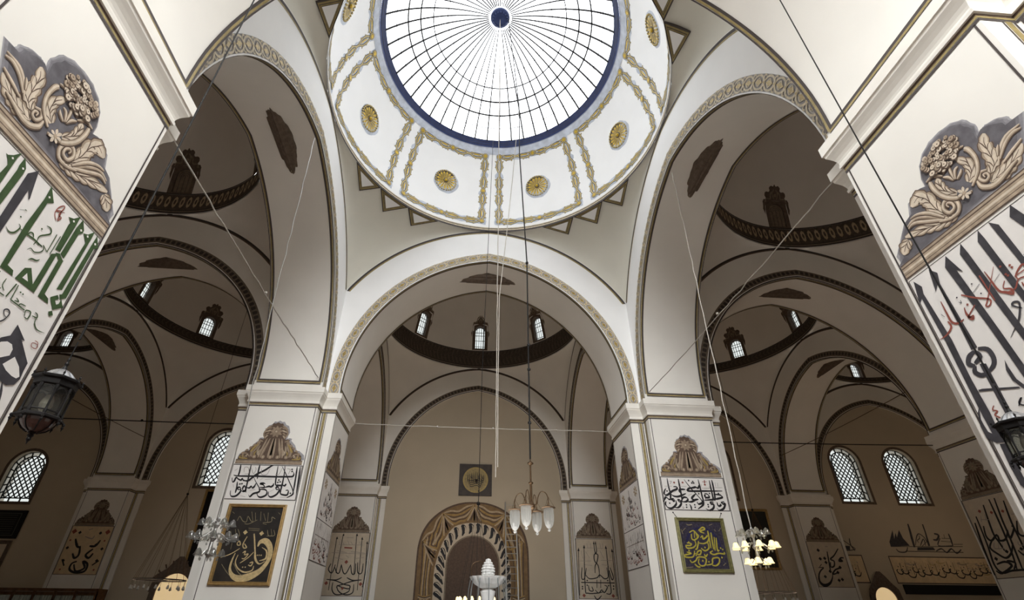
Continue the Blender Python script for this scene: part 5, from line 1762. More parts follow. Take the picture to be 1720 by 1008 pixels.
(4,'d',[-1,4356,36]),
(3,'d',[-2,4364,29]),
(4,'d',[-2,4364,8]),
(4,'d',[-96,4460,31]),
(3,'d',[-97,4468,25]),
(4,'d',[-97,4468,7]),
(4,'d',[136,4465,29]),
(3,'d',[136,4473,23]),
(4,'d',[136,4473,6]),
(4,'d',[5,4372,39]),
(3,'d',[5,4380,31]),
(4,'d',[5,4380,9]),
(4,'d',[187,4387,33]),
(3,'d',[187,4395,26]),
(4,'d',[187,4395,7]),
(4,'d',[65,4345,33]),
(2,'d',[65,4353,27]),
(4,'d',[65,4353,8]),
(4,'d',[17,4501,36]),
(2,'d',[17,4509,29]),
(4,'d',[17,4509,8]),
(4,'d',[-143,4420,36]),
(2,'d',[-143,4428,28]),
(4,'d',[-143,4428,8]),
(4,'d',[227,4477,39]),
(2,'d',[227,4485,31]),
(4,'d',[227,4485,9]),
(4,'d',[-54,4415,30]),
(2,'d',[-54,4424,24]),
(4,'d',[-54,4424,7]),
(4,'d',[147,4292,38]),
(2,'d',[147,4300,30]),
(4,'d',[147,4300,8]),
(4,'d',[155,4404,29]),
(3,'d',[155,4412,23]),
(4,'d',[155,4412,6]),
(4,'d',[191,4541,28]),
(2,'d',[191,4549,22]),
(4,'d',[191,4549,6]),
(4,'d',[148,4309,40]),
(3,'d',[148,4317,32]),
(4,'d',[148,4317,9]),
(4,'d',[166,4423,37]),
(3,'d',[166,4431,30]),
(4,'d',[166,4431,8]),
(4,'d',[-156,4455,38]),
(2,'d',[-156,4464,30]),
(4,'d',[-156,4464,8]),
(4,'d',[-85,4515,33]),
(2,'d',[-85,4524,26]),
(4,'d',[-85,4524,7]),
(4,'d',[152,4462,33]),
(3,'d',[152,4470,26]),
(4,'d',[152,4470,7]),
(4,'d',[-18,4436,30]),
(3,'d',[-19,4444,24]),
(4,'d',[-19,4444,7]),
(4,'d',[244,4465,37]),
(3,'d',[244,4473,30]),
(4,'d',[244,4473,8]),
(4,'d',[150,4337,36]),
(3,'d',[150,4345,29]),
(4,'d',[150,4345,8]),
(4,'d',[56,4365,40]),
(3,'d',[55,4373,32]),
(4,'d',[55,4373,9]),
(4,'d',[-106,4308,42]),
(3,'d',[-106,4316,33]),
(4,'d',[-106,4316,9]),
(4,'d',[44,4337,30]),
(3,'d',[43,4345,24]),
(4,'d',[43,4345,7]),
(4,'d',[-72,4370,33]),
(3,'d',[-73,4378,27]),
(4,'d',[-73,4378,7]),
(4,'d',[163,4272,31]),
(2,'d',[163,4279,25]),
(4,'d',[163,4279,7]),
(4,'d',[40,4290,36]),
(3,'d',[40,4297,29]),
(4,'d',[40,4297,8]),
(4,'d',[35,4454,31]),
(3,'d',[35,4462,25]),
(4,'d',[35,4462,7]),
(4,'d',[-4,4311,30]),
(2,'d',[-5,4319,24]),
(4,'d',[-5,4319,7]),
(4,'d',[51,4379,34]),
(2,'d',[50,4387,28]),
(4,'d',[50,4387,8]),
(4,'d',[191,4410,34]),
(2,'d',[191,4418,27]),
(4,'d',[191,4418,8]),
(4,'d',[196,4465,37]),
(2,'d',[195,4473,30]),
(4,'d',[195,4473,8]),
(4,'d',[19,4507,32]),
(2,'d',[18,4515,26]),
(4,'d',[18,4515,7]),
(4,'d',[157,4269,38]),
(3,'d',[157,4277,31]),
(4,'d',[157,4277,9]),
(4,'d',[-102,4485,32]),
(2,'d',[-103,4493,26]),
(4,'d',[-103,4493,7]),
(4,'d',[-27,4277,32]),
(3,'d',[-27,4285,26]),
(4,'d',[-27,4285,7]),
(4,'d',[121,4568,29]),
(2,'d',[121,4576,24]),
(4,'d',[121,4576,7]),
(4,'d',[-49,4454,37]),
(2,'d',[-49,4463,30]),
(4,'d',[-49,4463,8]),
(4,'d',[24,4416,31]),
(3,'d',[24,4424,25]),
(4,'d',[24,4424,7]),
(4,'d',[235,4472,34]),
(3,'d',[235,4480,27]),
(4,'d',[235,4480,8]),
(4,'d',[-33,4346,30]),
(2,'d',[-34,4354,24]),
(4,'d',[-34,4354,7]),
(4,'d',[229,4477,37]),
(2,'d',[228,4485,30]),
(4,'d',[228,4485,8]),
(4,'d',[-23,4344,37]),
(2,'d',[-24,4352,30]),
(4,'d',[-24,4352,8]),
(4,'d',[-30,4315,42]),
(2,'d',[-31,4323,33]),
(4,'d',[-31,4323,9]),
(4,'d',[40,4551,36]),
(3,'d',[40,4559,29]),
(4,'d',[40,4559,8]),
(4,'d',[156,4364,35]),
(3,'d',[156,4372,28]),
(4,'d',[156,4372,8]),
(4,'d',[123,4377,30]),
(2,'d',[123,4385,24]),
(4,'d',[123,4385,7]),
(4,'d',[93,4552,41]),
(3,'d',[92,4560,33]),
(4,'d',[92,4560,9]),
(4,'d',[-4,4330,36]),
(3,'d',[-5,4338,29]),
(4,'d',[-5,4338,8]),
(4,'r',[61,3828,24,104,3784,34]),
(3,'r',[58,3830,10,84,3804,31,102,3787,10]),
(4,'r',[50,3820,24,58,3753,34]),
(3,'r',[50,3824,10,54,3784,31,57,3756,10]),
(4,'r',[37,3828,24,3,3787,35]),
(3,'r',[40,3831,10,19,3807,31,5,3789,10]),
(4,'r',[33,3846,24,-19,3863,35]),
(3,'r',[36,3845,10,5,3855,32,-16,3862,11]),
(4,'r',[39,3859,24,10,3923,35]),
(3,'r',[41,3855,10,24,3893,32,11,3919,11]),
(4,'r',[52,3859,24,67,3920,35]),
(3,'r',[51,3855,10,60,3891,31,66,3916,10]),
(4,'r',[62,3845,24,109,3858,34]),
(3,'r',[59,3844,10,87,3852,31,106,3857,10]),
(2,'d',[48,3841,21]),
 ],
}

# ------------------------------------------------------------------ murals and lettering on the piers
GREYT = mat('thin_grey_paint', (0.30, 0.26, 0.24), 0.7)
PANEL2 = mat('panel_buff_paint', (0.62, 0.53, 0.41), 0.8, noise=0.12, scale=5)
PMATS = [INK, CHAR, GREEN, RED, PANEL, GILTD, TAN, GREYT]
def child(mb, name, mats, parent, label=None):
    p = Vector((0, 0, 0))
    q = parent
    while q:
        p += Vector(q.location)
        q = q.parent
    o = mb.build(name, mats)
    o.parent = parent
    o.location = -p
    if label: o['label'] = label
    return o
def strokes(mb, fn, items, off, dz=0.0, grow=0.0, round_dots=False):
    for c, k, d in items:
        off += .00004
        if k == 'p':
            P = [(d[i]/1000, d[i+1]/1000+dz) for i in range(0, len(d), 2)]
            poly(mb, fn, P, c, off)
        elif k == 'd':
            (lambda *q: disc(*q, n=7) if round_dots else diamond(*q))(mb, fn, d[0]/1000, d[1]/1000+dz, d[2]/1000, c, off+.001)
        else:
            P = [(d[i]/1000, d[i+1]/1000+dz, d[i+2]/1000+grow) for i in range(0, len(d), 3)]
            ribbon(mb, fn, P, 0, c, off, 4, nib=(-.9 if k == 'n' else None), taper=(.6 if k == 'n' else .35))
def face_fn(key, f):
    cx, cy = {'nl':(-6,-6),'nr':(6,-6),'fl':(-6,6),'fr':(6,6),'r2':(18,6),'wl':(-6,18),'wr':(6,18),'ol':(-18,18),'or':(18,18)}[key]
    n = DIRS[f]
    return plane((cx+n[0]*A, cy+n[1]*A), n)
CRTAN = mat('crest_tan_paint', (0.34, 0.255, 0.18), .75, noise=.3, scale=10)
CRLIGHT = mat('crest_light_paint', (0.50, 0.40, 0.29), .75, noise=.2, scale=12)
NTAN = mat('acanthus_tan_paint', (0.45, 0.355, 0.26), .75, noise=.3, scale=14)
NLIGHT = mat('acanthus_light_paint', (0.68, 0.58, 0.46), .75, noise=.2, scale=14)
CREST = [(0,1.1),(.07,1.06),(.13,1.07),(.19,.98),(.27,.95),(.31,.86),(.34,.76),(.31,.66),(.30,.585),(.36,.60),(.43,.585),(.42,.53),(.48,.47),(.55,.40),(.59,.32),(.62,.25),(.69,.25),(.77,.19),(.84,.13),(.86,.05),(.86,0)]
def crest(key, f, zb=3.76, dim=False):
    """painted pediment of scrolls, acanthus and a rosette"""
    fn = face_fn(key, f)
    mb = MB()
    L = [(-x, z) for x, z in CREST]
    sh = [(x*1.05+.03, zb+z*1.03+.02) for x, z in L] + [(x*1.05+.03, zb+z*1.03+.02) for x, z in reversed(CREST[1:])]
    sil = [(x, zb+z) for x, z in L] + [(x, zb+z) for x, z in reversed(CREST[1:])]
    if not dim: poly(mb, fn, sh, 5, .0035)
    poly(mb, fn, sil, 0, .005)
    for z0, z1, mi in ((-.115, -.105, 0), (-.105, -.07, 2), (-.07, -.06, 3), (-.06, -.03, 2), (-.03, -.005, 1), (-.005, .01, 0)):
        rect(mb, fn, -.90, zb+z0, .90, zb+z1, mi, .007)
    def rb(P, wd, mi=2, o=.009):
        for sg in (-1, 1): ribbon(mb, fn, [(sg*p[0], zb+p[1]) + tuple(p[2:]) for p in P], wd, mi, o, 3, taper=.5)
    for k in range(9):
        a = 2*pi*k/9+pi/2
        ribbon(mb, fn, [(.04*math.cos(a), zb+.82+.04*math.sin(a), .03), (.11*math.cos(a), zb+.82+.11*math.sin(a), .075), (.19*math.cos(a), zb+.82+.17*math.sin(a), .02)], 0, 2, .009, 3)
    disc(mb, fn, 0, zb+.82, .035, 3, .012, 8)
    for u0, u1 in ((.03, .07), (.12, .27), (.20, .33)):
        rb([(u0, .62, .035), ((u0+u1)/2, .33, .06), (u1, .06, .05)], 0)
        rb([(u0+.012, .6, .01), ((u0+u1)/2+.014, .33, .014), (u1+.01, .08, .012)], 0, 3, .0105)
    rb([(0.0, .60, .03), (.0, .3, .05), (-.0, .06, .05)], 0, 1)
    rb([(.26, .60), (.33, .75), (.26, .92), (.14, 1.0)], .045)
    rb([(.30, .52), (.38, .55), (.40, .57)], .045)
    rb([(.36, .50, .03), (.44, .38, .1), (.52, .22, .1), (.50, .08, .05)], 0)
    rb([(.40, .46, .02), (.5, .33, .06), (.57, .22, .05)], 0, 4, .0105)
    rb([(.44, .38, .012), (.5, .25, .014), (.49, .1, .01)], 0, 0, .012)
    rb([(.34, .42, .02), (.39, .28, .07), (.36, .12, .03)], 0, 1)
    rb([(.34, .40, .01), (.38, .26, .02), (.36, .14, .01)], 0, 3, .011)
    for k in range(5):
        t = k/4
        rb([(.36+.36*t, .5-.30*t, .02), (.42+.34*t, .50-.31*t, .06), (.45+.36*t, .44-.28*t, .02)], 0, 2, .0115)
        rb([(.31+.1*k, .30-.045*k, .01), (.35+.1*k, .20-.03*k, .035), (.33+.1*k, .1-.01*k, .012)], 0, (3, 4, 2, 3, 4)[k], .0118)
    for k in range(4):
        rb([(.27+.02*k, .62+.09*k, .02), (.24-.02*k, .68+.08*k, .045), (.2-.02*k, .70+.08*k, .015)], 0, 2 if k % 2 else 3, .0116)
    rb([(.56, .08), (.66, .17), (.74, .17), (.75, .08), (.68, .07), (.68, .12)], .045)
    rb([(.60, .03), (.72, .035), (.82, .05), (.80, .11)], .04, 4)
    for u in (0, .2, .43): 
        for sg in ((1,) if u == 0 else (-1, 1)):
            disc(mb, fn, sg*u, zb+.085, .055, 2, .0095, 9); disc(mb, fn, sg*u, zb+.085, .025, 3, .012, 7)
    child(mb, 'painted_crest', [UMBER, DRAB, CRTAN if not dim else DRAB, CRLIGHT if not dim else CRTAN, GILTD if not dim else DRAB, HALO2], PIER[key], 'painted pediment crest of scrolls and leaves')
def panel(key, f, z0, z1, data, m=PANEL, x0=-.94, x1=.94, line=.022, split=None):
    fn = face_fn(key, f)
    mb = MB()
    rect(mb, fn, x0, z0, x1, z1, 0, .003)
    frame_rect(mb, fn, x0, z0, x1, z1, line, 1, .0045)
    if split: rect(mb, fn, x0, split, x1, split+.02, 1, .0045)
    p = child(mb, 'lettering_panel', [m, LINE], PIER[key])
    if data:
        mb = MB()
        strokes(mb, fn, data, .007)
        child(mb, 'lettering', PMATS, p)
    return p, fn
def scribble(mb, fn, x0, x1, z0, z1, n, sd, cols=(0,), wd=.022, tall=.5):
    """a crowded line of joined script"""
    r = random.Random(sd)
    for i in range(n):
        x = x0+(x1-x0)*r.random()
        z = z0+(z1-z0)*r.random()*.8
        h = (z1-z0)
        c = r.choice(cols)
        k = r.random()
        w_ = wd*r.uniform(.7, 1.2)
        if k < tall:
            ribbon(mb, fn, [(x, z), (x+r.uniform(-.02,.02), min(z+h*r.uniform(.25,.5), z1))], w_, c, .008, 2, taper=.6)
        elif k < .85:
            d = (x1-x0)*r.uniform(.05, .12)
            ribbon(mb, fn, [(min(x+d, x1), z+.03), (x+d*.6, z-.02), (x+d*.1, z), (x, z+.05), (x+d*.25, z+.06)], w_, c, .008, 3, taper=.5)
        else:
            diamond(mb, fn, x, z, w_*.7, c, .008)

# near piers
def halo(mb, fn):
    d = T['CR'][0][2]
    P = [(d[i]/1000, d[i+1]/1000) for i in range(0, len(d), 2)]
    cx, cz = sum(p[0] for p in P)/len(P), sum(p[1] for p in P)/len(P)
    r = random.Random(4)
    for off, g, mi in ((.0034, 1.045, 1), (.0040, 1.015, 5), (.0046, .985, 6), (.0052, .95, 0)):
        Q = []
        for a, b in zip(P, P[1:]+P[:1]):
            for t in (0, .33, .66):
                x, z = a[0]+(b[0]-a[0])*t, a[1]+(b[1]-a[1])*t
                k = g*(1+r.uniform(-.012, .012))
                Q.append((min(max(cx+(x-cx)*k, -.96), .96), max(cz+(z-cz)*k, 3.64)))
        poly(mb, fn, Q, mi, off)
for key, f, zt in (('nl', 'right', 3.435), ('nr', 'left', 3.42)):
    sgn = 1 if key == 'nr' else -1
    fn = face_fn(key, f)
    panel(key, f, -.05 if key == 'nl' else .82, zt, T['NL' if key == 'nl' else 'NR'], line=.008)
    mb = MB()
    def fm(u, z, off, fn=fn, sgn=sgn): return fn(u*sgn, z, off)
    items = T['CR'][1:]
    if sgn > 0:
        halo(mb, fm)
        strokes(mb, fm, items, .006, round_dots=True)
    else:
        m2 = MB()
        halo(m2, fm)
        strokes(m2, fm, items, .006, round_dots=True)
        mb.v, mb.m = m2.v, m2.m
        mb.f = [q[::-1] for q in m2.f]
    for z0, z1, mi in ((3.455, 3.468, 4), (3.468, 3.50, 2), (3.50, 3.508, 4), (3.508, 3.535, 2), (3.535, 3.56, 3), (3.56, 3.585, 2), (3.585, 3.60, 4), (3.60, 3.625, 2), (3.625, 3.64, 4)):
        rect(mb, fn, -.94, z0, .94, z1, mi, .008)
    # stack the strokes in painting order so that later ones lie on earlier ones
    child(mb, 'painted_crest', [HALO, HALO2, NTAN, NLIGHT, UMBER, mat('mid_grey_halo_paint', (0.29, 0.28, 0.30), .8, noise=.35, scale=9), mat('dark_grey_halo_paint', (0.21, 0.20, 0.22), .8, noise=.35, scale=8)], PIER[key], 'large painted crest of acanthus scrolls and a flower cluster')
# far piers of the dome square
panel('fl', 'front', 2.69, 3.63, T['FL']); crest('fl', 'front')
panel('fr', 'front', 2.66, 3.59, T['FR']); crest('fr', 'front', 3.72)
for key, f, sd in (('fl', 'right', 5), ('fr', 'left', 9)):
    crest(key, f, 3.76)
    p, fn = panel(key, f, 1.30, 3.63, None, split=2.36)
    mb = MB()
    for sg in (-1, 1):
        for k in range(8):
            a = 2*pi*k/8
            ribbon(mb, fn, [(sg*.62+.04*math.cos(a), 3.34+.04*math.sin(a)), (sg*.62+.15*math.cos(a), 3.34+.15*math.sin(a))], .05, 6, .008, 1)
    ribbon(mb, fn, [(0, 2.9), (0, 3.3), (0, 3.5)], .04, 7, .008)
    for k in range(4): disc(mb, fn, 0, 3.1+.1*k, .05-.008*k, 7, .009, 6)
    for lv in range(5):
        wz = .78-.15*lv
        scribble(mb, fn, -wz, wz, 2.45+.16*lv, 2.75+.16*lv, 26-4*lv, sd+lv, (0, 7, 0, 7, 3), .026, .3)
    scribble(mb, fn, -.85, .85, 1.65, 2.3, 40, sd+20, (7,), .03, .75)
    scribble(mb, fn, -.85, .85, 1.36, 1.85, 46, sd+30, (3, 3, 0, 7), .032, .25)
    rect(mb, fn, -.8, 1.95, .8, 1.965, 7, .008)
    child(mb, 'lettering', PMATS, p)
# wall piers and the shaded pier
panel('wl', 'front', .90, 3.64, T['WL'], PANEL2); crest('wl', 'front', 3.76, True)
panel('wr', 'front', .90, 3.55, T['WR'], PANEL2); crest('wr', 'front', 3.68, True)
panel('r2', 'left', 1.22, 3.64, T['R2'], PANEL2); crest('r2', 'left', 3.76, True)
panel('or', 'front', 1.52, 3.62, T['OR'], PANEL2); crest('or', 'front', 3.72, True)
panel('ol', 'front', 1.64, 3.72, T['OL'], PANELT); crest('ol', 'front', 3.84, True)

# ------------------------------------------------------------------ murals on the far right wall
def place(fn, u, z, off=0.0): return fn(u, z, off)
sky = MB()
strokes(sky, FW, [(0, k, d) for c, k, d in T['SKY']], .006)
o = sky.build('mosque_skyline_mural', CHAR)
tag(o, 'dark painted skyline of domes, minarets and ships on the far right wall', 'mural')
for x0, x1, z0, z1, sd, lb in ((21.68, 28.2, 1.76, 3.05, 3, 'long inscription band painted under the skyline mural'), (19.05, 20.25, 1.76, 3.08, 4, 'short inscription band beside the far right wall pier')):
    o = empty('inscription_band', FW((x0+x1)/2, z0), lb, 'inscription')
    mb = MB()
    rect(mb, FW, x0, z0, x1, z1, 0, .003); frame_rect(mb, FW, x0, z0, x1, z1, .05, 1, .005)
    child(mb, 'band_ground', [PANELT, LINE], o)
    mb = MB()
    n = int((x1-x0)*14)
    w_ = (x1-x0)
    r = random.Random(sd)
    scribble(mb, FW, x0+.2, x1-.3, z0+.45, z1-.15, n, sd, (5, 6, 7), .03, .55)
    k = x0+.2
    while k < x1-.5:
        d = r.uniform(.3, .55)
        zz = z0+r.uniform(.3, .6)
        ribbon(mb, FW, [(k+d, zz+.16), (k+d*.7, zz-.02), (k+d*.2, zz), (k, zz+.14), (k+d*.25, zz+.2)], .055, 0, .009, 3, taper=.5)
        ribbon(mb, FW, [(k+d*.8, zz+.5), (k+d*.75, zz+.1)], .045, 0, .009, 2, taper=.5)
        diamond(mb, FW, k+d*.4, zz+.32, .035, 0, .009)
        k += d*.75
    child(mb, 'lettering', PMATS, o)
mb = MB()
rect(mb, FW, 21.9, 1.28, 28.2, 1.72, 0, .01)
mb.box(FW(25.05, 1.5, .035), (6.3, .06, .44))
tag(mb.build('dark_board', IRON), 'long black board on the wall below the inscription band', 'board')
# ------------------------------------------------------------------ curtained niche in the far wall
n_ = empty('door_1', FW(0, FLOOR), 'curtain painted niche with a glazed wooden door', None, None, 'structure')
OUT = [(2.69,FLOOR),(2.69,.84),(2.69,2.6),(2.65,3.2),(2.5,3.75),(2.2,4.25),(1.75,4.68),(1.2,5.0),(.6,5.18)]
outl = [(-x,z) for x,z in OUT]+[(0,5.22)]+[(x,z) for x,z in reversed(OUT)]
INN = [(1.86,FLOOR),(1.86,.8),(1.86,2.1),(1.62,3.1),(1.4,3.55),(1.02,4.05),(.5,4.23)]
innl = [(-x,z) for x,z in INN]+[(0,4.28)]+[(x,z) for x,z in reversed(INN)]
outl, innl = smooth(outl, 4), smooth(innl, 4)
mb = MB()
poly(mb, FW, [(x*1.03, z+(.08 if z > FLOOR else 0)) for x, z in outl], 0, .003)
oo, ii = resample(outl, 60), resample(innl, 60)
mb.grid([[FW(x, z, .006) for x, z in ii], [FW(x, z, .006) for x, z in oo]], 1)
r = random.Random(2)
def cp(t, q):
    k = t*60
    i = min(int(k), 59)
    f = k-i
    a = (ii[i][0]+(ii[i+1][0]-ii[i][0])*f, ii[i][1]+(ii[i+1][1]-ii[i][1])*f)
    b = (oo[i][0]+(oo[i+1][0]-oo[i][0])*f, oo[i][1]+(oo[i+1][1]-oo[i][1])*f)
    return (a[0]+(b[0]-a[0])*q, a[1]+(b[1]-a[1])*q)
for s0, s1 in ((.30, .40), (.40, .50), (.50, .60), (.60, .70)):    # swags hung along the head of the arch
    for q in range(7):
        d = .92-.11*q
        P = [cp(s0, .93), cp(s0+(s1-s0)*.25, d*.62+.28*(1-q/7)), cp((s0+s1)/2, d*.55+.18*(1-q/7)), cp(s0+(s1-s0)*.75, d*.62+.28*(1-q/7)), cp(s1, .93)]
        ribbon(mb, FW, P, .05 if q % 2 else .085, (2, 0, 3, 0, 2, 0, 3)[q], .010+.0003*q, 4, taper=.4)
    for sg in (-1, 1):                              # gathered tails between the swags
        for q in range(3):
            a = cp(s0, .9-.03*q); b = cp(s0+sg*.012*q, .12)
            ribbon(mb, FW, [a+(.05,), ((a[0]+b[0])/2, (a[1]+b[1])/2-.05, .08), b+(.06,)], 0, (3, 0, 2)[q], .0135+.0004*q, 3)
for sg in (-1, 1):                                  # long side curtains drawn back
    for q in range(9):
        x0 = 1.62+.11*q
        zt_ = 3.3+.55*(1-abs(q-3)/6)
        ribbon(mb, FW, [(sg*(x0+.02), zt_, .05), (sg*(2.0+.06*q), 2.6, .09), (sg*(2.08+.05*q), 1.6, .06), (sg*(2.02+.06*q), .95, .05), (sg*(1.95+.085*q), .3, .09)], 0, (0, 3, 2, 0, 3, 0, 2, 3, 0)[q], .0105+.0003*q, 5)
    for q in range(3): ribbon(mb, FW, [(sg*1.95, 1.02-.05*q), (sg*2.25, .94-.05*q), (sg*2.55, 1.02-.05*q)], .05, (3, 0, 2)[q], .0145, 3)
child(mb, 'painted_curtain', [UMBER, mat('curtain_ochre_paint', (0.26, 0.165, 0.08), .8, noise=.25, scale=5), TAN, mat('curtain_gold_paint', (0.42, 0.27, 0.10), .8, noise=.3, scale=5)], n_, 'painted brown and gold drapery')
mb = MB()
op = [(-1.3,FLOOR)] + [(-1.3, 2.3)] + [(-1.3*math.cos(pi*k/14)**1 if False else -1.3*math.cos(pi*k/14), 2.3+1.3*math.sin(pi*k/14)*1.04) for k in range(1, 14)] + [(1.3, 2.3), (1.3,FLOOR)]
i2, o2 = resample(op, 70), resample(innl, 70)
mb.grid([[FW(x, z, .012) for x, z in i2], [FW(x, z, .012) for x, z in o2]], 0)
for k in range(2, 69, 2):
    a, b = i2[k], o2[k]
    t = (i2[min(k+1,70)][0]-i2[k-1][0], i2[min(k+1,70)][1]-i2[k-1][1])
    l = math.hypot(*t) or 1
    t = (t[0]/l, t[1]/l)
    pr_ = lambda q, s: (a[0]+(b[0]-a[0])*q+t[0]*s, a[1]+(b[1]-a[1])*q+t[1]*s)
    ribbon(mb, FW, [pr_(.2, -.06)+(.05,), pr_(.45, .04)+(.17,), pr_(.75, .05)+(.24,), pr_(.92, -.06)+(.1,)], 0, 1, .015, 3)
    ribbon(mb, FW, [pr_(.35, .1)+(.03,), pr_(.6, .14)+(.05,), pr_(.8, .1)+(.03,)], 0, 0, .018, 3)
for a, b in zip(i2, i2[1:]): ribbon(mb, FW, [a, b], .07, 2, .017, 1)
child(mb, 'leaf_border', [PANEL2, INK, DRAB], n_, 'pale border of dark comma leaves')
mb = MB()
zt = 3.75
def DW(u, z, off=0.0): return FW(u, z, off-.62)
rect(mb, DW, -1.5, FLOOR, 1.5, zt, 0, 0)
for x in (-1.3, -.42, .42, 1.3): mb.box(DW(x, .3, .04), (.16, .1, 4.0), 0)
for z in (1.75, 2.42): mb.box(DW(0, z, .05), (2.7, .12, .16), 0)
mb.box(DW(0, 2.08, .03), (2.6, .06, .55), 0)
for x in (-.86, 0, .86):
    rect(mb, DW, x-.34, -.6, x+.34, 1.6, 1, .03)
    for z in (.4, 1.0): mb.box(DW(x, z, .05), (.72, .06, .05), 0)
for k in range(7): ribbon(mb, DW, [(1.2*math.cos(a)*(1-.12*k), 2.5+.85*math.sin(a)*(1-.12*k)) for a in [pi*i/12 for i in range(13)]], .04, 2, .03, 1)
child(mb, 'door_leaf', [WOOD, mat('green_door_glass', (0.05, 0.10, 0.085), .15, spec=.6), UMBER], n_, 'brown wooden door with green glass')
mb = MB(); mb.box(DW(-1.02, 2.52, .1), (.2, .04, .14))
child(mb, 'notice', PANEL, n_, 'small white notice')
# lit side niches with painted crests
LITN = mat('glowing_niche_plaster', (0.85, 0.70, 0.45), .8, noise=.15, scale=2, emit=((1.0, .72, .38), .55))  # emission stands in for the lit interior of the niche
def lit_niche(cx, w, zt, label, name):
    o = empty(name, FW(cx, FLOOR), label, None, None, 'structure')
    mb = MB()
    a = arch_outline(cx, FLOOR, w, zt-FLOOR, 14)
    b = arch_outline(cx, FLOOR, w+.5, zt-FLOOR+.25, 14)
    mb.grid([[FW(x, z, .09) for x, z in b], [FW(x, z, .09) for x, z in a]], 0, closed=True)
    mb.grid([[FW(x, z, 0) for x, z in b], [FW(x, z, .09) for x, z in b]], 0, closed=True)
    mb.grid([[FW(x, z, .09) for x, z in a], [FW(x, z, .02) for x, z in a]], 0, closed=True)
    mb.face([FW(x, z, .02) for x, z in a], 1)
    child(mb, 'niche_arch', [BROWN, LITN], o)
    mb = MB()
    C = [(cx-w/2-.3, zt-.8), (cx-w/2-.22, zt-.1), (cx-.5, zt+.22), (cx-.3, zt+.5), (cx-.1, zt+.72), (cx+.1, zt+.72), (cx+.3, zt+.5), (cx+.5, zt+.22), (cx+w/2+.22, zt-.1), (cx+w/2+.3, zt-.8), (cx+w/2+.05, zt-.6), (cx+w*.36, zt-.05), (cx, zt+.16), (cx-w*.36, zt-.05), (cx-w/2-.05, zt-.6)]
    poly(mb, FW, C, 0, .095)
    for k in range(9):
        a_ = pi*(k+1)/10
        ribbon(mb, FW, [(cx+.62*w*math.cos(a_), zt-.55+.62*w*math.sin(a_)), (cx+.72*w*math.cos(a_), zt-.5+.72*w*math.sin(a_))], .07, 1, .1, 1)
    child(mb, 'painted_crest', [BROWN, UMBER], o)
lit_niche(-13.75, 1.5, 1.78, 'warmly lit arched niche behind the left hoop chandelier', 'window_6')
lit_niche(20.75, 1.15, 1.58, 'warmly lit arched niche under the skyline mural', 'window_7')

# ------------------------------------------------------------------ framed calligraphy, boards
CANVAS = mat('black_canvas', (0.030, 0.024, 0.020), 0.55, noise=0.5, scale=2.5, bump=0.25)
INDIGO = mat('indigo_ground', (0.055, 0.045, 0.075), 0.6, noise=0.6, scale=22)
INDIGO2 = mat('indigo_disc', (0.022, 0.020, 0.085), 0.6, noise=0.4, scale=20)
YELLOW = mat('yellow_gold_paint', (0.52, 0.44, 0.06), 0.5, noise=0.25, scale=20)
GOLDP = mat('antique_gold_paint', (0.62, 0.47, 0.24), 0.5, noise=0.3, scale=20)
DULLG = mat('dull_gold_paint', (0.27, 0.22, 0.13), 0.6, noise=0.3, scale=12)
FRGOLD = mat('gold_frame', (0.46, 0.30, 0.12), 0.4, 0.4, noise=0.3, scale=12)
FROLIVE = mat('olive_gilt_frame', (0.26, 0.24, 0.10), 0.45, 0.3, noise=0.3, scale=14)
def frame_parts(o, fn, x0, z0, x1, z1, t, d, fm, cm, lip=0.02):
    mb = MB()
    def P(x, z, off): return fn(x, z, off)
    prof = [(0, 0), (0, d), (t*.3, d+.012), (t*.55, d-.01), (t*.8, d), (t, d*.45)]
    rows = []
    for s, h in prof:
        rows.append([P(x0+s, z0+s, h), P(x1-s, z0+s, h), P(x1-s, z1-s, h), P(x0+s, z1-s, h)])
    mb.grid(rows, closed=True)
    child(mb, 'frame', fm, o)
    mb = MB()
    rect(mb, fn, x0+t*.9, z0+t*.9, x1-t*.9, z1-t*.9, 0, d*.4)
    mb.face([fn(x0, z1, .002), fn(x1, z1, .002), fn(x1, z0, .002), fn(x0, z0, .002)])
    return child(mb, 'canvas', cm, o)
def off_fn(fn, k): return lambda u, z, off=0.0: fn(u, z, off+k)
fn = face_fn('fl', 'front')
o = empty('framed_calligraphy', fn(0, .66), 'black framed picture with a sweeping gold letter on the left square pier', 'picture')
c = frame_parts(o, fn, -.72, .66, .76, 2.57, .085, .075, FRGOLD, CANVAS)
mb = MB(); strokes(mb, off_fn(fn, .03), [(5 if q[0] == 5 else 6,) + tuple(q[1:]) for q in T['BK']], .004)
child(mb, 'lettering', [INK, INK, INK, INK, INK, GOLDP, DULLG], c)
fn = face_fn('fr', 'front')
o = empty('framed_calligraphy', fn(0, 1.1), 'blue framed picture with yellow script in a disc on the right square pier', 'picture')
c = frame_parts(o, fn, -.72, 1.09, .65, 2.46, .095, .07, FROLIVE, INDIGO)
mb = MB()
f2 = off_fn(fn, .03)
disc(mb, f2, -.04, 1.74, .49, 1, .002, 40); disc(mb, f2, -.04, 1.74, .425, 0, .003, 40)
strokes(mb, f2, [(5 if q[0] == 5 else 6,) + tuple(q[1:]) for q in T['BL']], .005)
child(mb, 'lettering', [INDIGO, INDIGO2, INK, INK, INK, YELLOW, DULLG], c)
mb = MB()
for sg, xx in ((-1, -.64), (1, .56)):
    mb.tube([fn(xx, 2.45, .03), fn(xx+sg*.09, 2.60, .01)], .006, 5); mb.ball(fn(xx+sg*.09, 2.6, .012), .02, 6)
child(mb, 'hanging_wire', IRON, o)
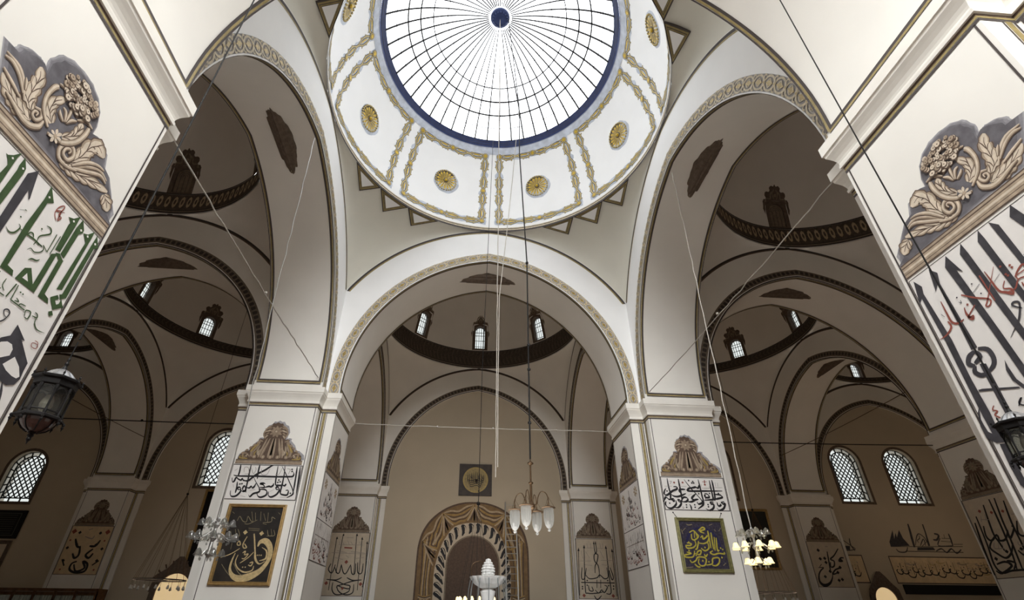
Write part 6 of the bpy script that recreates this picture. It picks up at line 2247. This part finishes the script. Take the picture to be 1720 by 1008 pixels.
# square board with a gilt roundel above the niche
o = empty('roundel_board', FW(0, 5.6), 'dark square board with a gilt script roundel high on the far wall', 'board')
mb = MB(); mb.box(FW(0, 6.43, .045), (1.74, .08, 1.65)); child(mb, 'board', mat('board_wood', (0.055, 0.036, 0.024), .5, noise=.4, scale=4), o)
f2 = off_fn(FW, .09)
mb = MB()
disc(mb, f2, 0, 6.42, .67, 0, .0, 44); disc(mb, f2, 0, 6.42, .60, 1, .004, 44)
for k in range(9):
    x = -.42+.105*k
    ribbon(mb, f2, [(x, 6.85-abs(x)*.4), (x+.01, 6.5), (x-.01, 6.3)], .03, 2, .008, 2, taper=.5)
for q in range(4):
    ribbon(mb, f2, [(-.42+.04*q, 6.42-.1*q), (-.2, 6.36-.1*q), (.05, 6.44-.1*q), (.25, 6.34-.1*q), (.42-.05*q, 6.42-.09*q)], .035, 2, .008, 4)
scribble(mb, f2, -.4, .38, 6.2, 6.7, 26, 8, (2,), .026, .3)
child(mb, 'roundel', [GILTD, mat('roundel_gold', (0.36, 0.27, 0.11), .5, noise=.3, scale=10), INK], o, 'gilt script roundel')
# dark signs and frames on the left and far walls
o = empty('sign_board', FW(-22.9, 3.1), 'dark sign board of fine lines under the far left window', 'board')
mb = MB(); mb.box(FW(-23.1, 3.79, .04), (2.95, .08, 1.26)); child(mb, 'board', IRON, o)
mb = MB()
f2 = off_fn(FW, .082)
frame_rect(mb, f2, -24.4, 3.28, -21.8, 4.3, .04, 0, .0)
for k in range(9): rect(mb, f2, -24.3, 3.38+.1*k, -21.95, 3.405+.1*k, 0, .002)
child(mb, 'lettering', [mat('dim_green_paint', (0.05, 0.055, 0.045), .6)], o)
o = empty('picture', FW(-22.9, .9), 'large tan framed panel at the bottom left corner under the dark sign', 'picture')
frame_parts(o, FW, -24.6, .5, -21.72, 3.08, .16, .06, BROWN, PANEL2)
o = empty('picture', FW(-12.6, 1.75), 'tall dark gold-edged picture behind the left square pier', 'picture')
frame_parts(o, FW, -13.62, 1.95, -11.9, 5.62, .11, .07, FRGOLD, IRON)
o = empty('picture', FW(14.8, 2.2), 'dark gold-edged picture behind the lit crystal chandelier', 'picture')
c = frame_parts(o, FW, 13.6, 2.3, 15.7, 5.25, .12, .07, FRGOLD, mat('dark_green_canvas', (0.020, 0.022, 0.018), .4, noise=.5, scale=2))

# ------------------------------------------------------------------ tie rods and cables
def rod(name, P, r, m, label, cat, knots=()):
    mb = MB()
    mb.tube(P, r, 6)
    for k in knots: mb.ball(k, r*2.6, 6)
    return tag(mb.build(name, m), label, cat, {'tie rod': 'tie rods between the piers', 'cable': 'hanging cables'}[cat])
LWIRE = mat('pale_wire', (0.45, 0.42, 0.37), .5, .3)
def sag(a, b, s, n=16, wob=0.0, sd=1):
    r = random.Random(sd)
    a, b = Vector(a), Vector(b)
    return [a+(b-a)*(k/n)+Vector((r.uniform(-wob, wob), 0, -4*s*(k/n)*(1-k/n)+r.uniform(-wob, wob))) if 0 < k < n else a+(b-a)*(k/n) for k in range(n+1)]
rod('tie_rod', sag((-HS-.02, 7.12, 5.8), (HS+.02, 7.12, 5.8), .02, 30, .012), .016, LWIRE, 'pale tie wire across the wide far arch between the square piers', 'tie rod', [(q, 7.12, 5.79) for q in (-1.6, 0.35, 2.6)])
rod('tie_rod', sag((-4.9, -4.44, 5.8), (-5.16, 4.56, 6.32), .05, 30, .012), .013, LWIRE, 'pale tie wire slanting across the left arch to the left square pier', 'tie rod', [(-5.0, -.4, 6.0)])
rod('tie_rod', sag((4.9, -4.44, 5.8), (5.16, 4.56, 6.25), .05, 30, .012), .013, LWIRE, 'pale tie wire slanting across the right arch to the right square pier', 'tie rod', [(5.0, -.4, 6.0)])
rod('tie_rod', sag((-16.5, 7.0, 5.66), (-7.4, 7.0, 5.62), .02), .018, IRON, 'thin dark tie rod across the dim left bay', 'tie rod', [(-11.4, 7.0, 5.64)])
rod('tie_rod', sag((7.4, 7.0, 5.5), (16.5, 7.0, 5.62), .02), .018, IRON, 'thin dark tie rod across the dim right bay', 'tie rod', [(9.9, 7.0, 5.5)])
rod('tie_rod', sag((16.5, 5.5, 7.85), (17.0, 16.6, 8.05), .1), .016, BRASS, 'brown tie rod rising to the shaded pier on the right', 'tie rod')
rod('tie_rod', sag((-17.2, 5.5, 7.9), (-17.1, 16.6, 8.0), .1), .016, BRASS, 'brown tie rod in the left aisle behind the hanging lantern', 'tie rod')
rod('cable', sag((0, 0, 18.64), (0.02, 0, 2.3), 0, 40, .008), .010, LWIRE, 'straight pale cable from the blue hub down to the hoop of bulbs', 'cable')
rod('cable', [(.30, 0, 18.66), (.62, 0, 13.6), (.60, 0, 11.5), (.73, 0, 7.5), (.70, 0, 4.0), (.69, 0, 2.66)], .016, IRON, 'dark cable down to the brass chandelier', 'cable', [(.73, 0, 7.5), (.72, 0, 5.2), (.71, 0, 4.6), (.695, 0, 3.4)])
rod('cable', [(.62, .02, 13.6), (.40, .02, 10.5), (.22, .02, 8.26), (.06, .02, 6.43), (.05, .02, 4.0), (.06, .02, 2.5)], .010, LWIRE, 'loose pale cord swinging off the dark cable towards the fountain', 'cable')

# ------------------------------------------------------------------ hanging lanterns
LGLASS = glass('lantern_glass', (0.42, 0.43, 0.40), 0.06)
PEWTER = mat('pewter_cap', (0.42, 0.42, 0.43), .35, .8, noise=.3, scale=20)
BULB = mat('frosted_bulb', (0.75, 0.68, 0.6), .5)
def lantern(x, y, zt, top, label, clabel):
    o = empty('hanging_lantern', (x, y, zt), label, 'lantern', 'hanging lanterns')
    c = (x, y, zt)
    N = 8
    lob = lambda t: 1+.035*math.cos(2*pi*t*16)
    mb = MB(); mb.lathe([(.004, .0), (.03, -.004), (.06, -.014), (.095, -.035), (.13, -.065), (.15, -.085), (.15, -.092)], c, 48, scal=lob); child(mb, 'cap', PEWTER, o, 'ribbed pewter dome cap')
    mb = MB(); mb.lathe([(.13, -.085), (.205, -.092), (.215, -.10), (.21, -.115), (.19, -.125), (.185, -.165), (.165, -.175), (.13, -.172)], c, 8)
    child(mb, 'upper_rim', IRON, o)
    mb = MB(); mb.lathe([(.16, -.40), (.185, -.405), (.205, -.415), (.205, -.43), (.185, -.437), (.15, -.437)], c, 8)
    child(mb, 'lower_rim', IRON, o)
    for k in range(N):
        a = 2*pi*k/N
        d = Vector((math.cos(a), math.sin(a), 0))
        mb = MB()
        p = Vector(c)+d*.168
        mb.tube([p+Vector((0,0,-.17)), p+Vector((0,0,-.20)), p+Vector((0,0,-.22)), p+Vector((0,0,-.36)), p+Vector((0,0,-.385)), p+Vector((0,0,-.41))], [.016, .016, .009, .009, .015, .015], 6)
        child(mb, 'post', IRON, o)
        mb = MB()
        e = Vector(c)+d*.21
        mb.lathe([(.002, .045), (.006, .035), (.012, .025), (.006, .012), (.01, .0), (.014, -.012)], tuple(e+Vector((0,0,-.10))), 6)
        child(mb, 'top_finial', IRON, o)
        mb = MB(); mb.lathe([(.012, .005), (.016, -.01), (.008, -.02), (.014, -.032), (.006, -.045), (.002, -.06)], tuple(e+Vector((0,0,-.43))), 6)
        child(mb, 'drop_finial', IRON, o)
        a2 = a+2*pi/N
        d2 = Vector((math.cos(a2), math.sin(a2), 0))
        q = Vector(c)+d2*.164; p = Vector(c)+d*.164
        mb = MB(); mb.face([p+Vector((0,0,-.40)), q+Vector((0,0,-.40)), q+Vector((0,0,-.175)), p+Vector((0,0,-.175))]); child(mb, 'glass_pane', LGLASS, o)
        mb = MB()                                     # pointed tracery at the head of each pane
        mid = (p+q)/2
        z0 = -.175
        mb.tube([p+Vector((0,0,-.235)), p+(mid-p)*.35+Vector((0,0,-.205)), mid+Vector((0,0,-.185))], .006, 5)
        mb.tube([q+Vector((0,0,-.235)), q+(mid-q)*.35+Vector((0,0,-.205)), mid+Vector((0,0,-.185))], .006, 5)
        mb.tube([p+Vector((0,0,-.375)), q+Vector((0,0,-.375))], .006, 5)
        child(mb, 'tracery', IRON, o)
    mb = MB(); mb.lathe([(.15, -.437), (.145, -.46), (.125, -.49), (.095, -.515), (.055, -.53), (.02, -.535)], c, 24); child(mb, 'glass_bowl', mat('smoked_bowl', (0.06, 0.03, 0.025), .15, spec=.6), o, 'dark glass bowl')
    mb = MB()
    for k in range(8):
        a = 2*pi*k/8
        mb.tube([(x+r_*math.cos(a), y+r_*math.sin(a), zt+z_) for r_, z_ in ((.152, -.437), (.147, -.46), (.128, -.49), (.098, -.516), (.056, -.532))], .006, 5)
    mb.lathe([(.03, -.53), (.035, -.54), (.02, -.548), (.03, -.562), (.016, -.575), (.022, -.59), (.008, -.61), (.002, -.63)], c, 10)
    child(mb, 'bottom_cage', IRON, o)
    mb = MB(); mb.lathe([(.005, -.22), (.03, -.23), (.05, -.27), (.058, -.31), (.045, -.35), (.025, -.375), (.02, -.40)], c, 14); child(mb, 'bulb', BULB, o)
    mb = MB(); mb.lathe([(.03, -.01), (.022, .012), (.014, .03), (.02, .05), (.01, .07), (.014, .09), (.006, .11), (.002, .12)], c, 10); mb.tube([(x, y, zt+.1), (x, y, zt+.26)], .007, 6); child(mb, 'hanger', IRON, o)
    o.scale = (.64, .64, .84)
    return rod('cable', [(x, y, zt+.24), (x, y, top)], .0075, IRON, clabel, 'cable')
lantern(-3.36, -6.1, 1.42, 9.7, 'black iron lantern hanging before the left pier, its whole body in view', 'dark cord of the left hanging lantern')
lantern(3.56, -6.13, 1.34, 9.6, 'black iron lantern at the right edge, cut off by the frame', 'dark cord of the right hanging lantern')

# ------------------------------------------------------------------ crystal chandeliers
CRYST = glass('clear_shade_glass', (0.80, 0.80, 0.76), 0.30)
LITG = mat('lit_shade_glass', (0.9, 0.8, 0.5), .3, emit=((1.0, .80, .40), .85))
def link(ob, parent):
    c = ob.copy(); COL.objects.link(c); c.parent = parent; return c
def crystal_chandelier(x, y, label, lit):
    o = empty('crystal_chandelier', (x, y, 1.55), label, 'chandelier', 'crystal chandeliers')
    mb = MB(); mb.lathe([(.01, .0), (.03, -.03), (.015, -.08), (.05, -.14), (.02, -.2), (.03, -.3), (.06, -.36), (.02, -.42), (.04, -.56), (.07, -.62), (.02, -.68), (.005, -.74)], (x, y, 1.55), 12)
    mb.tube([(x, y, 1.5), (x, y, 1.66)], .01, 6); child(mb, 'stem', STEEL, o)
    sh = {}
    for mname, m in (('c', CRYST), ('l', LITG)):
        mb = MB()
        sc_ = lambda t: 1+.10*math.cos(2*pi*t*7)
        mb.lathe([(.012, -.02), (.03, -.012), (.042, .01), (.048, .04), (.056, .065), (.07, .085)], (0,0,0), 28, scal=sc_)
        sh[mname] = mb
    tiers = ((6, .25, -.10, False, -1), (9, .36, -.33, lit, -1), (5, .20, -.60, lit, -1))
    first = {}
    for n, R_, dz, l, up in tiers:
        for k in range(n):
            a = 2*pi*(k+.3)/n
            mb = MB()
            P = [(0,0,-.0), (R_*.3, 0, .05), (R_*.65, 0, -.04), (R_*.9, 0, -.03), (R_, 0, .03)]
            P = [(q[0]*math.cos(a), q[0]*math.sin(a), q[2]) for q in smooth(P, 3)]
            mb.tube(P, .008, 5)
            mb.ball((R_*math.cos(a), R_*math.sin(a), .05), .02, 6)
            ar = mb.build('arm', STEEL); ar.parent = o; ar.location = (0, 0, dz)
            key = 'l' if l else 'c'
            if key not in first:
                s_ = sh[key].build('shade', LITG if l else CRYST, None, True); first[key] = s_
                s_.parent = o
            else:
                s_ = link(first[key], o)
            s_.location = (R_*math.cos(a), R_*math.sin(a), dz+.035)
            s_.rotation_euler = (pi, 0, rnd.random()*3)
            mb = MB(); mb.ball((0, 0, 0), .02, 6, 0, (1, 1, 1.5))
            bd = mb.build('pendant', CRYST); bd.parent = o; bd.location = (R_*.75*math.cos(a), R_*.75*math.sin(a), dz-.10)
    if lit:
        l = bpy.data.lights.new('chandelier_glow', 'POINT'); l.energy = 25; l.color = (1, .78, .45); l.shadow_soft_size = .05
        lo = bpy.data.objects.new('chandelier_glow', l); lo.location = (x, y, 1.0); COL.objects.link(lo)
crystal_chandelier(-5.0, .38, 'unlit crystal chandelier of clear glass cups before the left square pier', False)
crystal_chandelier(5.0, .33, 'lit crystal chandelier of glowing yellow cups before the right square pier', True)
rod('cable', sag((-5.02, -.3, 11.2), (-5.0, .38, 1.62), 0, 30, .014), .012, STEEL, 'twisted cable of the unlit crystal chandelier', 'cable')
rod('cable', sag((5.02, .03, 11.1), (5.0, .33, 1.62), 0, 30, .014), .012, LWIRE, 'twisted pale cable of the lit crystal chandelier', 'cable')

# ------------------------------------------------------------------ brass chandelier with four glass shades
SHADEG = glass('ribbed_shade_glass', (0.62, 0.60, 0.56), 0.3)
def brass_chandelier(x, y):
    o = empty('brass_chandelier', (x, y, 2.66), 'brass chandelier with four clear glass shades hanging right of the fountain', 'chandelier')
    c = (x, y, 0)
    mb = MB()
    mb.lathe([(.008, 2.66), (.012, 2.62), (.06, 2.585), (.062, 2.57), (.02, 2.545), (.016, 2.5), (.016, 2.23), (.045, 2.215), (.045, 2.195), (.022, 2.18), (.024, 1.86), (.06, 1.82), (.08, 1.79), (.07, 1.75), (.035, 1.72), (.02, 1.68), (.005, 1.64)], c, 16)
    child(mb, 'stem', BRASS, o)
    for k in range(4):
        a = math.radians(65+90*k)
        d = Vector((math.cos(a), math.sin(a), 0))
        R_ = .325
        P = smooth([(.04, 1.80), (.11, 1.82), (.13, 1.93), (.19, 2.03), (.28, 2.0), (R_, 1.90), (R_, 1.82)], 4)
        mb = MB(); mb.tube([(x+d.x*q[0], y+d.y*q[0], q[1]) for q in P], .009, 6); child(mb, 'arm', BRASS, o)
        s = (x+d.x*R_, y+d.y*R_, 0)
        mb = MB(); mb.lathe([(.012, 1.83), (.02, 1.78), (.05, 1.765), (.12, 1.745), (.13, 1.735), (.12, 1.725), (.02, 1.72)], s, 20)
        for q in range(3):
            b = 2*pi*q/3
            mb.tube([(s[0], s[1], 1.93), (s[0]+.115*math.cos(b), s[1]+.115*math.sin(b), 1.74)], .003, 4)
        g = child(mb, 'shade_holder', BRASS, o)
        mb = MB(); fl = lambda t: 1+.03*math.cos(2*pi*t*14)
        mb.lathe([(.085, 1.725), (.092, 1.66), (.092, 1.58), (.086, 1.50), (.07, 1.44), (.045, 1.40), (.025, 1.385), (.018, 1.375), (.026, 1.36), (.026, 1.345), (.012, 1.33)], s, 42, scal=fl)
        child(mb, 'glass_shade', SHADEG, g, 'clear ribbed glass shade')
brass_chandelier(.69, 0)

# ------------------------------------------------------------------ hoop chandeliers with a fan of wires
WARMB = mat('warm_lamp', (0.9, 0.75, 0.45), .4, emit=((1, .75, .35), 1.6))
DIMB = mat('grey_lamp_glass', (0.55, 0.53, 0.48), .3)
def hoop(x, y, z, R_, za, label, n, drop, bm, nw):
    o = empty('hoop_chandelier', (x, y, z), label, 'chandelier', 'hoop chandeliers')
    mb = MB(); mb.tube([(x+R_*math.cos(2*pi*k/40), y+R_*math.sin(2*pi*k/40), z) for k in range(41)], .022, 6, cap=False)
    for k in range(2): mb.tube([(x-R_*math.cos(k*pi/2), y-R_*math.sin(k*pi/2), z), (x+R_*math.cos(k*pi/2), y+R_*math.sin(k*pi/2), z)], .012, 5)
    child(mb, 'ring', IRON, o)
    for k in range(nw):
        a = 2*pi*k/nw
        mb = MB(); mb.tube([(x, y, za), (x+R_*math.cos(a), y+R_*math.sin(a), z)], .005 if R_ > .6 else .003, 4); child(mb, 'wire', IRON if R_ < .6 else BRASS, o)
    mb = MB(); mb.ball((x, y, za), .05, 8); child(mb, 'crown_ring', IRON, o)
    f = None
    for k in range(n):
        a = 2*pi*(k+.4)/n
        if f is None:
            mb = MB(); mb.tube([(0,0,0), (0,0,-drop)], .006, 5); mb.lathe([(.012, -drop+.03), (.03, -drop+.01), (.035, -drop-.03), (.05, -drop-.08), (.03, -drop-.10), (.003, -drop-.11)], (0,0,0), 10, 1)
            f = mb.build('lamp', [IRON, bm]); f.parent = o; s = f
        else: s = link(f, o)
        s.location = (R_*math.cos(a), R_*math.sin(a), 0)
    return o
hoop(-11.8, 12, 1.2, .86, 4.33, 'large hoop chandelier fanned with wires in the dim left bay', 14, .22, DIMB, 14)
hoop(11.95, 12, 1.02, .84, 4.2, 'hoop chandelier low in the dim right bay behind the lit chandelier', 14, .22, DIMB, 14)
hoop(-.2, 3.2, .33, .42, 2.45, 'hoop of small yellow bulbs hung on wires beside the fountain', 16, -.06, WARMB, 12)
rod('cable', [(-.2, 3.2, 2.48), (-.2, 3.2, 6.0), (-.1, 3.3, 11.8), (0.0, 3.4, 17.33)], .009, IRON, 'dark cable holding the hoop of small yellow bulbs', 'cable', [(-.2, 3.2, 2.75)])
rod('cable', [(-11.8, 12, 4.35), (-11.8, 12, 18.67)], .009, IRON, 'thin dark cable of the left hoop chandelier', 'cable')
rod('cable', [(11.95, 12, 4.2), (11.95, 12, 18.67)], .009, IRON, 'thin dark cable of the right hoop chandelier', 'cable')

# ------------------------------------------------------------------ marble fountain head with falling water
WATER = glass('falling_water', (0.75, 0.8, 0.82), .35)
def fountain():
    x, y = -.09, 0
    o = empty('fountain', (x, y, FLOOR), 'white marble fountain with a scalloped bowl and a bud finial, water running off', 'fountain')
    lob = lambda t: 1+.07*abs(math.cos(pi*t*12))
    mb = MB(); mb.lathe([(.06, .42), (.12, .43), (.22, .49), (.275, .56), (.295, .60), (.28, .605), (.22, .57), (.10, .54), (.06, .54)], (x, y, 0), 96, scal=lob); child(mb, 'bowl', MARBLE, o, 'scalloped marble bowl')
    prof = [(.12, .54), (.125, .565), (.10, .58), (.075, .60), (.085, .62)]
    for q in range(6):
        r0 = (.105, .112, .108, .094, .072, .045)[q]
        z0 = .625+.042*q
        prof += [(r0*.86, z0), (r0, z0+.012), (r0*1.02, z0+.026), (r0*.88, z0+.04)]
    prof += [(.02, .885), (.002, .89)]
    mb = MB(); mb.lathe(prof, (x, y, 0), 40, scal=lambda t: 1+.07*math.cos(2*pi*t*10)); child(mb, 'bud_finial', MARBLE, o, 'carved bud finial')
    mb = MB(); mb.lathe([(.9, FLOOR), (.9, -1.35), (.5, -1.3), (.14, -1.2), (.09, -.9), (.07, -.3), (.09, .2), (.13, .38), (.07, .43)], (x, y, 0), 32); child(mb, 'pedestal', MARBLE, o)
    mb = MB(); mb.lathe([(2.2, FLOOR), (2.2, -1.0), (2.3, -.95), (2.3, -.9), (2.05, -.9), (2.05, -1.25), (.6, -1.3)], (x, y, 0), 48); child(mb, 'basin', MARBLE, o)
    mb = MB(); mb.tube(smooth([(x-.27, y-.05, .60), (x-.30, y-.05, .70), (x-.26, y-.04, .80), (x-.16, y-.02, .84), (x-.08, y, .82)], 4), .008, 6); child(mb, 'spout_pipe', BRASS, o)
    for k in range(12):
        a = 2*pi*k/12
        mb = MB()
        mb.tube([(x+(.29+.10*math.sqrt(t))*math.cos(a), y+(.29+.10*math.sqrt(t))*math.sin(a), .60-1.55*t) for t in [q/8 for q in range(9)]], [.009, .009, .008, .007, .006, .006, .005, .005, .004], 6)
        child(mb, 'water_jet', WATER, o)
fountain()

# ------------------------------------------------------------------ ladder, cabinet
def ladder():
    o = empty('ladder', (1.85, 16.2, FLOOR), 'tall steel ladder leaning beside the curtained niche', 'ladder')
    y0, y1 = 15.6, 16.9
    zt = 5.05
    def P(x, z): return (x, y0+(y1-y0)*(z-FLOOR)/(zt-FLOOR), z)
    for x, t in ((1.58, zt+.25), (2.13, zt-.25)):
        mb = MB(); mb.tube([P(x, FLOOR), P(x, t)], .034, 6); child(mb, 'rail', STEEL, o)
    z = FLOOR+.3
    while z < zt-.25:
        mb = MB(); mb.tube([P(1.58, z), P(2.13, z)], .022, 6); child(mb, 'rung', STEEL, o)
        z += .30
    mb = MB(); mb.tube([P(1.58, zt+.1), P(2.05, zt+.1)], .014, 6); child(mb, 'guard_bar', STEEL, o)
ladder()
PALEC = mat('pale_glow_curtain', (0.75, 0.72, 0.66), .8, noise=.4, scale=6, emit=((1, .93, .8), .10))  # faint emission stands in for light inside the cabinet
def cabinet():
    x0, x1 = -20.6, -16.25
    o = empty('display_cabinet', ((x0+x1)/2, 16.0, FLOOR), 'dark cabinet with pale lit panes at the bottom left edge', 'cabinet')
    mb = MB()
    mb.box(((x0+x1)/2, 16.15, 1.0), (x1-x0, .7, .12)); mb.box(((x0+x1)/2, 16.45, -.35), (x1-x0, .06, 2.6)); mb.box(((x0+x1)/2, 16.15, -1.62), (x1-x0, .7, .15))
    n = 5
    for k in range(n+1): mb.box((x0+.04+(x1-x0-.08)*k/n, 15.85, -.35), (.08, .08, 2.6))
    for x in (x0+.03, x1-.03): mb.box((x, 16.15, -.35), (.06, .7, 2.6))
    child(mb, 'carcass', WOOD, o)
    for k in range(n):
        xa = x0+.04+(x1-x0-.08)*(k+.5)/n
        mb = MB()
        for q in range(6): mb.box((xa-.3+.12*q, 16.3, -.4), (.09, .2, 2.4))
        child(mb, 'pale_glow_curtain', PALEC, o)
        mb = MB(); mb.box((xa, 15.86, -.4), ((x1-x0-.08)/n-.1, .012, 2.4)); child(mb, 'glass_door', LGLASS, o)
cabinet()
